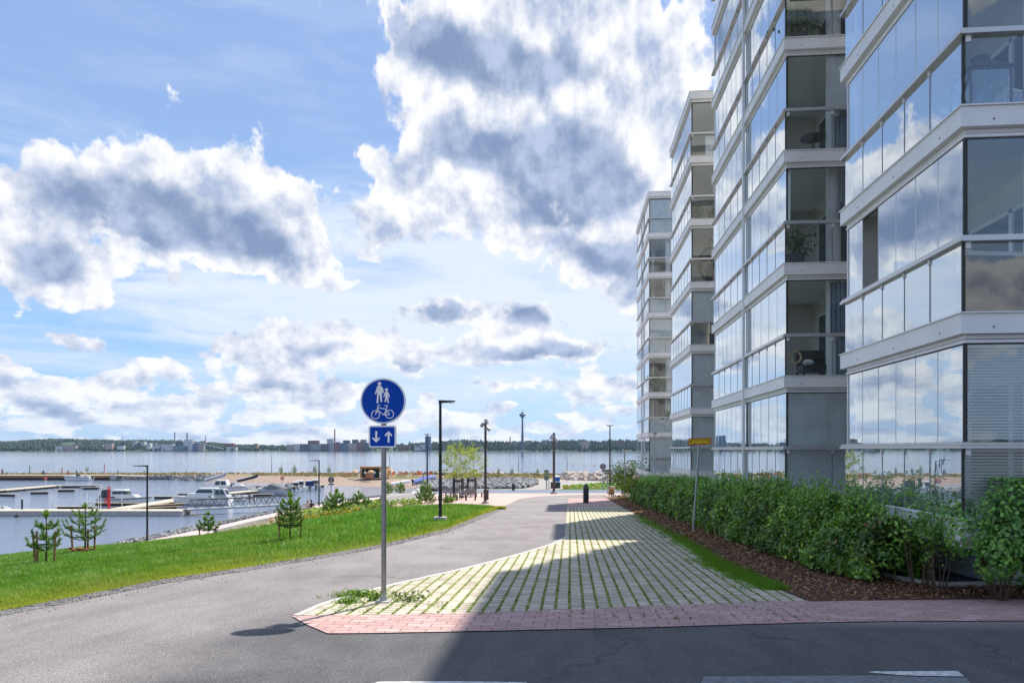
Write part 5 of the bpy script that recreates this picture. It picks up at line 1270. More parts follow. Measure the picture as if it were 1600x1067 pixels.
# lower plate: zoomed-photo box 320..692 x 757..1055
x0, z1 = S((322, 757)); x1, z0 = S((692, 1055))
pb = MB(); pb.prism(rrect(x0, x1, z0, z1, .035), 'y', 0, .012); pb.build('plate_back', M['sign_back'], sg, local=True)
pw = MB(); pw.prism(rrect(x0+.003, x1-.003, z0+.003, z1-.003, .032), 'y', -.0035, -.0002); pw.build('plate_border', M['sign_white'], sg, local=True)
pf_ = MB(); pf_.prism(rrect(x0+.022, x1-.022, z0+.022, z1-.022, .018), 'y', -.0055, -.0037); pf_.build('plate_face', M['blue_sign'], sg, local=True)
for nm, cx_, s_ in (('arrow_symbol', 426, 1), ('arrow_symbol', 592, -1)):
    mb = MB(); cz = 909
    def A(p, s_=s_, cx_=cx_): return S((cx_+p[0], cz+p[1]*s_))
    out = [(-13,-77),(13,-77),(13,30),(44,2),(46,28),(0,78),(-50,28),(-48,2),(-13,30)]
    mb.prism([A(p) for p in out], 'y', Y_-.0014, Y_); mb.build(nm, M['sign_white'], sg, local=True)
MB().box(-.05, .05, .012, .02, DZ-.02, DZ+.02).box(-.05, .05, .012, .02, z0+.12, z0+.16).build('bracket', M['steel'], sg, local=True)

# yellow meeting-place sign in the mulch
b2 = gp(1083, 835.5); t = thing('direction_sign', b2, 'small yellow red-bordered sign on a leaning grey pole in front of the hedge', 'sign')
k = (b2-Vector((0,0,0))).length/1100.0
D2 = b2.x*fw[0]+b2.y*fw[1]; mpp = D2/FPX; lean = 10*mpp
H2 = (835.5-688)*mpp
MB().cyl((0, .03, -.05), (lean, .03, H2), .034, n=14).build('pole', M['zinc'], t, local=True)
cx_, cz_ = lean*1.0+.0*mpp, (835.5-689.5)*mpp
W2, H_ = 34.5*mpp/2, 10.6*mpp/2; ang = R(-2.0)
pl = MB(); pl.box(-W2, W2, -.004, .004, -H_, H_); o1 = pl.build('border', M['red'], t, local=True)
pl = MB(); pl.box(-W2+.028, W2-.028, -.007, -.0045, -H_+.028, H_-.028); o2 = pl.build('face', M['yellow'], t, local=True)
aw = MB()
for sx in (-1, 1):
    x_ = sx*(W2-.075); aw.prism([(x_-.012,-.055),(x_+.012,-.055),(x_+.012,.0),(x_+.032,.0),(x_,.05),(x_-.032,.0),(x_-.012,.0)], 'y', -.0105, -.0075)
o3 = aw.build('arrow_symbols', M['black'], t, local=True)
def text(body, size, loc, parent, m_, name='lettering', rot=(R(90), 0, 0)):
    cu = bpy.data.curves.new(name, 'FONT'); cu.body = body; cu.size = size; cu.align_x = 'CENTER'; cu.align_y = 'CENTER'; cu.extrude = .0012; cu.resolution_u = 3
    tmp = bpy.data.objects.new('tmp', cu); col.objects.link(tmp); bpy.context.view_layer.update()
    me = bpy.data.meshes.new_from_object(tmp.evaluated_get(bpy.context.evaluated_depsgraph_get())); bpy.data.objects.remove(tmp)
    me.materials.clear(); me.materials.append(m_); o = bpy.data.objects.new(name, me); col.objects.link(o); o.parent = parent; o.location = loc; o.rotation_euler = rot; return o
tx = text('Nostopaikka', .098, (0, -.0095, .045), t, M['black']); tx2 = text('6m x 12m', .092, (0, -.0095, -.052), t, M['black'])
for o in (o1, o2, o3, tx, tx2):
    l = o.location.copy(); o.location = Matrix.Rotation(ang, 3, 'Y') @ l + Vector((cx_+.08*0, 0, cz_)); o.rotation_euler = ((R(90), -ang*-1, 0) if o in (tx, tx2) else (0, ang, 0))
    if o in (tx, tx2): o.rotation_euler = (Matrix.Rotation(ang, 3, 'Y') @ Matrix.Rotation(R(90), 3, 'X')).to_euler()

# ------------------------------------------------------------------ lamps and masts
def lamp_single(px, yt, yb, D, label, side=-1, r0=.07, arm=1.1, m_='dark_pole', plinth=False, group=None):
    b = at(px, yb, D); h = (yb-yt)/FPX*D
    t = thing('street_lamp', b, label, 'street lamp', group, TH)
    MB().cyl((0,0,-.3), (0,0,h-.02), r0, r0*.72, 12).build('pole', M[m_], t, local=True)
    hd = MB(); hd.prism([(side*-.06, h-.10), (side*.25, h-.075), (side*arm, h-.045), (side*arm, h), (side*-.06, h+.02)], 'y', -.10, .10); hd.build('lamp_head', M[m_], t, local=True)
    MB().box(min(side*.35, side*arm*.92), max(side*.35, side*arm*.92), -.08, .08, h-.098, h-.085).build('lens', M['gelgrey'], t, local=True)
    if plinth: MB().prism(rrect(-.24, .24, -.22, .22, .05), 'z', -.1, .16).build('plinth', M['concrete'], t, local=True)
    return t
lamp_single(230, 727, 851, 54.5, 'dark single-arm street lamp on the promenade, leftmost of the near lamps', -1, .085, 1.05)
lamp_single(498.5, 719, 793, 89, 'single-arm street lamp on the promenade, between the harbour and the road sign', -1, .10, 1.15)
pl_ = lawn_at(688, 814.5); lamp_single(688, 626, 813.5, depth(pl_), 'tall black single-arm lamp post on the lawn right of the road sign', 1, .072, .58, plinth=True)
for px, yt, yb, D, lab in [(424.5,712.5,741.5,186,'thin lone lamp on the far spit above the moored boats'),(609,713,742,176,'thin lamp on the far spit just right of the road sign'),
      (810,712,745,165,'thin lamp on the bank left of the second plaza mast'),(886,715,760,140,'thin lamp among the boulders right of the waste container'),(956.5,713,758,128,'thin lamp with a blue banner behind the tall double lamp')]:
    lamp_single(px, yt, yb, D, lab, -1, .10, .75, 'zinc')
def lamp_double(px, yt, yb, D, label):
    b = at(px, yb, D); h = (yb-yt)/FPX*D; t = thing('street_lamp', b, label, 'street lamp', None, TH)
    MB().cyl((0,0,-.3), (0,0,h-.05), .12, .075, 10).build('pole', M['dark_pole'], t, local=True)
    for s_ in (-1, 1): MB().prism([(s_*.03, h-.16), (s_*.45, h-.06), (s_*.50, h+.0), (s_*.03, h-.02)], 'y', -.16, .16).build('lamp_head', M['dark_pole'], t, local=True)
lamp_double(667.5, 678, 768, 96, 'tall double-headed lamp by the boat ramp, left of the airy trees')
lamp_double(953, 664, 766, 92, 'tall double-headed lamp right of the litter bin, behind the far plaza edge')
def spot_mast(px, yt, yb, label, spots):
    b = gp(px, yb); D = b.x*fw[0]+b.y*fw[1]; h = (yb-yt)/FPX*D; m1 = D/FPX
    t = thing('spotlight_mast', b, label, 'light mast', None, TH)
    MB().cyl((0,0,-.2), (0,0,h), 2.2*m1, 1.8*m1, 12).build('pole', M['brown_pole'], t, local=True)
    MB().lathe([(6*m1,0),(5.6*m1,2*m1),(3*m1,4*m1)], n=16).build('plinth', M['concrete_dark'], t, local=True)
    for (dx, dz, rot) in spots:
        mb = MB(); c = Vector((dx*m1, -.15, h-dz*m1)); d_ = Vector((math.cos(rot), -.35, math.sin(rot))).normalized()
        mb.cyl(c-d_*3.2*m1, c+d_*3.2*m1, 2.6*m1, 2.8*m1, 12); mb.bar((0, -.05, h-dz*m1-.02), c, .05, .05); mb.build('spotlight', M['zinc'], t, local=True)
    return t, b, m1
spot_mast(758.5, 655, 786.5, 'brown mast with three spotlights and a litter bin, in front of the benches', [(-4.8, 9, -2.2), (4.5, 15, -.7), (1.9, 4, -1.2)])
tb2, b_, m1 = spot_mast(865.5, 676, 771.5, 'slimmer brown mast with two spotlights at the far edge of the plaza', [(-3.4, 7, -2.2), (3.6, 11, -.8)])
def topbowl(px, yt, yb, D, label, m_='zinc'):
    b = at(px, yb, D); h = (yb-yt)/FPX*D; m1 = D/FPX; t = thing('post_top_lamp', b, label, 'street lamp')
    MB().cyl((0,0,-.2), (0,0,h-7*m1), 1.15*m1, .95*m1, 10).cyl((0,0,h-8*m1), (0,0,h-5.6*m1), 1.3*m1, 1.0*m1, 10).build('pole', M[m_], t, local=True)
    MB().lathe([(1.0*m1, h-6*m1), (3.8*m1, h-.8*m1)], n=16).build('lamp_bowl', M['lamp_glass'], t, local=True)
    MB().lathe([(4.2*m1, h-.8*m1), (4.2*m1, h-.1*m1), (3.0*m1, h)], n=16).build('cap', M['black'], t, local=True)
topbowl(976, 700, 775, 60, 'post-top lamp with a glass bowl rising out of the dark rounded bush')
topbowl(1023, 675.5, 757, 46, 'post-top lamp with a glass bowl in front of the farthest tower')
MB_ = MB(); q = at(1021.6, 735, 45.8)
o = MB(); m1 = 45.8/FPX; o.box(-1.1*m1, 1.1*m1, -.03, .03, -7*m1, 7*m1); o = o.build('banner', mat('pale_blue_banner', (.45,.55,.78), .7), None, local=True); o.location = q; tag(o, 'narrow pale blue notice fixed low on the post-top lamp by the farthest tower', 'banner')
# ------------------------------------------------------------------ plaza furniture
def signpost(px, y0, yb, D, rad, label, boards=(), post=True):
    b = at(px, yb, D); m1 = D/FPX; t = thing('signpost', b, label, 'sign', None, TH)
    MB().cyl((0,0,-.2), (0,0,(yb-y0)*m1), .8*m1, n=8).build('post', M['zinc'], t, local=True)
    if rad: mb = MB(); solid(mb, (0, (yb-y0-rad)*m1), rad*m1, -.05, -.03, 28); mb.build('round_sign', M['sign_back'], t, local=True)
    for (xa, xb, ya, yc) in boards: MB().prism(rrect(xa*m1, xb*m1, (yb-yc)*m1, (yb-ya)*m1, .03), 'y', -.05, -.02).build('plate', M['sign_back'], t, local=True)
signpost(517.5, 744.5, 787, 98, 4.9, 'back of a round grey sign with a small plate on the promenade', [(-4.2, 4.2, 755, 757.6)])
signpost(942, 724, 762, 84, 4.7, 'back of a round grey sign at the far plaza edge left of two plates')
signpost(949.5, 733, 774, 74, 0, 'grey sign with two horizontal plates at the far plaza edge', [(-9, 6, 733.5, 737), (-5.5, 6, 737.4, 741)])
ib = thing('information_board', at(854, 765, 99), 'green and grey information board on a post at the edge of the gravel lot', 'sign', None, TH)
m1 = 99/FPX; MB().cyl((-.0,0,-.1), (0,0,17*m1), .09, n=8).cyl((-.9*0+.32,0,-.1), (.32,0,14*m1), .06, n=8).build('post', M['zinc'], ib, local=True)
MB().box(-3.7*m1, 3.2*m1, -.12, -.08, 15*m1, 31*m1).build('board', mat('grey_board', (.14,.17,.15), .6), ib, local=True)
MB().box(-2.8*m1, -.6*m1, -.125, -.121, 25*m1, 28*m1).box(.2*m1, 2.2*m1, -.125, -.121, 25*m1, 28*m1).box(-2.8*m1, 2.2*m1, -.125, -.121, 21.5*m1, 23.2*m1).build('notices', mat('board_notices', (.35,.40,.08), .6), ib, local=True)
# deep waste container
wc = thing('waste_container', at(868, 765.5, 103), 'large round dark waste container with a white rim and blue lid', 'container'); m1 = 103/FPX
MB().cyl((0,0,-.1), (0,0,12.6*m1), 7.6*m1, 7.6*m1, 24).build('body', mat('dark_slats', (.03,.045,.05), .7, 0, .3, 3), wc, local=True)
MB().cyl((0,0,12.6*m1), (0,0,13.8*m1), 8.2*m1, 7.8*m1, 24).build('rim', M['white'], wc, local=True)
MB().cyl((1.2*m1,0,13.8*m1), (1.2*m1,0,20.6*m1), 5.8*m1, 5.8*m1, 20).build('lid', M['blue_bin'], wc, local=True)
MB().lathe([(6.3*m1,20.6*m1),(6.0*m1,21.6*m1),(2.5*m1,22.8*m1)], (1.2*m1,0,0), 20).build('lid_cap', M['white'], wc, local=True)
# slim litter bin on the red landing
lb = thing('litter_bin', gp(915.5, 785.8), 'slim dark litter bin with a rounded hood and a yellow sticker on the red paving', 'litter bin', None, TH)
D3 = lb.location.x*fw[0]+lb.location.y*fw[1]; m1 = D3/FPX
MB().prism(rrect(-4.1*m1, 4.1*m1, -.22, .22, .06), 'z', .02, 24.6*m1).build('body', M['charcoal'], lb, local=True)
MB().prism(rrect(-4.3*m1, 4.3*m1, -.24, .24, .06), 'z', 24.62*m1, 25.6*m1).build('rim', M['zinc'], lb, local=True)
MB().prism(rrect(-3.5*m1, 3.5*m1, -.2, .2, .05), 'z', 25.62*m1, 28*m1).prism(rrect(-1.3*m1, 1.3*m1, -.06, .06, .03), 'z', 28*m1, 29.6*m1).build('hood', M['charcoal'], lb, local=True)
MB().box(2.5*m1, 3.6*m1, -.232, -.221, 22.6*m1, 23.8*m1).build('sticker', M['yellow_dot'], lb, local=True)
MB().prism(rrect(-3.9*m1, 3.9*m1, -.2, .2, .05), 'z', -.03, .02).build('foot', M['concrete_dark'], lb, local=True)
def boxbin(px, yt, yb, w_, label, m_='brown_pole', D=None):
    b = gp(px, yb) if D is None else at(px, yb, D); D = b.x*fw[0]+b.y*fw[1]; m1 = D/FPX; t = thing('litter_bin', b, label, 'litter bin', None, TH)
    MB().prism(rrect(-w_*m1, w_*m1, -.2, .2, .03), 'z', .0, (yb-yt)*m1-.06).build('body', M[m_], t, local=True)
    MB().prism(rrect(-w_*m1*1.07, w_*m1*1.07, -.22, .22, .03), 'z', (yb-yt)*m1-.058, (yb-yt)*m1).build('lid', M['black'], t, local=True)
boxbin(759.6, 765, 780.5, 3.9, 'brown rectangular litter bin hung on the spotlight mast', D=46.3)
boxbin(802, 755.2, 766, 2.1, 'small dark litter bin standing beyond the plaza edge', 'charcoal', D=88)
sp_ = thing('stone_pillar', at(955.5, 774.5, 72), 'low brown stone pillar at the far end of the hedge', 'pillar'); MB().box(-.28, .28, -.3, .3, -.1, .85).build('shaft', M['tan'], sp_, local=True); MB().box(-.33, .33, -.35, .35, .852, .95).build('cap', M['concrete'], sp_, local=True)
# ring benches
M['bench'] = mat('greyed_bench_slats', (.26,.22,.21), .7, 0, .2, 6)
def bench_run(loc, L, label, back, curve=.25, seedn=0, rz=TH):
    t = thing('park_bench', loc, label, 'bench', None, rz); t.scale = (1.0, 1.0, .78); n = 9; xs_ = np.linspace(-L/2, L/2, n)
    def cy(x_): return -curve*(1-(2*x_/L)**2)
    st = MB(); bk_ = MB()
    for a, c in zip(xs_, xs_[1:]):
        for k in range(4): st.bar((a, cy(a)+.13*k, .47), (c, cy(c)+.13*k, .47), .105, .045)
    st.build('seat', M['bench'], t, local=True)
    if back:
        i0, i1 = back
        for a, c in zip(xs_[i0:i1], xs_[i0+1:i1+1]):
            for k in range(3): bk_.bar((a, cy(a)+.45+.05*k, .58+.13*k), (c, cy(c)+.45+.05*k, .58+.13*k), .04, .11)
        bk_.build('backrest', M['bench'], t, local=True)
    for a in xs_[::2]:
        MB().box(a-.05, a+.05, cy(a)-.04, cy(a)+.04, -.03, .447).build('leg', M['charcoal'], t, local=True); MB().box(a-.05, a+.05, cy(a)+.36, cy(a)+.44, -.03, .447).build('leg', M['charcoal'], t, local=True)
bench_run(at(714, 781, 52.5), 2.7, 'long slatted bench curving in front of the left young tree', (5, 8), .3)
bench_run(at(704, 777.5, 56), 1.5, 'short slatted bench with backrest behind the long curved bench', (0, 8), .1)
bench_run(at(744, 776, 60), 1.9, 'dark bench to the right behind the curved one, beside the litter bin', (0, 4), .15)
# ------------------------------------------------------------------ boat ramp rails and gangway
rp = thing('ramp_railing', at(655, 770, 104), 'pale double railing and grey side wall of the boat ramp', 'railing')
for (xa, ya, xb, yb, Da, Db) in ((604,778,660,762,88,112), (612,780,668,764,86,110)):
    a = at(xa, ya, Da); c = at(xb, yb, Db); rl = MB()
    for h_ in (0, .45): rl.bar(a+Vector((0,0,h_+.25)), c+Vector((0,0,h_+.25)), .05, .05)
    for k in range(6): p = a.lerp(c, k/5); rl.bar(p-Vector((0,0,.5)), p+Vector((0,0,.72)), .05, .05)
    rl.build('rail', M['zinc'], rp)
wl = MB(); wl.add([at(634,775.5,100), at(657,774,102), at(657,762,106), at(650,762.5,106)], [(0,1,2,3)]); wl.add([v+Vector((.0,.3,0)) for v in [at(634,775.5,100), at(657,774,102), at(657,762,106), at(650,762.5,106)]], [(0,1,2,3)])
wl.add([at(634,775.5,100), at(634,775.5,100)+Vector((0,.3,0)), at(650,762.5,106)+Vector((0,.3,0)), at(650,762.5,106)], [(0,1,2,3)]); wl.build('side_wall', M['zinc'], rp)
pst = thing('marker_post', at(661.5, 764, 118), 'slim grey post standing by the boats on the beach', 'post'); MB().cyl((0,0,-.2),(0,0,2.5),.12,n=8).build('shaft', M['zinc'], pst, local=True); MB().box(-.14,.14,-.1,.1,2.5,2.65).build('cap', M['charcoal'], pst, local=True)
gw = thing('gangway', at(291, 797, 84), 'grey truss gangway bridge from the concrete pontoon to the promenade', 'gangway')
a = at(285, 796.5, 84); c = at(458, 790, 90); a.z = c.z = 0; a.z = -7.25; c.z = -7.05; nv = Vector((.18, 1, 0)).normalized()
dk_ = MB(); dk_.bar(a+nv*.75, c+nv*.75, 1.5, .22); dk_.build('deck', M['gelgrey'], gw)
for off in (0, 1.5):
    s_ = MB(); n = 9
    s_.bar(a+nv*off, c+nv*off, .12, .16)
    s_.bar(a.lerp(c, .06)+nv*off+Vector((0,0,1.15)), a.lerp(c, .97)+nv*off+Vector((0,0,1.15)), .10, .10)
    for k in range(n):
        p0 = a.lerp(c, .02+k*.96/n)+nv*off; p1 = a.lerp(c, .02+(k+1)*.96/n)+nv*off; pm = p0.lerp(p1, .5)+Vector((0,0,1.15))
        s_.bar(p0, pm, .07, .07); s_.bar(pm, p1, .07, .07)
    s_.build('truss', M['sign_back'], gw)
# ------------------------------------------------------------------ pontoons and jetties
def deck(label, pts, w_, ztop=-7.42, m_='wood_grey', th=.18, floats=True, name='jetty', cat='jetty'):
    """pts: photo points of the jetty centre line, on its deck"""
    P3 = [atz(x_, y_, ztop) for x_, y_ in pts]; t = thing(name, P3[0], label, cat)
    mb = MB()
    for p, q in zip(P3, P3[1:]): mb.bar(p-Vector((0,0,th/2)), q-Vector((0,0,th/2)), w_, th)
    mb.build('deck', M[m_], t)
    if floats:
        for p, q in zip(P3, P3[1:]):
            L = (q-p).length; n = max(1, int(L/5))
            for k in range(n): MB().bar(p.lerp(q, (k+.12)/n)-Vector((0,0,th+.17)), p.lerp(q, (k+.88)/n)-Vector((0,0,th+.17)), w_*.72, .33).build('float', M['black'], t)
    return t
cp = thing('concrete_pontoon', at(100, 800, 84), 'long pale concrete pontoon with a wave-washed side, nearest the lawn', 'pontoon')
a = atz(-420, 797.6, -7.35); c = atz(292, 797.6, -7.35)
MB().bar(a-Vector((0,0,.40)), c-Vector((0,0,.40)), 2.5, .80).build('hull', M['concrete'], cp)
MB().bar(a+Vector((0,0,.045)), c+Vector((0,0,.045)), 2.62, .09).build('deck', M['wood_grey'], cp)
MB().bar(a-Vector((0,0,.66)), c+Vector((2.2,.4,-.66)), 2.56, .3).build('fender', M['concrete_dark'], cp)
deck('main wooden jetty running away from the concrete pontoon among the moored boats', [(186,794),(225,788),(286,778),(345,770.5),(402,765.5),(470,761)], 2.3)
deck('wooden walkway of the left jetty group, with a life ring post at its end', [(-120,772),(0,765),(60,760),(90,757.5)], 2.2)
deck('thin walkway beam continuing right from the left jetty', [(88,758.2),(158,757.6)], .7)
for i, (x0, y0, x1, y1, lab) in enumerate([(-30,770,29,771.5,'finger jetty with a dark float at the far left edge'),(44,768,79,767.5,'second finger jetty from the left with a dark float'),(87,764.5,120,764,'third finger jetty from the left with a dark float'),
      (126,761,158,760.5,'fourth finger jetty from the left, at the end of the thin beam'),(83,790.5,150,790.5,'finger jetty with a dark float in front of the life ladder, nearest left'),(140,785,228,785.5,'finger jetty alongside the canopied cabin cruiser'),
      (234,774.8,300,775,'finger jetty left of the big grey-white cruiser'),(272,770.3,322,770.3,'narrow finger jetty second to the left of the big cruiser'),(308,766.2,352,766,'narrow finger jetty behind the big cruiser, left of the open cruiser'),
      (205,793.5,285,790,'yellowish finger jetty just behind the concrete pontoon'),(232,789,292,785.5,'yellowish finger jetty under the bow of the big cruiser'),(380,759.6,440,758.5,'finger jetty beyond the covered motorboat'),
      (392,771.5,428,771,'finger jetty with dark floats in front of the covered motorboat'),(486,757.6,509,757.6,'last finger jetty at the right end of the moored boats')]):
    deck(lab, [(x0, y0), (x1, y1)], .55, -7.45, 'wood' if i in (9, 10, 5) else 'wood_grey', .10)
# quay of the spit
qa = atz(-500, 744, -7.0); qy = thing('quay', at(60, 750, 183), 'long dark-walled quay with a pale top along the far spit at left', 'quay')
q0 = at(-500, 749.2, 182); q1 = at(176, 749.2, 182); q0.z = q1.z = 0
MB().bar(q0+Vector((0,1.5,-7.75)), q1+Vector((0,1.5,-7.75)), 3.0, .9).build('footing', M['black'], qy)
MB().bar(q0+Vector((0,1.4,-7.05)), q1+Vector((0,1.4,-7.05)), 3.0, .5).build('wall', M['tan'], qy)
MB().bar(q0+Vector((0,1.5,-6.72)), q1+Vector((0,1.5,-6.72)), 3.4, .16).build('deck', M['wood_grey'], qy)
MB().bar(q1+Vector((-.5,1.2,-7.2)), q1+Vector((1.0,1.2,-7.2)), 3.2, 1.2).build('end_block', M['concrete'], qy)
MB().bar(q1+Vector((1,1.5,-6.78)), q1+Vector((8,1.5,-6.9)), 3.0, .14).build('ramp', M['wood_grey'], qy)
for i, (px, yt, yb, w_, lab) in enumerate([(184.5,735,744,.55,'dark bollard near the right end of the quay'),(226,735,745,.3,'thin dark post beside the near lamp on the quay bank'),(68,735.5,740,.9,'squat dark bin on the quay, left'),(120,735.5,740.5,.7,'squat dark bin on the quay, behind the moored speedboat')]):
    b = at(px, yb, 186); m1 = 186/FPX; t = thing('bollard' if i < 2 else 'quay_bin', b, lab, 'bollard' if i < 2 else 'bin'); MB().cyl((0,0,-.4),(0,0,(yb-yt)*m1),w_*m1*1.2,n=10).build('post', M['charcoal'], t, local=True); MB().cyl((0,0,(yb-yt)*m1),(0,0,(yb-yt)*m1+.08),w_*m1*1.4,n=10).build('cap', M['black'], t, local=True)
b = atz(34.5, 796, -7.3); t = thing('mooring_post', b, 'dark vertical mooring post on the concrete pontoon at the left', 'post'); MB().cyl((0,0,-.2),(0,0,1.25),.11,n=12).build('shaft', M['charcoal'], t, local=True); MB().cyl((0,0,1.25),(0,0,1.29),.12,n=12).build('cap', M['zinc'], t, local=True)
b = at(27, 806, 82.5); t = thing('rubber_fender', b, 'black triangular rubber fender on the side of the concrete pontoon', 'fender'); MB().prism([(-.32,-.15),(.32,-.15),(.26,.0),(.0,.20),(-.26,.0)], 'y', -.15, .15).build('body', M['rubber'], t, local=True)
def ring(mb, c, R_, r_, n=22, mi=0):
    pts = [(c[0]+R_*math.cos(a), c[1], c[2]+R_*math.sin(a)) for a in np.linspace(0, 2*math.pi, n)]; mb.tube(pts, r_, 6, mi)
# red rescue ladder and life ring, swim ladder rail
b = atz(170, 796, -7.3); t = thing('rescue_point', b, 'red rescue ladder with a life ring on the concrete pontoon', 'rescue ladder'); m1 = 84/FPX
ld = MB()
for x_ in (-1.3, 1.8): ld.box(x_*m1-.04, x_*m1+.04, -.04, .04, 0, 37*m1)
for k in range(9): ld.box(-1.3*m1+.04, 1.8*m1-.04, -.02, .02, (3+4*k)*m1, (3.6+4*k)*m1)
ld.build('ladder', M['red'], t, local=True); rg = MB(); ring(rg, (-1.8*m1, -.12, 14*m1), .30, .075); rg.build('life_ring', M['red'], t, local=True)
t = thing('pontoon_railing', atz(150, 797.5, -7.3), 'thin white railings and swimming ladder at the pontoon', 'railing'); m1 = 84/FPX; mb = MB()
for x_ in (-17.5, 1.5, 5, 40): mb.bar((x_*m1, .3, -.1), (x_*m1, .3, (29 if x_ < 4 else 27)*m1), .045, .045)
for z_ in (16, 29): mb.bar((-17.5*m1, .3, z_*m1), (1.5*m1, .3, z_*m1), .04, .04)
mb.build('rail', M['white'], t, local=True); mb = MB()
for x_ in (2.5, 8.5): mb.tube([(x_*m1, -1.45, -.95), (x_*m1, -1.45, .5), (x_*m1, -1.1, .75), (x_*m1, -.8, .1)], .025, 5)
for z_ in (-.7,-.4,-.1,.2): mb.bar((2.5*m1, -1.45, z_), (8.5*m1, -1.45, z_), .03, .03)
mb.build('ladder', M['zinc'], t, local=True)
for px, yc, yb, D, lab in [(71.5,747,757.5,147,'red and white life ring on a post at the end of the left jetty'),(441.3,747,757.5,148,'red and white life ring on two pale posts above the moored boats')]:
    b = at(px, yb, D); m1 = D/FPX; t = thing('life_ring_post', b, lab, 'life ring'); mb = MB(); h = (yb-yc)*m1
    mb.cyl((-.15,0,-.3),(-.15,0,h),.035,n=6).cyl((.15,0,-.3),(.15,0,h),.035,n=6).build('posts', M['white'], t, local=True)
    rg = MB(); ring(rg, (0, -.1, h), 2.2*m1, .11); rg.build('life_ring', M['red'], t, local=True)
    bk_ = MB(); solid(bk_, (0, h), 1.3*m1, -.08, -.04, 16); bk_.build('plate', M['white'], t, local=True)
# channel marks
for px, yt, yb, D, m_, lab in [(46.5,726,742,215,'green','slim green sea mark beyond the spit at the left'),(97,730,742,215,'red','short red sea mark beyond the spit'),(162.5,724,741,260,'red','leaning red sea mark out on the lake')]:
    b = at(px, yb, D); m1 = D/FPX; t = thing('sea_mark', b, lab, 'sea mark'); MB().cyl((0,0,-2.5),((.6*m1 if D > 250 else 0),0,(yb-yt)*m1-.3),.18,.12,8).build('spar', M[m_], t, local=True); MB().cyl(((.6*m1 if D > 250 else 0),0,(yb-yt)*m1-.3),((.6*m1 if D > 250 else 0),0,(yb-yt)*m1),.12,.06,8).build('tip', M['yellow_dot' if m_ == 'green' else 'red'], t, local=True)

# ------------------------------------------------------------------ boats
def hull(L, B, H, m_top='gel', stripe=None, t=None, sheer=.25, keel=-.35):
    n = 14; vs = []; 
    prof = [(0.0, 0), (.55, .08), (.86, .35), (.97, .75), (1.0, 1.0)]
    for i in range(n+1):
        s_ = i/n; x_ = -L/2+L*s_; w_ = B/2*(1-max(0, (s_-.42)/.58)**2.3)*(.93+.07*min(1, s_*4)); hh = H+sheer*s_**2
        for (a, c) in prof: vs.append((x_+(.10*L*c*max(0, s_-.7)/.3), w_*a, keel*(1-c)*(1-max(0, (s_-.75)/.25)**2*.9)+hh*c))
    m = len(prof); V = vs+[(a, -b_, c) for a, b_, c in vs]; F = []; off = len(vs)
    for i in range(n):
        for j in range(m-1):
            F.append((i*m+j, (i+1)*m+j, (i+1)*m+j+1, i*m+j+1)); F.append((off+i*m+j, off+i*m+j+1, off+(i+1)*m+j+1, off+(i+1)*m+j))
    F.append(tuple(list(range(m-1, -1, -1))+[off+j for j in range(1, m)]))
    hl = mkmesh('hull', V, F, M[m_top], t, smooth=False, local=True)
    dk_ = MB(); vs = []
    for i in range(n+1): k = i*m+m-1; vs += [(V[k][0], V[k][1]*.99, V[k][2]-.02), (V[off+k][0], V[off+k][1]*.99, V[off+k][2]-.02)]
    dk_.add(vs, [(2*i, 2*i+1, 2*i+3, 2*i+2) for i in range(n)]); dk_.build('deck', M['gel'], t, local=True)
    if stripe:
        sb = MB()
        for sgn in (0, off):
            pts = [V[sgn+i*m+3] for i in range(n+1)]; top = [V[sgn+i*m+4] for i in range(n+1)]
            for i in range(n):
                e = .012*(1 if sgn == 0 else -1); a, b_, c, d_ = [Vector(q) for q in (pts[i], pts[i+1], top[i+1], top[i])]
                a, b_, c, d_ = a.lerp(d_, .15), b_.lerp(c, .15), b_.lerp(c, .55), a.lerp(d_, .55)
                sb.add([(q.x, q.y+e, q.z) for q in (a, b_, c, d_)], [(0,1,2,3)])
        sb.build('stripe', M[stripe], t, local=True)
def taper(mb, x0, x1, y_, z0, z1, fx0, fx1, fy, mi=0):
    """cabin block, roof pulled in by fx0 (aft) / fx1 (fore) / fy at the top"""
    vs = [(x0,-y_,z0),(x1,-y_*.8,z0),(x1,y_*.8,z0),(x0,y_,z0),(x0+fx0,-y_*fy,z1),(x1-fx1,-y_*fy*.85,z1),(x1-fx1,y_*fy*.85,z1),(x0+fx0,y_*fy,z1)]
    return mb.add(vs, [(0,3,2,1),(4,5,6,7),(0,1,5,4),(1,2,6,5),(2,3,7,6),(3,0,4,7)], mi)
def motor(t, L, s_=1.0, m_='charcoal', y=0):
    o = MB(); taper(o, -.22*s_, .18*s_, .17*s_, .35*s_, .85*s_, .05, .05, .8); o.bar((-.05*s_,0,.4*s_), (-.15*s_,0,-.5*s_), .16*s_, .2*s_, up=(1,0,0))
    for q in range(len(o.v)): o.v[q] = (o.v[q][0]-L/2-.2*s_, o.v[q][1]+y, o.v[q][2]+.15)
    o.build('outboard_motor', M[m_], t, local=True)
def rail_(t, L, B, H, x0, x1, h=.45):
    mb = MB()
    for s_ in (-1, 1):
        pts = []
        for f in np.linspace(0, 1, 7): xx = x0+(x1-x0)*f; s2 = (xx+L/2)/L; w_ = B/2*(1-max(0, (s2-.42)/.58)**2.3)*.9; pts.append((xx, s_*w_, H+.25*s2**2+h))
        mb.tube(pts, .018, 4)
        for p in pts[::2]: mb.bar((p[0], p[1], p[2]-h), p, .02, .02)
    mb.build('bow_rail', M['zinc'], t, local=True)
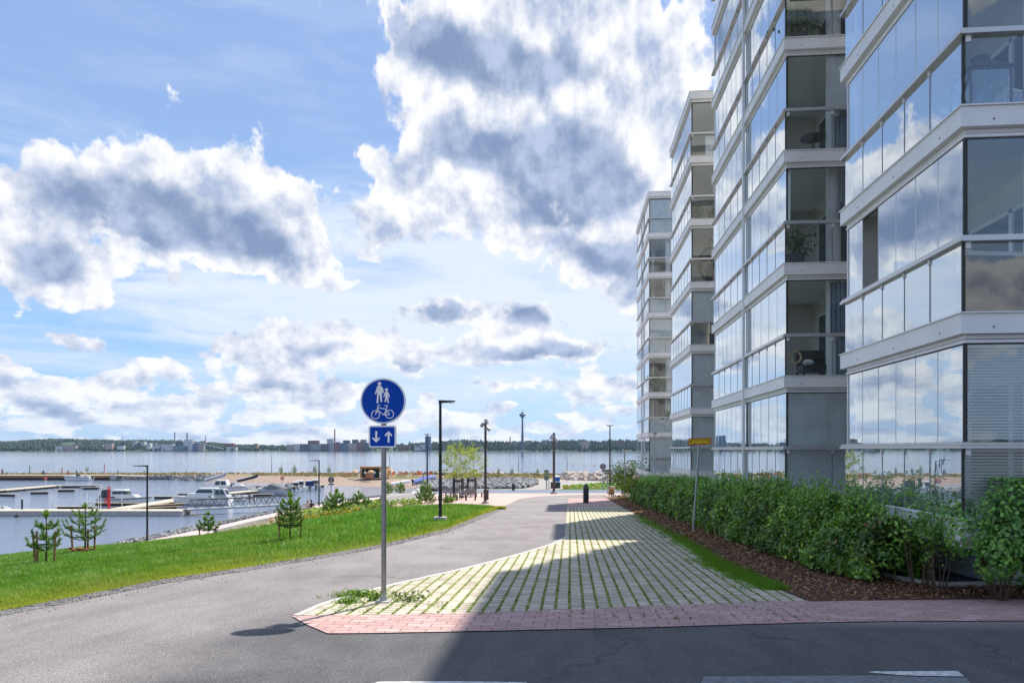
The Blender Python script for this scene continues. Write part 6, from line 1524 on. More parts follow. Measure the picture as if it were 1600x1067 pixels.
def boat(kind, px, py, D, rz, label, L, B=None, H=None, stripe=None, hullm='gel'):
    b = at(px, py, D); b.z = WZ; B = B or L*.34; H = H or L*.13
    t = thing({'cabin': 'cabin_cruiser', 'open': 'motorboat', 'cover': 'covered_motorboat', 'row': 'rowing_boat'}[kind], b, label, 'boat', None, R(rz))
    hull(L, B, H, hullm, stripe, t)
    if kind == 'cabin':
        c = MB(); taper(c, -L*.12, L*.34, B*.36, H, H+L*.07, 0, L*.10, .9); c.build('cabin', M['gel'], t, local=True)
        c = MB(); taper(c, -L*.24, L*.14, B*.34, H+L*.03, H+L*.155, L*.02, L*.09, .84); cb = c.build('wheelhouse', M['gel'], t, local=True)
        w_ = MB(); taper(w_, -L*.20, L*.115, B*.338, H+L*.085, H+L*.142, L*.02, L*.045, .90); taper(w_, -L*.19, L*.126, B*.27, H+L*.087, H+L*.140, 0, L*.045, .95); w_.build('window', M['tint'], t, local=True)
        ad_ = MB(); ad_.box(-L*.245, -L*.225, -B*.24, B*.24, H+L*.045, H+L*.135); ad_.build('aft_window', M['tint'], t, local=True)
        fd_ = MB(); fd_.ico((L*.05, -B*.5, H*.45), .10, .10, .26, 0).ico((-L*.25, -B*.5, H*.45), .10, .10, .26, 0); fd_.build('fender', M['navy'], t, local=True)
        rf = MB(); taper(rf, -L*.25, L*.075, B*.30, H+L*.155, H+L*.172, .02, .10, .95); rf.build('roof', M['white'], t, local=True)
        rail_(t, L, B, H, L*.05, L*.46, .38)
    if kind == 'open':
        c = MB(); taper(c, L*.02, L*.34, B*.34, H, H+L*.055, 0, L*.12, .85); c.build('cabin', M['gel'], t, local=True)
        w_ = MB(); taper(w_, -L*.03, L*.12, B*.36, H+.01, H+L*.095, L*.03, L*.09, .75); w_.build('windshield', M['tint'], t, local=True)
        s2 = MB(); s2.box(-L*.40, -L*.30, -B*.33, B*.33, H-.1, H+.22).box(-L*.14, -L*.06, -B*.26, -B*.08, H-.1, H+.32).box(-L*.14, -L*.06, B*.08, B*.26, H-.1, H+.32); s2.build('seat', M['gelgrey'], t, local=True)
    if kind == 'cover':
        c = MB(); prof = [(-.47,.05),(-.30,.09),(-.05,.15),(.05,.17),(.18,.10),(.44,.02)]; vs = []
        for f, z_ in prof:
            s2 = f+.5; w_ = B/2*(1-max(0, (s2-.42)/.58)**2.3)*1.02
            vs += [(f*L, -w_, H-.03), (f*L, -w_*.55, H+z_*L*.75), (f*L, 0, H+z_*L), (f*L, w_*.55, H+z_*L*.75), (f*L, w_, H-.03)]
        c.add(vs, [(i*5+j, i*5+j+1, (i+1)*5+j+1, (i+1)*5+j) for i in range(5) for j in range(4)]+[(0,1,2,3,4), (29,28,27,26,25)]); c.build('cover', M['greytarp'], t, local=True)
    return t
ct = boat('cabin', 194, 786, 102, 4, 'white cabin cruiser with a dark rear canopy behind the red rescue ladder', 6.9, stripe='charcoal')
c = MB(); taper(c, -3.2, -1.6, 1.08, .85, 2.1, .55, .05, .82); c.build('canopy', M['charcoal'], ct, local=True)
boat('open', 123, 749.3, 179, 183, 'white speedboat with a dark stripe moored at the far quay', 6.7, 2.2, .95, 'black'); motor(bpy.data.objects['motorboat'], 6.7, 1.1)
b1 = boat('cabin', 318, 791, 100, 188, 'largest greyish cabin cruiser with dark windows, bow towards the concrete pontoon', 7.6, 2.5, 1.15, 'gelgrey')
c = MB(); taper(c, -3.6, -1.7, 1.0, 1.2, 2.35, .6, .1, .8); c.build('canopy', M['gelgrey'], b1, local=True)
b2_ = boat('open', 363, 767, 131, 10, 'white sports cruiser with a tall framed rear canopy, behind the large cruiser', 7.2, 2.4, 1.0, 'tan')
c = MB(); taper(c, -3.3, -.6, 1.05, 1.0, 2.25, .5, .3, .8); c.build('canopy', M['white'], b2_, local=True)
b3 = boat('open', 367, 783, 108, 172, 'small white runabout with a blue fender, stern towards the gangway', 4.6, 1.9, .65); motor(b3, 4.6, .9); MB().ico((.6, -1.0, .5), .14, .14, .28, 0).build('fender', M['blue_bin'], b3, local=True)
b4 = boat('cover', 428, 773, 124, 158, 'long grey boat under a grey peaked cover, bow pointing left', 7.0, 2.4, .85, None, 'gelgrey'); motor(b4, 7.0)
b5 = boat('cover', 452, 770, 131, 128, 'dark-covered motorboat with a black outboard, next right of the peaked grey cover', 5.4, 2.1, .8, 'navy'); motor(b5, 5.4, 1.1, 'black')
b6 = boat('cabin', 468, 768.5, 134, 118, 'white wheelhouse boat seen from its stern, third from the right end of the row', 6.2, 2.3, .95); motor(b6, 6.2)
b7 = boat('cabin', 482, 767, 137, 116, 'white and navy boat, second from the right end of the row', 5.6, 2.1, .9, 'navy', 'gel'); motor(b7, 5.6, 1.0, 'black')
c = MB(); taper(c, -2.4, -.9, .85, .9, 1.85, .3, .05, .82); c.build('canopy', M['navy'], b7, local=True)
b8 = boat('cabin', 492, 765.5, 140, 114, 'white boat at the right end of the moored row', 5.8, 2.1, .95); motor(b8, 5.8)
b10 = boat('open', 404, 769, 129, 165, 'low white motorboat between the peaked grey cover and the sports cruiser', 5.2, 2.0, .75); motor(b10, 5.2)
b11 = boat('open', 442, 772.5, 126, 140, 'small open white boat with dark seats tucked beside the grey covered boat', 4.8, 1.9, .7); motor(b11, 4.8, 1.0, 'black')
b12 = boat('cabin', 460, 769.5, 132, 122, 'white boat with a dark windscreen between the navy covered boat and the wheelhouse boat', 5.6, 2.1, .9); motor(b12, 5.6)
b13 = boat('open', 378, 781, 110, 170, 'flat white dinghy with a dark outboard beside the small runabout', 3.9, 1.7, .5, 'charcoal'); motor(b13, 3.9, .8, 'black')
b9 = boat('open', -8, 796, 90, 190, 'bow of a small white boat just inside the left edge, behind the pontoon', 3.2, 1.3, .45)
def canopy_windows(t, x0, x1, y_, z0, z1, fx0, fx1, fy):
    w_ = MB()
    for f0, f1 in ((.10, .46), (.54, .90)):
        for s_ in (-1, 1):
            def Q(f, h): xa = x0+fx0*h; xb = x1-fx1*h; return (xa+(xb-xa)*f, s_*(y_*(1-.14*f))*(1-(1-fy)*h)*1.02+s_*.01, z0+(z1-z0)*h)
            w_.add([Q(f0,.30), Q(f1,.30), Q(f1,.84), Q(f0,.84)], [(0,1,2,3)])
    w_.add([(x0+fx0*.3-.02, -y_*.7, z0+(z1-z0)*.3), (x0+fx0*.3-.02, y_*.7, z0+(z1-z0)*.3), (x0+fx0*.84-.02, y_*.6, z0+(z1-z0)*.84), (x0+fx0*.84-.02, -y_*.6, z0+(z1-z0)*.84)], [(0,1,2,3)])
    w_.build('canopy_window', M['tint'], t, local=True)
canopy_windows(ct, -3.2, -1.6, 1.08, .85, 2.1, .55, .05, .82); canopy_windows(b1, -3.6, -1.7, 1.0, 1.2, 2.35, .6, .1, .8); canopy_windows(b2_, -3.3, -.6, 1.05, 1.0, 2.25, .5, .3, .8)
# boats pulled up on the beach
def beached(px, py, D, rz, pitch, label, L, m_, upside=False):
    b = at(px, py, D); t = thing('beached_boat', b, label, 'boat', None); t.rotation_euler = (R(180) if upside else 0, R(pitch), R(rz)); hull(L, L*.32, L*.10, m_, None, t, .15, -.2)
    if not upside:
        s_ = MB()
        for x_ in (-.2, .12): s_.box(x_*L-.12, x_*L+.12, -L*.12, L*.12, L*.075, L*.085)
        s_.build('thwart', M['wood'], t, local=True)
beached(336, 747.5, 160, 40, -13, 'pale grey rowing boat drawn up at the left end of the beach', 4.6, 'gelgrey'); beached(387, 748.5, 158, 38, -12, 'dark rowing boat drawn up on the beach, second from the left', 4.4, 'charcoal')
beached(626, 752.6, 148, 30, -9, 'overturned white boat lying on the beach', 4.2, 'white', True)
bb_ = thing('beached_boat', at(664, 752, 142), 'boat on the beach wrapped in a blue tarpaulin, dark outboard at its lower end', 'boat', None, R(28)); bb_.rotation_euler = (0, R(-11), R(30)); hull(4.6, 1.6, .5, 'gelgrey', None, bb_)
c = MB(); vs = []
for f, z_ in [(-.5,.06),(-.2,.11),(.2,.13),(.5,.07)]: vs += [(f*4.6, -.84*(1-max(0,f)*.9), .45), (f*4.6, 0, .5+z_*4.2), (f*4.6, .84*(1-max(0,f)*.9), .45)]
c.add(vs, [(i*3+j, i*3+j+1, (i+1)*3+j+1, (i+1)*3+j) for i in range(3) for j in range(2)]+[(0,1,2),(11,10,9)]); c.build('tarpaulin', M['bluetarp'], bb_, local=True); motor(bb_, 4.6, 1.0, 'black')
# ------------------------------------------------------------------ beach bar
KD = 164.0; km = KD/FPX
kb = at(583, 746.8, KD); kz = kb.z
ks = thing('beach_kiosk', kb, 'wooden container kiosk with open dark hatch on the far spit behind the sign pole', 'kiosk')
kd = KD/FPX; x0, x1, h = -21*kd, 21*kd, 17*kd
MB().box(x0, x0+8.5*kd, 0, 2.4, 0, h).box(x1-12*kd, x1, 0, 2.4, 0, h).box(x0+8.5*kd, x1-12*kd, .9, 2.4, 0, h).box(x0+8.5*kd, x1-12*kd, 0, .9, h-1.5*kd, h).build('wall', mat('kiosk_boards', (.52,.34,.16), .8, 0, .3, 3), ks, local=True)
MB().box(x0+8.6*kd, x1-12.1*kd, .8, .9, 0, h-1.5*kd).build('hatch', M['black'], ks, local=True); MB().box(x0-.1, x1+.1, -.1, 2.5, h, h+.15).build('roof', M['tan'], ks, local=True)
for a in (x0+5.8*kd, x1-13*kd): MB().lathe([(.1,0),(.35,.5),(.40,1.6),(.25,2.2),(.03,2.4)], (a, -.2, 0), 10).build('door_tree', mat('dark_cypress', (.02,.045,.015), .9), ks, local=True)
br = thing('bar_counter', kb+Vector((0, -1.6, 0)), 'wicker bar counter in front of the beach kiosk', 'bar'); MB().box(-10.5*kd, 3*kd, -.3, .3, 0, 1.15).build('counter', M['tan'], br, local=True); MB().box(-11*kd, 3.5*kd, -.4, .4, 1.152, 1.22).build('top', M['wood'], br, local=True)
def parasol(px, yt, yb, D, w_, label):
    b = at(px, yb, D); m1 = D/FPX; h = (yb-yt)*m1; t = thing('parasol', b, label, 'parasol'); MB().cyl((0,0,-.2),(0,0,h),.05,n=6).build('pole', M['wood'], t, local=True)
    n = 12; vs = [(0, 0, h)]+[(w_*m1*.6*math.cos(i*6.2832/n), w_*m1*.6*math.sin(i*6.2832/n), h-.35*3.4*m1) for i in range(n)]+[(w_*m1*math.cos(i*6.2832/n), w_*m1*math.sin(i*6.2832/n), h-3.4*m1) for i in range(n)]
    fs = [(0, 1+i, 1+(i+1) % n) for i in range(n)]+[(1+i, 1+n+i, 1+n+(i+1) % n, 1+(i+1) % n) for i in range(n)]
    mkmesh('canopy', vs, fs, M['canvas'], t, local=True)
parasol(554.5, 733.5, 744, 166, 6, 'straw-coloured parasol left of the kiosk'); parasol(579.5, 734, 745.5, 160, 6, 'straw-coloured parasol in front of the kiosk hatch'); parasol(610.5, 732, 744, 166, 5.5, 'straw-coloured parasol right of the kiosk behind the sign pole')
def deck_chair(loc, rz, m_, lab, proto=[None]):
    t = thing('deck_chair', loc, lab, 'deck chair', 'deck chairs on the spit beside the kiosk', rz)
    sl = MB(); sl.add([(-.35,-.5,.32),(.35,-.5,.32),(.35,.25,.22),(-.35,.25,.22),(.35,.75,1.0),(-.35,.75,1.0)], [(0,1,2,3),(3,2,4,5)]); sl.build('sling', M[m_], t, local=True)
    fr = MB()
    for s_ in (-.36, .36): fr.bar((s_,-.55,0),(s_,.78,1.02),.05,.05); fr.bar((s_,.6,0),(s_,-.55,.34),.05,.05)
    fr.build('frame', M['wood'], t, local=True); return t
r9 = random.Random(9); dcs = {}
for i, (px, py, m_) in enumerate([(606.5,743,'orange'),(614,743,'orange'),(622,744,'tan'),(626,743,'tan'),(630,744,'orange'),(634,743,'tan'),(645,743,'tan'),(649,743,'orange'),(653,742,'tan'),(657,743,'orange'),(668,743,'orange'),(673,742.6,'tan'),(540,745,'tan'),(545,744.6,'tan'),(549,745,'tan')]):
    lab = 'orange deck chair on the far spit, right of the kiosk' if m_ == 'orange' else ('brown deck chair on the far spit, right of the kiosk' if px > 600 else 'brown deck chair left of the kiosk, under the left parasol')
    key = (m_, px > 600); loc = at(px, py, 170); rz = r9.uniform(-.9, .9)
    if key not in dcs: dcs[key] = deck_chair(loc, rz, m_, lab); dcs[key].scale = (1.0,)*3
    else: c = copy_tree(dcs[key]); c.location = loc; c.rotation_euler = (0, 0, rz)
# ------------------------------------------------------------------ people
def person(loc, rz, label, pose, shirt, trousers, skin='skin', s=1.0, hair=True, hairm='hair'):
    t = thing('person', loc, label, 'person', None, rz)
    if pose == 'sit':   # seat at local z=0, legs forward (+y)
        J = {'pel': (0,0,.10,.13), 'waist': (0,-.02,.28,.125), 'chest': (0,.02,.48,.15), 'neck': (0,.04,.60,.06), 'head0': (0,.06,.68,.085), 'head1': (0,.07,.80,.09)}
        for s_, k in ((-1,'l'), (1,'r')):
            J['sh'+k] = (s_*.18,.02,.54,.055); J['el'+k] = (s_*.25,.10,.28,.045); J['wr'+k] = (s_*.15,.30,.16,.032); J['ha'+k] = (s_*.11,.36,.14,.04)
            J['hip'+k] = (s_*.09,.06,.08,.09); J['kn'+k] = (s_*.12,.48,.12,.065); J['an'+k] = (s_*.12,.56,-.32,.045); J['ft'+k] = (s_*.12,.70,-.36,.04)
    else:
        J = {'pel': (0,0,.95,.13), 'waist': (0,0,1.10,.12), 'chest': (0,0,1.32,.15), 'neck': (0,0,1.48,.055), 'head0': (0,.02,1.56,.08), 'head1': (0,.02,1.68,.088)}
        for s_, k in ((-1,'l'), (1,'r')):
            J['sh'+k] = (s_*.19,0,1.41,.055); J['el'+k] = (s_*.25,.0,1.13,.042); J['wr'+k] = (s_*.25,.10,.90,.03); J['ha'+k] = (s_*.24,.13,.82,.036)
            J['hip'+k] = (s_*.09,0,.90,.09); J['kn'+k] = (s_*.11,.03,.49,.06); J['an'+k] = (s_*.12,0,.08,.042); J['ft'+k] = (s_*.12,.14,.04,.04)
    E = [('pel','waist'),('waist','chest'),('chest','neck'),('neck','head0'),('head0','head1')]
    for k in 'lr': E += [('chest','sh'+k),('sh'+k,'el'+k),('el'+k,'wr'+k),('wr'+k,'ha'+k),('pel','hip'+k),('hip'+k,'kn'+k),('kn'+k,'an'+k),('an'+k,'ft'+k)]
    names = list(J); me = bpy.data.meshes.new('body'); me.from_pydata([J[n_][:3] for n_ in names], [(names.index(a), names.index(c)) for a, c in E], [])
    tmp = bpy.data.objects.new('tmp', me); col.objects.link(tmp); md = tmp.modifiers.new('skin', 'SKIN'); tmp.modifiers.new('sub', 'SUBSURF').levels = 1
    for i, n_ in enumerate(names): me.skin_vertices[0].data[i].radius = (J[n_][3],)*2
    me.skin_vertices[0].data[0].use_root = True
    bpy.context.view_layer.update(); bm_ = bpy.data.meshes.new_from_object(tmp.evaluated_get(bpy.context.evaluated_depsgraph_get())); bpy.data.objects.remove(tmp)
    bm_.materials.clear()
    for m_ in (M[skin], shirt, trousers): bm_.materials.append(m_)
    nz = J['neck'][2]; pz = J['pel'][2]+.04
    for p in bm_.polygons:
        c = p.center; p.use_smooth = True
        leg = (c.z < pz and pose != 'sit') or (pose == 'sit' and c.z < .19 and not (abs(c.x) > .19 and c.z > .16))
        p.material_index = 0 if c.z > nz-.02 else (2 if leg else (1 if not (abs(c.x) > .2 and c.z < (.26 if pose == 'sit' else 1.05)) else 0))
    o = bpy.data.objects.new('body', bm_); col.objects.link(o); o.parent = t
    hz = J['head1'][2]; hy = J['head1'][1]
    if hair:
        MB().ico((0, hy-.03, hz+.02), .115, .12, .13, .03).build('hair', M[hairm], t, smooth=True, local=True)
    t.scale = (s,)*3; return t
PINKS = mat('pale_pink_shirt', (.62,.42,.36), .8); BLK = mat('black_shirt', (.02,.02,.022), .8); JEAN = mat('blue_jeans', (.06,.12,.26), .8); WHT = mat('white_shirt', (.7,.7,.7), .8); REDS = mat('red_swimwear', (.5,.04,.03), .8)
M['fair_hair'] = mat('light_brown_hair', (.30,.16,.08), .8)
wl_ = gp; pb_ = at(484, 796.8, 79.5)
sw = thing('stone_seat', at(484, 798, 79.6), 'low pale stone ledge the two people sit on by the promenade', 'bench', None, .3); MB().box(-1.6, 1.6, -.1, .35, -.3, .40).build('block', M['concrete'], sw, local=True)
base_ = sw.location
person(at(480.3, 795.6, 79.5)+Vector((0,.05,0)), .3, 'fair-haired person in a pale pink top and jeans sitting on the promenade ledge', 'sit', PINKS, JEAN, s=1.12, hairm='fair_hair')
person(at(486.2, 795.2, 79.8)+Vector((0,.05,0)), .2, 'dark-haired person in a black shirt sitting on the promenade ledge, right of the pair', 'sit', BLK, JEAN, s=1.15)
person(at(3.5, 742.3, 190), .5, 'person in red swimwear standing on the far quay at the left edge', 'stand', REDS, BLK)
person(at(107.5, 740.8, 188), 1.2, 'sunbathing person sitting at the top of the quay left of the speedboat', 'sit', mat('tan_skin', (.5,.24,.14), .7), REDS, s=1.3)
person(at(570.5, 746.8, 161), 0, 'person in a white shirt standing left of the kiosk bar', 'stand', WHT, BLK)
person(at(585, 746.5, 158), .4, 'person in white beside the front parasol at the bar counter', 'stand', WHT, JEAN); person(at(594, 747, 160), -.4, 'person in white at the right end of the kiosk', 'stand', WHT, WHT)
# swimming birds on the lake
for i, (px, py) in enumerate([(895.5, 727.6), (912.5, 727.5), (929, 727.9)]):
    b = atz(px, py, WZ); t = thing('water_bird', b, ['leftmost of three dark water birds floating on the lake','middle one of three dark water birds on the lake','rightmost of three dark water birds floating on the lake'][i], 'bird')
    MB().ico((0,0,.16), .40, .2, .17, 0).build('body', M['charcoal'], t, local=True, smooth=True); MB().tube([(.3,0,.2),(.42,0,.42),(.5,0,.48)], [.07,.05,.06], 6).build('head', M['black'], t, local=True)

# ------------------------------------------------------------------ far shore, 3 km away
FD = 2950.0; fm = FD/FPX
TOPS = [(-3400,684),(-900,686),(-300,688),(-100,691),(0,691),(30,689.5),(60,687.5),(100,686.5),(130,687),(180,688.5),(225,688.5),(290,689),(320,690.5),(345,694),(365,696.5),(400,697),(560,698),(600,695),(625,694.5),(665,695.5),(700,692.5),(720,691),(745,692),(780,694),(820,693.5),(845,693.5),(870,692),(905,691),(935,693),(960,690.5),(985,690.5),(1000,692),(1100,690),(1600,689),(2600,688),(4200,684)]
def top(x_): return interp(TOPS, x_)[0]
def shore(x_, D=FD): return at(x_, 702, D)
fx = list(range(-3400, -200, 80))+list(range(-200, 1300, 10))+list(range(1300, 4200, 80))
def gz(p, z_): return Vector((p.x, p.y, z_))
def F0(x_): return gz(shore(x_, FD-30), WZ-1)
def F1(x_): return gz(shore(x_, FD), WZ+2)
def F2(x_): return at(x_, 702+(top(x_)-702)*.62, FD+260)
def F3(x_): p = at(x_, top(x_)+2.2, FD+700); return p
def F4(x_): return gz(shore(x_, FD+2500), -20)
loft('far_shore', fx, [F0, F1, F2, F3, F4], G['land'], [1, 3, 3, 1], 1.2)
def forest():
    g = np.random.default_rng(99); V = []; F = []; T = []; n = 0
    N = 15000
    for k in range(N):
        x_ = g.random()*1350-120 if k < N*.8 else (g.random()*3200-3320 if g.random() < .5 else 1230+g.random()*2900)
        f = g.random(); 
        # the town and the power plant stand clear of the trees
        if 400 < x_ < 640 and g.random() < .75: continue
        if 284 < x_ < 330 and g.random() < .7: continue
        if 95 < x_ < 120 and .05 < f < .7: continue
        p = (F1(x_).lerp(F2(x_), f*2) if f < .5 else F2(x_).lerp(F3(x_), f*2-1))
        h = 9+g.random()*9*(1.2 if x_ > 690 else .9); r_ = 3.2+g.random()*3.5; h *= (.8+.75*g.random()) if x_ > 640 else 1
        if k > N*.8: h *= 1.3; r_ *= 2.2
        kind = g.random() < .5; m = 6; t_ = np.array([.010, .034, .022])*(1+1.6*g.random()) if kind else np.array([.024, .065, .024])*(.6+1.0*g.random())
        prof = [(.55, 0), (1.0, .3), (.55 if kind else .95, .68), (.04 if kind else .4, 1.0)]
        ph = g.random()*6
        for (a, z_) in prof:
            for j in range(m): q = r_*a*(.8+.4*g.random()); V.append((p.x+q*math.cos(ph+j*1.047), p.y+q*math.sin(ph+j*1.047), p.z-1+z_*h))
        for i in range(3):
            for j in range(m): F += [n+i*m+j, n+i*m+(j+1) % m, n+(i+1)*m+(j+1) % m, n+(i+1)*m+j]; T.append(t_)
        F += [n+18, n+19, n+20, n+21]; T.append(t_); n += 24
    o = raw_mesh('forest', np.array(V), np.array(F), 4, np.array(T), M['leaf_m']); tag(o, kind='stuff')
forest()
CM = {}
def cmat(c):
    if c not in CM:
        CM[c] = mat({'w': 'far_white_render', 'g': 'far_grey_render', 'b': 'far_red_brick', 'p': 'far_pale_brick', 'd': 'far_dark_cladding', 's': 'far_blue_glass', 'k': 'far_dark_steel', 'o': 'far_orange_brick', 't': 'far_teal_panels'}[c],
            {'w': (.62,.62,.60), 'g': (.30,.31,.33), 'b': (.24,.10,.08), 'p': (.46,.34,.29), 'd': (.10,.11,.14), 's': (.10,.16,.26), 'k': (.05,.055,.06), 'o': (.45,.22,.13), 't': (.16,.26,.28)}[c], .8, 0, .12, .02)
    return CM[c]
wm = mat('far_windows', (.05,.06,.08), .4)
def far_building(x0, x1, yt, yb, c, label, dD=0, name='apartment_block', cat='building', rows=None, roof=None):
    D = FD+dD; m1 = D/FPX; b = at((x0+x1)/2, yb, D); w_ = (x1-x0)*m1; h = (yb-yt)*m1+8
    b.z -= 8
    t = thing(name, b, label, cat, None, TH); MB().box(-w_/2, w_/2, 0, 18, 0, h).build('wall', cmat(c), t, local=True)
    rows = rows if rows is not None else int(h/3.2); mb = MB(); nc = max(2, int(w_/5)); ww = w_/nc
    for r_ in range(2, rows):
        for k in range(nc):
            if (r_*7+k*3) % 11 == 0: continue
            mb.box(-w_/2+ww*(k+.22), -w_/2+ww*(k+.78), -.15, -.02, r_*h/rows+.6, r_*h/rows+2.2)
    if mb.v: tag(mb.build('windows', wm, t, local=True), kind='stuff')
    MB().box(-w_/2+.5, w_/2-.5, .5, 17.5, h+.02, h+1.3).build('roof', cmat(roof or 'd'), t, local=True)
    return t
B_ = [(86,97,697,702,'w','low white hall among the trees on the far left shore'),(97,118,696.2,701.5,'p','long low brick building on the wooded far shore, left'),(115,124,693.2,697.5,'g','grey block above the long brick building on the far hill'),(131,138,696,698.5,'o','small red-roofed house on the far left hill'),
 (140,160,695.3,698,'w','pale terraced houses halfway up the far left hill'),(164,175,692.6,699,'p','pink-grey house block left of the white tower pair'),(183,193,696.5,699,'w','low white house left of the white tower pair'),
 (206.5,213,689.5,698.5,'w','left tower block of the white pair on the far shore'),(219.5,226,690,698.5,'w','right tower block of the white pair on the far shore'),(213.5,219,691.5,698,'d','dark block between the two white towers'),
 (229,235,692,699,'w','third white block, right of the white tower pair'),(235.5,243,692,697.5,'g','grey block behind the third white block'),(238,252,696,702,'w','white stepped waterfront flats left of the power plant'),(250,270,694,701,'w','wide white waterfront flats beside the chimneys'),
 (268,294,696.5,703.5,'t','low teal hall at the foot of the power plant'),(274,286,690.3,697,'d','dark boiler house left of the white power plant block'),(287,301,687.4,703,'w','large white cubic power plant building'),(301,309,693,703,'s','blue-grey annex right of the white power plant cube'),(309,317,694.5,703,'p','pinkish annex at the right end of the power plant'),
 (351,365,693,698,'b','dark red brick block right of the sloping conveyor'),(353,369,698.5,702,'w','low white sheds on the shore right of the conveyor'),(396,402,693.5,698,'o','orange brick building at the wood edge, centre left'),
 (447.5,459,695,702.5,'p','pale brick apartment block, left end of the waterfront row'),(459.5,468,694,702.5,'w','white apartment block, second in the waterfront row'),(468.5,484,693.8,703,'d','dark apartment block, third in the waterfront row'),(481,498,688.5,696,'b','raised red brick block above the waterfront row'),(485,501,693.5,703,'g','grey apartment block below the raised brick block'),
 (501.5,513,693.6,703,'d','dark block left of the brick chimney'),(511,521,686.2,694,'w','white high block beside the brick chimney'),(513.5,522,693,703,'g','grey block at the foot of the brick chimney'),(522.5,530,691,703,'b','red block just right of the brick chimney'),(530.5,543,692.5,703,'s','blue-grey waterfront block right of the chimney'),
 (536,546,688,694,'d','stepped dark high block right of the chimney'),(543.5,557,692.8,703,'p','pale brick waterfront block left of the sign plate'),(550,559,687,693.5,'d','dark roof block left of the sign plate'),(557.5,568,691,703,'b','reddish block nearest left of the sign plate'),(563,572,687,693.5,'g','grey roof block behind the sign plate'),(568.5,581,692,703,'d','dark block half hidden by the sign plate'),
 (622,640,696.8,703,'b','low brown waterfront block right of the road sign'),(647,660,697.5,700.5,'w','low white hall left of the blue glass tower'),(656,664,694.5,699,'w','white box building at the foot of the blue glass tower'),(664,673,682,702,'s','blue glass tower block beside the double lamp'),
 (700,710,700,703,'w','low pale pavilion on the shore behind the airy trees'),(745,763,700,702,'p','low pink shore pavilion behind the spotlight mast'),(800,808,689.5,694,'g','grey flat building left of the observation tower, above the trees'),(821,830,688.5,694,'g','grey flat building right of the observation tower'),(847,856,687.8,693,'g','pale block above the trees left of the second mast'),(909,921,690,700,'p','pinkish building among trees, between second mast and double lamp'),(906,915,688.7,693,'g','grey roofed block above the wood, right of centre'),(963,974,688.6,693,'b','red-brown block above the trees near the farthest tower')]
for q_ in B_: far_building(q_[0], q_[1], q_[2], q_[3], q_[4], q_[5], 120 if q_[3] < 699 else 0)
def chimney(px, yt, yb, w_, c, label, cap=None, D=FD+60):
    m1 = D/FPX; b = at(px, yb, D); h = (yb-yt)*m1; t = thing('chimney', b, label, 'chimney')
    MB().cyl((0,0,-8), (0,0,h*.93), w_*m1*1.1, w_*m1*.9, 12).build('shaft', cmat(c), t, local=True); MB().cyl((0,0,h*.93), (0,0,h), w_*m1*.98, w_*m1*.98, 12).build('top', cmat(cap or 'k'), t, local=True)
chimney(273, 675.5, 697, 1.0, 'g', 'grey power plant chimney with a dark top, left of two', 'k'); chimney(292.3, 676, 688, .9, 'k', 'dark slimmer chimney on the white power plant'); chimney(321.3, 680, 692, .7, 'p', 'pale free-standing chimney right of the power plant', 'p')
chimney(523, 670.5, 696, 1.0, 'b', 'tall dark brick chimney rising from the waterfront apartments'); chimney(797, 682, 694, .9, 'b', 'brick chimney top above the trees left of the observation tower')
for px, yt, yb, lab in [(192,676.5,691,'hair-thin radio mast on the far left hill'),(470,688,694,'small mast on the waterfront apartment row'),(716,681,694,'slim amusement ride mast above the trees'),]:
    D = FD+300; m1 = D/FPX; t = thing('mast', at(px, yb, D), lab, 'mast'); MB().cyl((0,0,-8),(0,0,(yb-yt)*m1),.9,.7,6).build('pole', cmat('g'), t, local=True)
    MB().cyl((0,0,(yb-yt)*m1),(0,0,(yb-yt)*m1+2),2.2 if px == 716 else .9,1.8 if px == 716 else .6,8).build('top', cmat('g'), t, local=True)
cv_ = thing('conveyor', at(318, 700, FD), 'long sloping coal conveyor running down from the power plant', 'conveyor'); MB().bar(at(301, 690, FD), at(349, 701, FD), 6, 4).build('gallery', cmat('g'), cv_); MB().bar(at(318, 694, FD), at(318, 703, FD), 3, 3).bar(at(334, 698, FD), at(334, 703, FD), 3, 3).build('leg', cmat('g'), cv_)
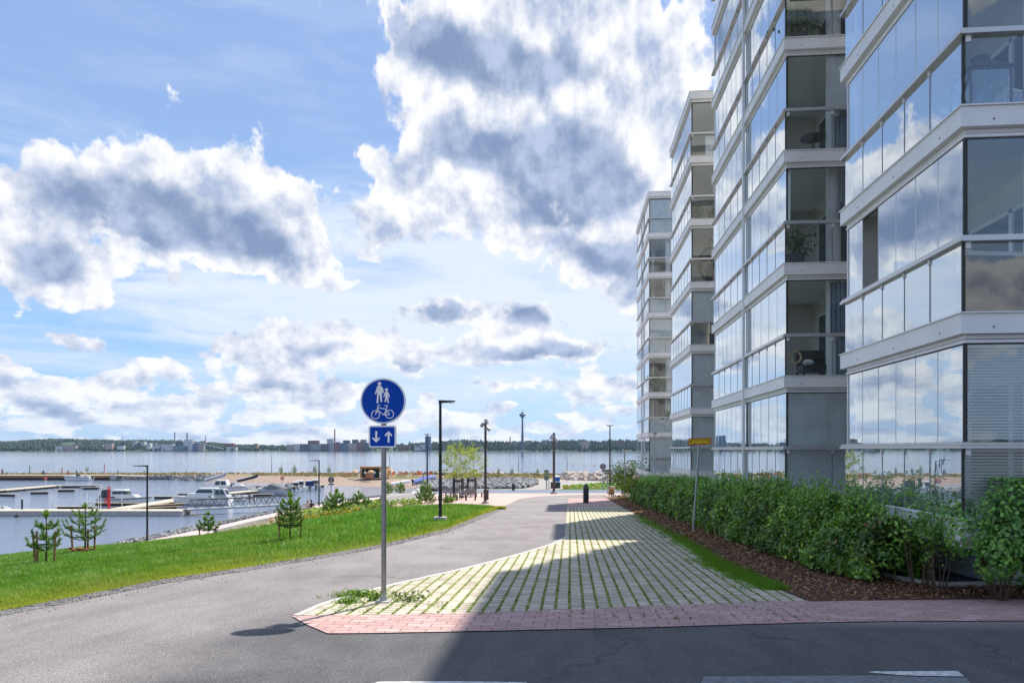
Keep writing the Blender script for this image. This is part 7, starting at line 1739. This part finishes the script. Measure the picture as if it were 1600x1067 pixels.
# observation tower
D = FD-150; m1 = D/FPX; ot = thing('observation_tower', at(816.3, 700, D), 'tall slender observation tower with a saucer-shaped top across the lake', 'tower'); Z = lambda y_: (700-y_)*m1
MB().lathe([(2.9*m1, -8), (2.2*m1, Z(690)), (1.45*m1, Z(670)), (1.15*m1, Z(653.5))], n=14).build('shaft', mat('tower_concrete', (.07,.09,.14), .8), ot, local=True)
MB().lathe([(1.2*m1, Z(654)), (2.6*m1, Z(651.5)), (5.0*m1, Z(648.6)), (5.2*m1, Z(647.2)), (4.4*m1, Z(646.6)), (1.9*m1, Z(646.4)), (1.9*m1, Z(644.2)), (1.2*m1, Z(644))], n=24).build('pod', mat('tower_pod', (.05,.09,.15), .5), ot, local=True)
MB().cyl((0,0,Z(644)), (0,0,Z(639.5)), .28*m1, .12*m1, 8).build('spire', cmat('k'), ot, local=True)
cr = thing('roller_coaster', at(730, 694, FD), 'faint loops of an amusement ride above the shore trees', 'ride'); rc = MB(); rc.tube([at(709,694,FD), at(711,687,FD), at(715,688,FD), at(720,690,FD), at(726,692,FD)], .9, 5)
rc.build('track', cmat('g'), cr); rs = MB()
for x_ in (711, 716, 721): rs.bar(at(x_, 696, FD), at(x_, 688+(x_-711)*.2, FD), .8, .8)
rs.build('support', cmat('g'), cr)
sb = thing('sailing_boat', at(87, 704.6, 2600), 'tiny white sailing boat off the far left shore', 'sailboat'); sb.location.z = WZ; s1 = 2600/FPX; MB().add([(-.3*s1,0,.4*s1),(1.0*s1,0,.5*s1),(-.1*s1,0,3.0*s1)], [(0,1,2)]).add([(-.3*s1,.3,.4*s1),(1.0*s1,.3,.5*s1),(-.1*s1,.3,3.0*s1)], [(0,2,1)]).build('sail', M['white'], sb, local=True); MB().box(-1.2*s1, 1.3*s1, -1, 1, -.1*s1, .35*s1).build('hull', M['white'], sb, local=True)

# ------------------------------------------------------------------ air
hz = MB().box(-5200, 5200, -150, 6200, -61, 200).build('haze', None); hz.data.materials.clear()
hm = bpy.data.materials.new('haze'); hm.use_nodes = True; t_ = hm.node_tree; t_.nodes.clear()
pv = t_.nodes.new('ShaderNodeVolumePrincipled'); pv.inputs['Color'].default_value = (.50, .70, 1.0, 1); pv.inputs['Density'].default_value = .000034; pv.inputs['Anisotropy'].default_value = .2
ou = t_.nodes.new('ShaderNodeOutputMaterial'); t_.links.new(pv.outputs[0], ou.inputs['Volume']); hz.data.materials.append(hm); tag(hz, kind='stuff')
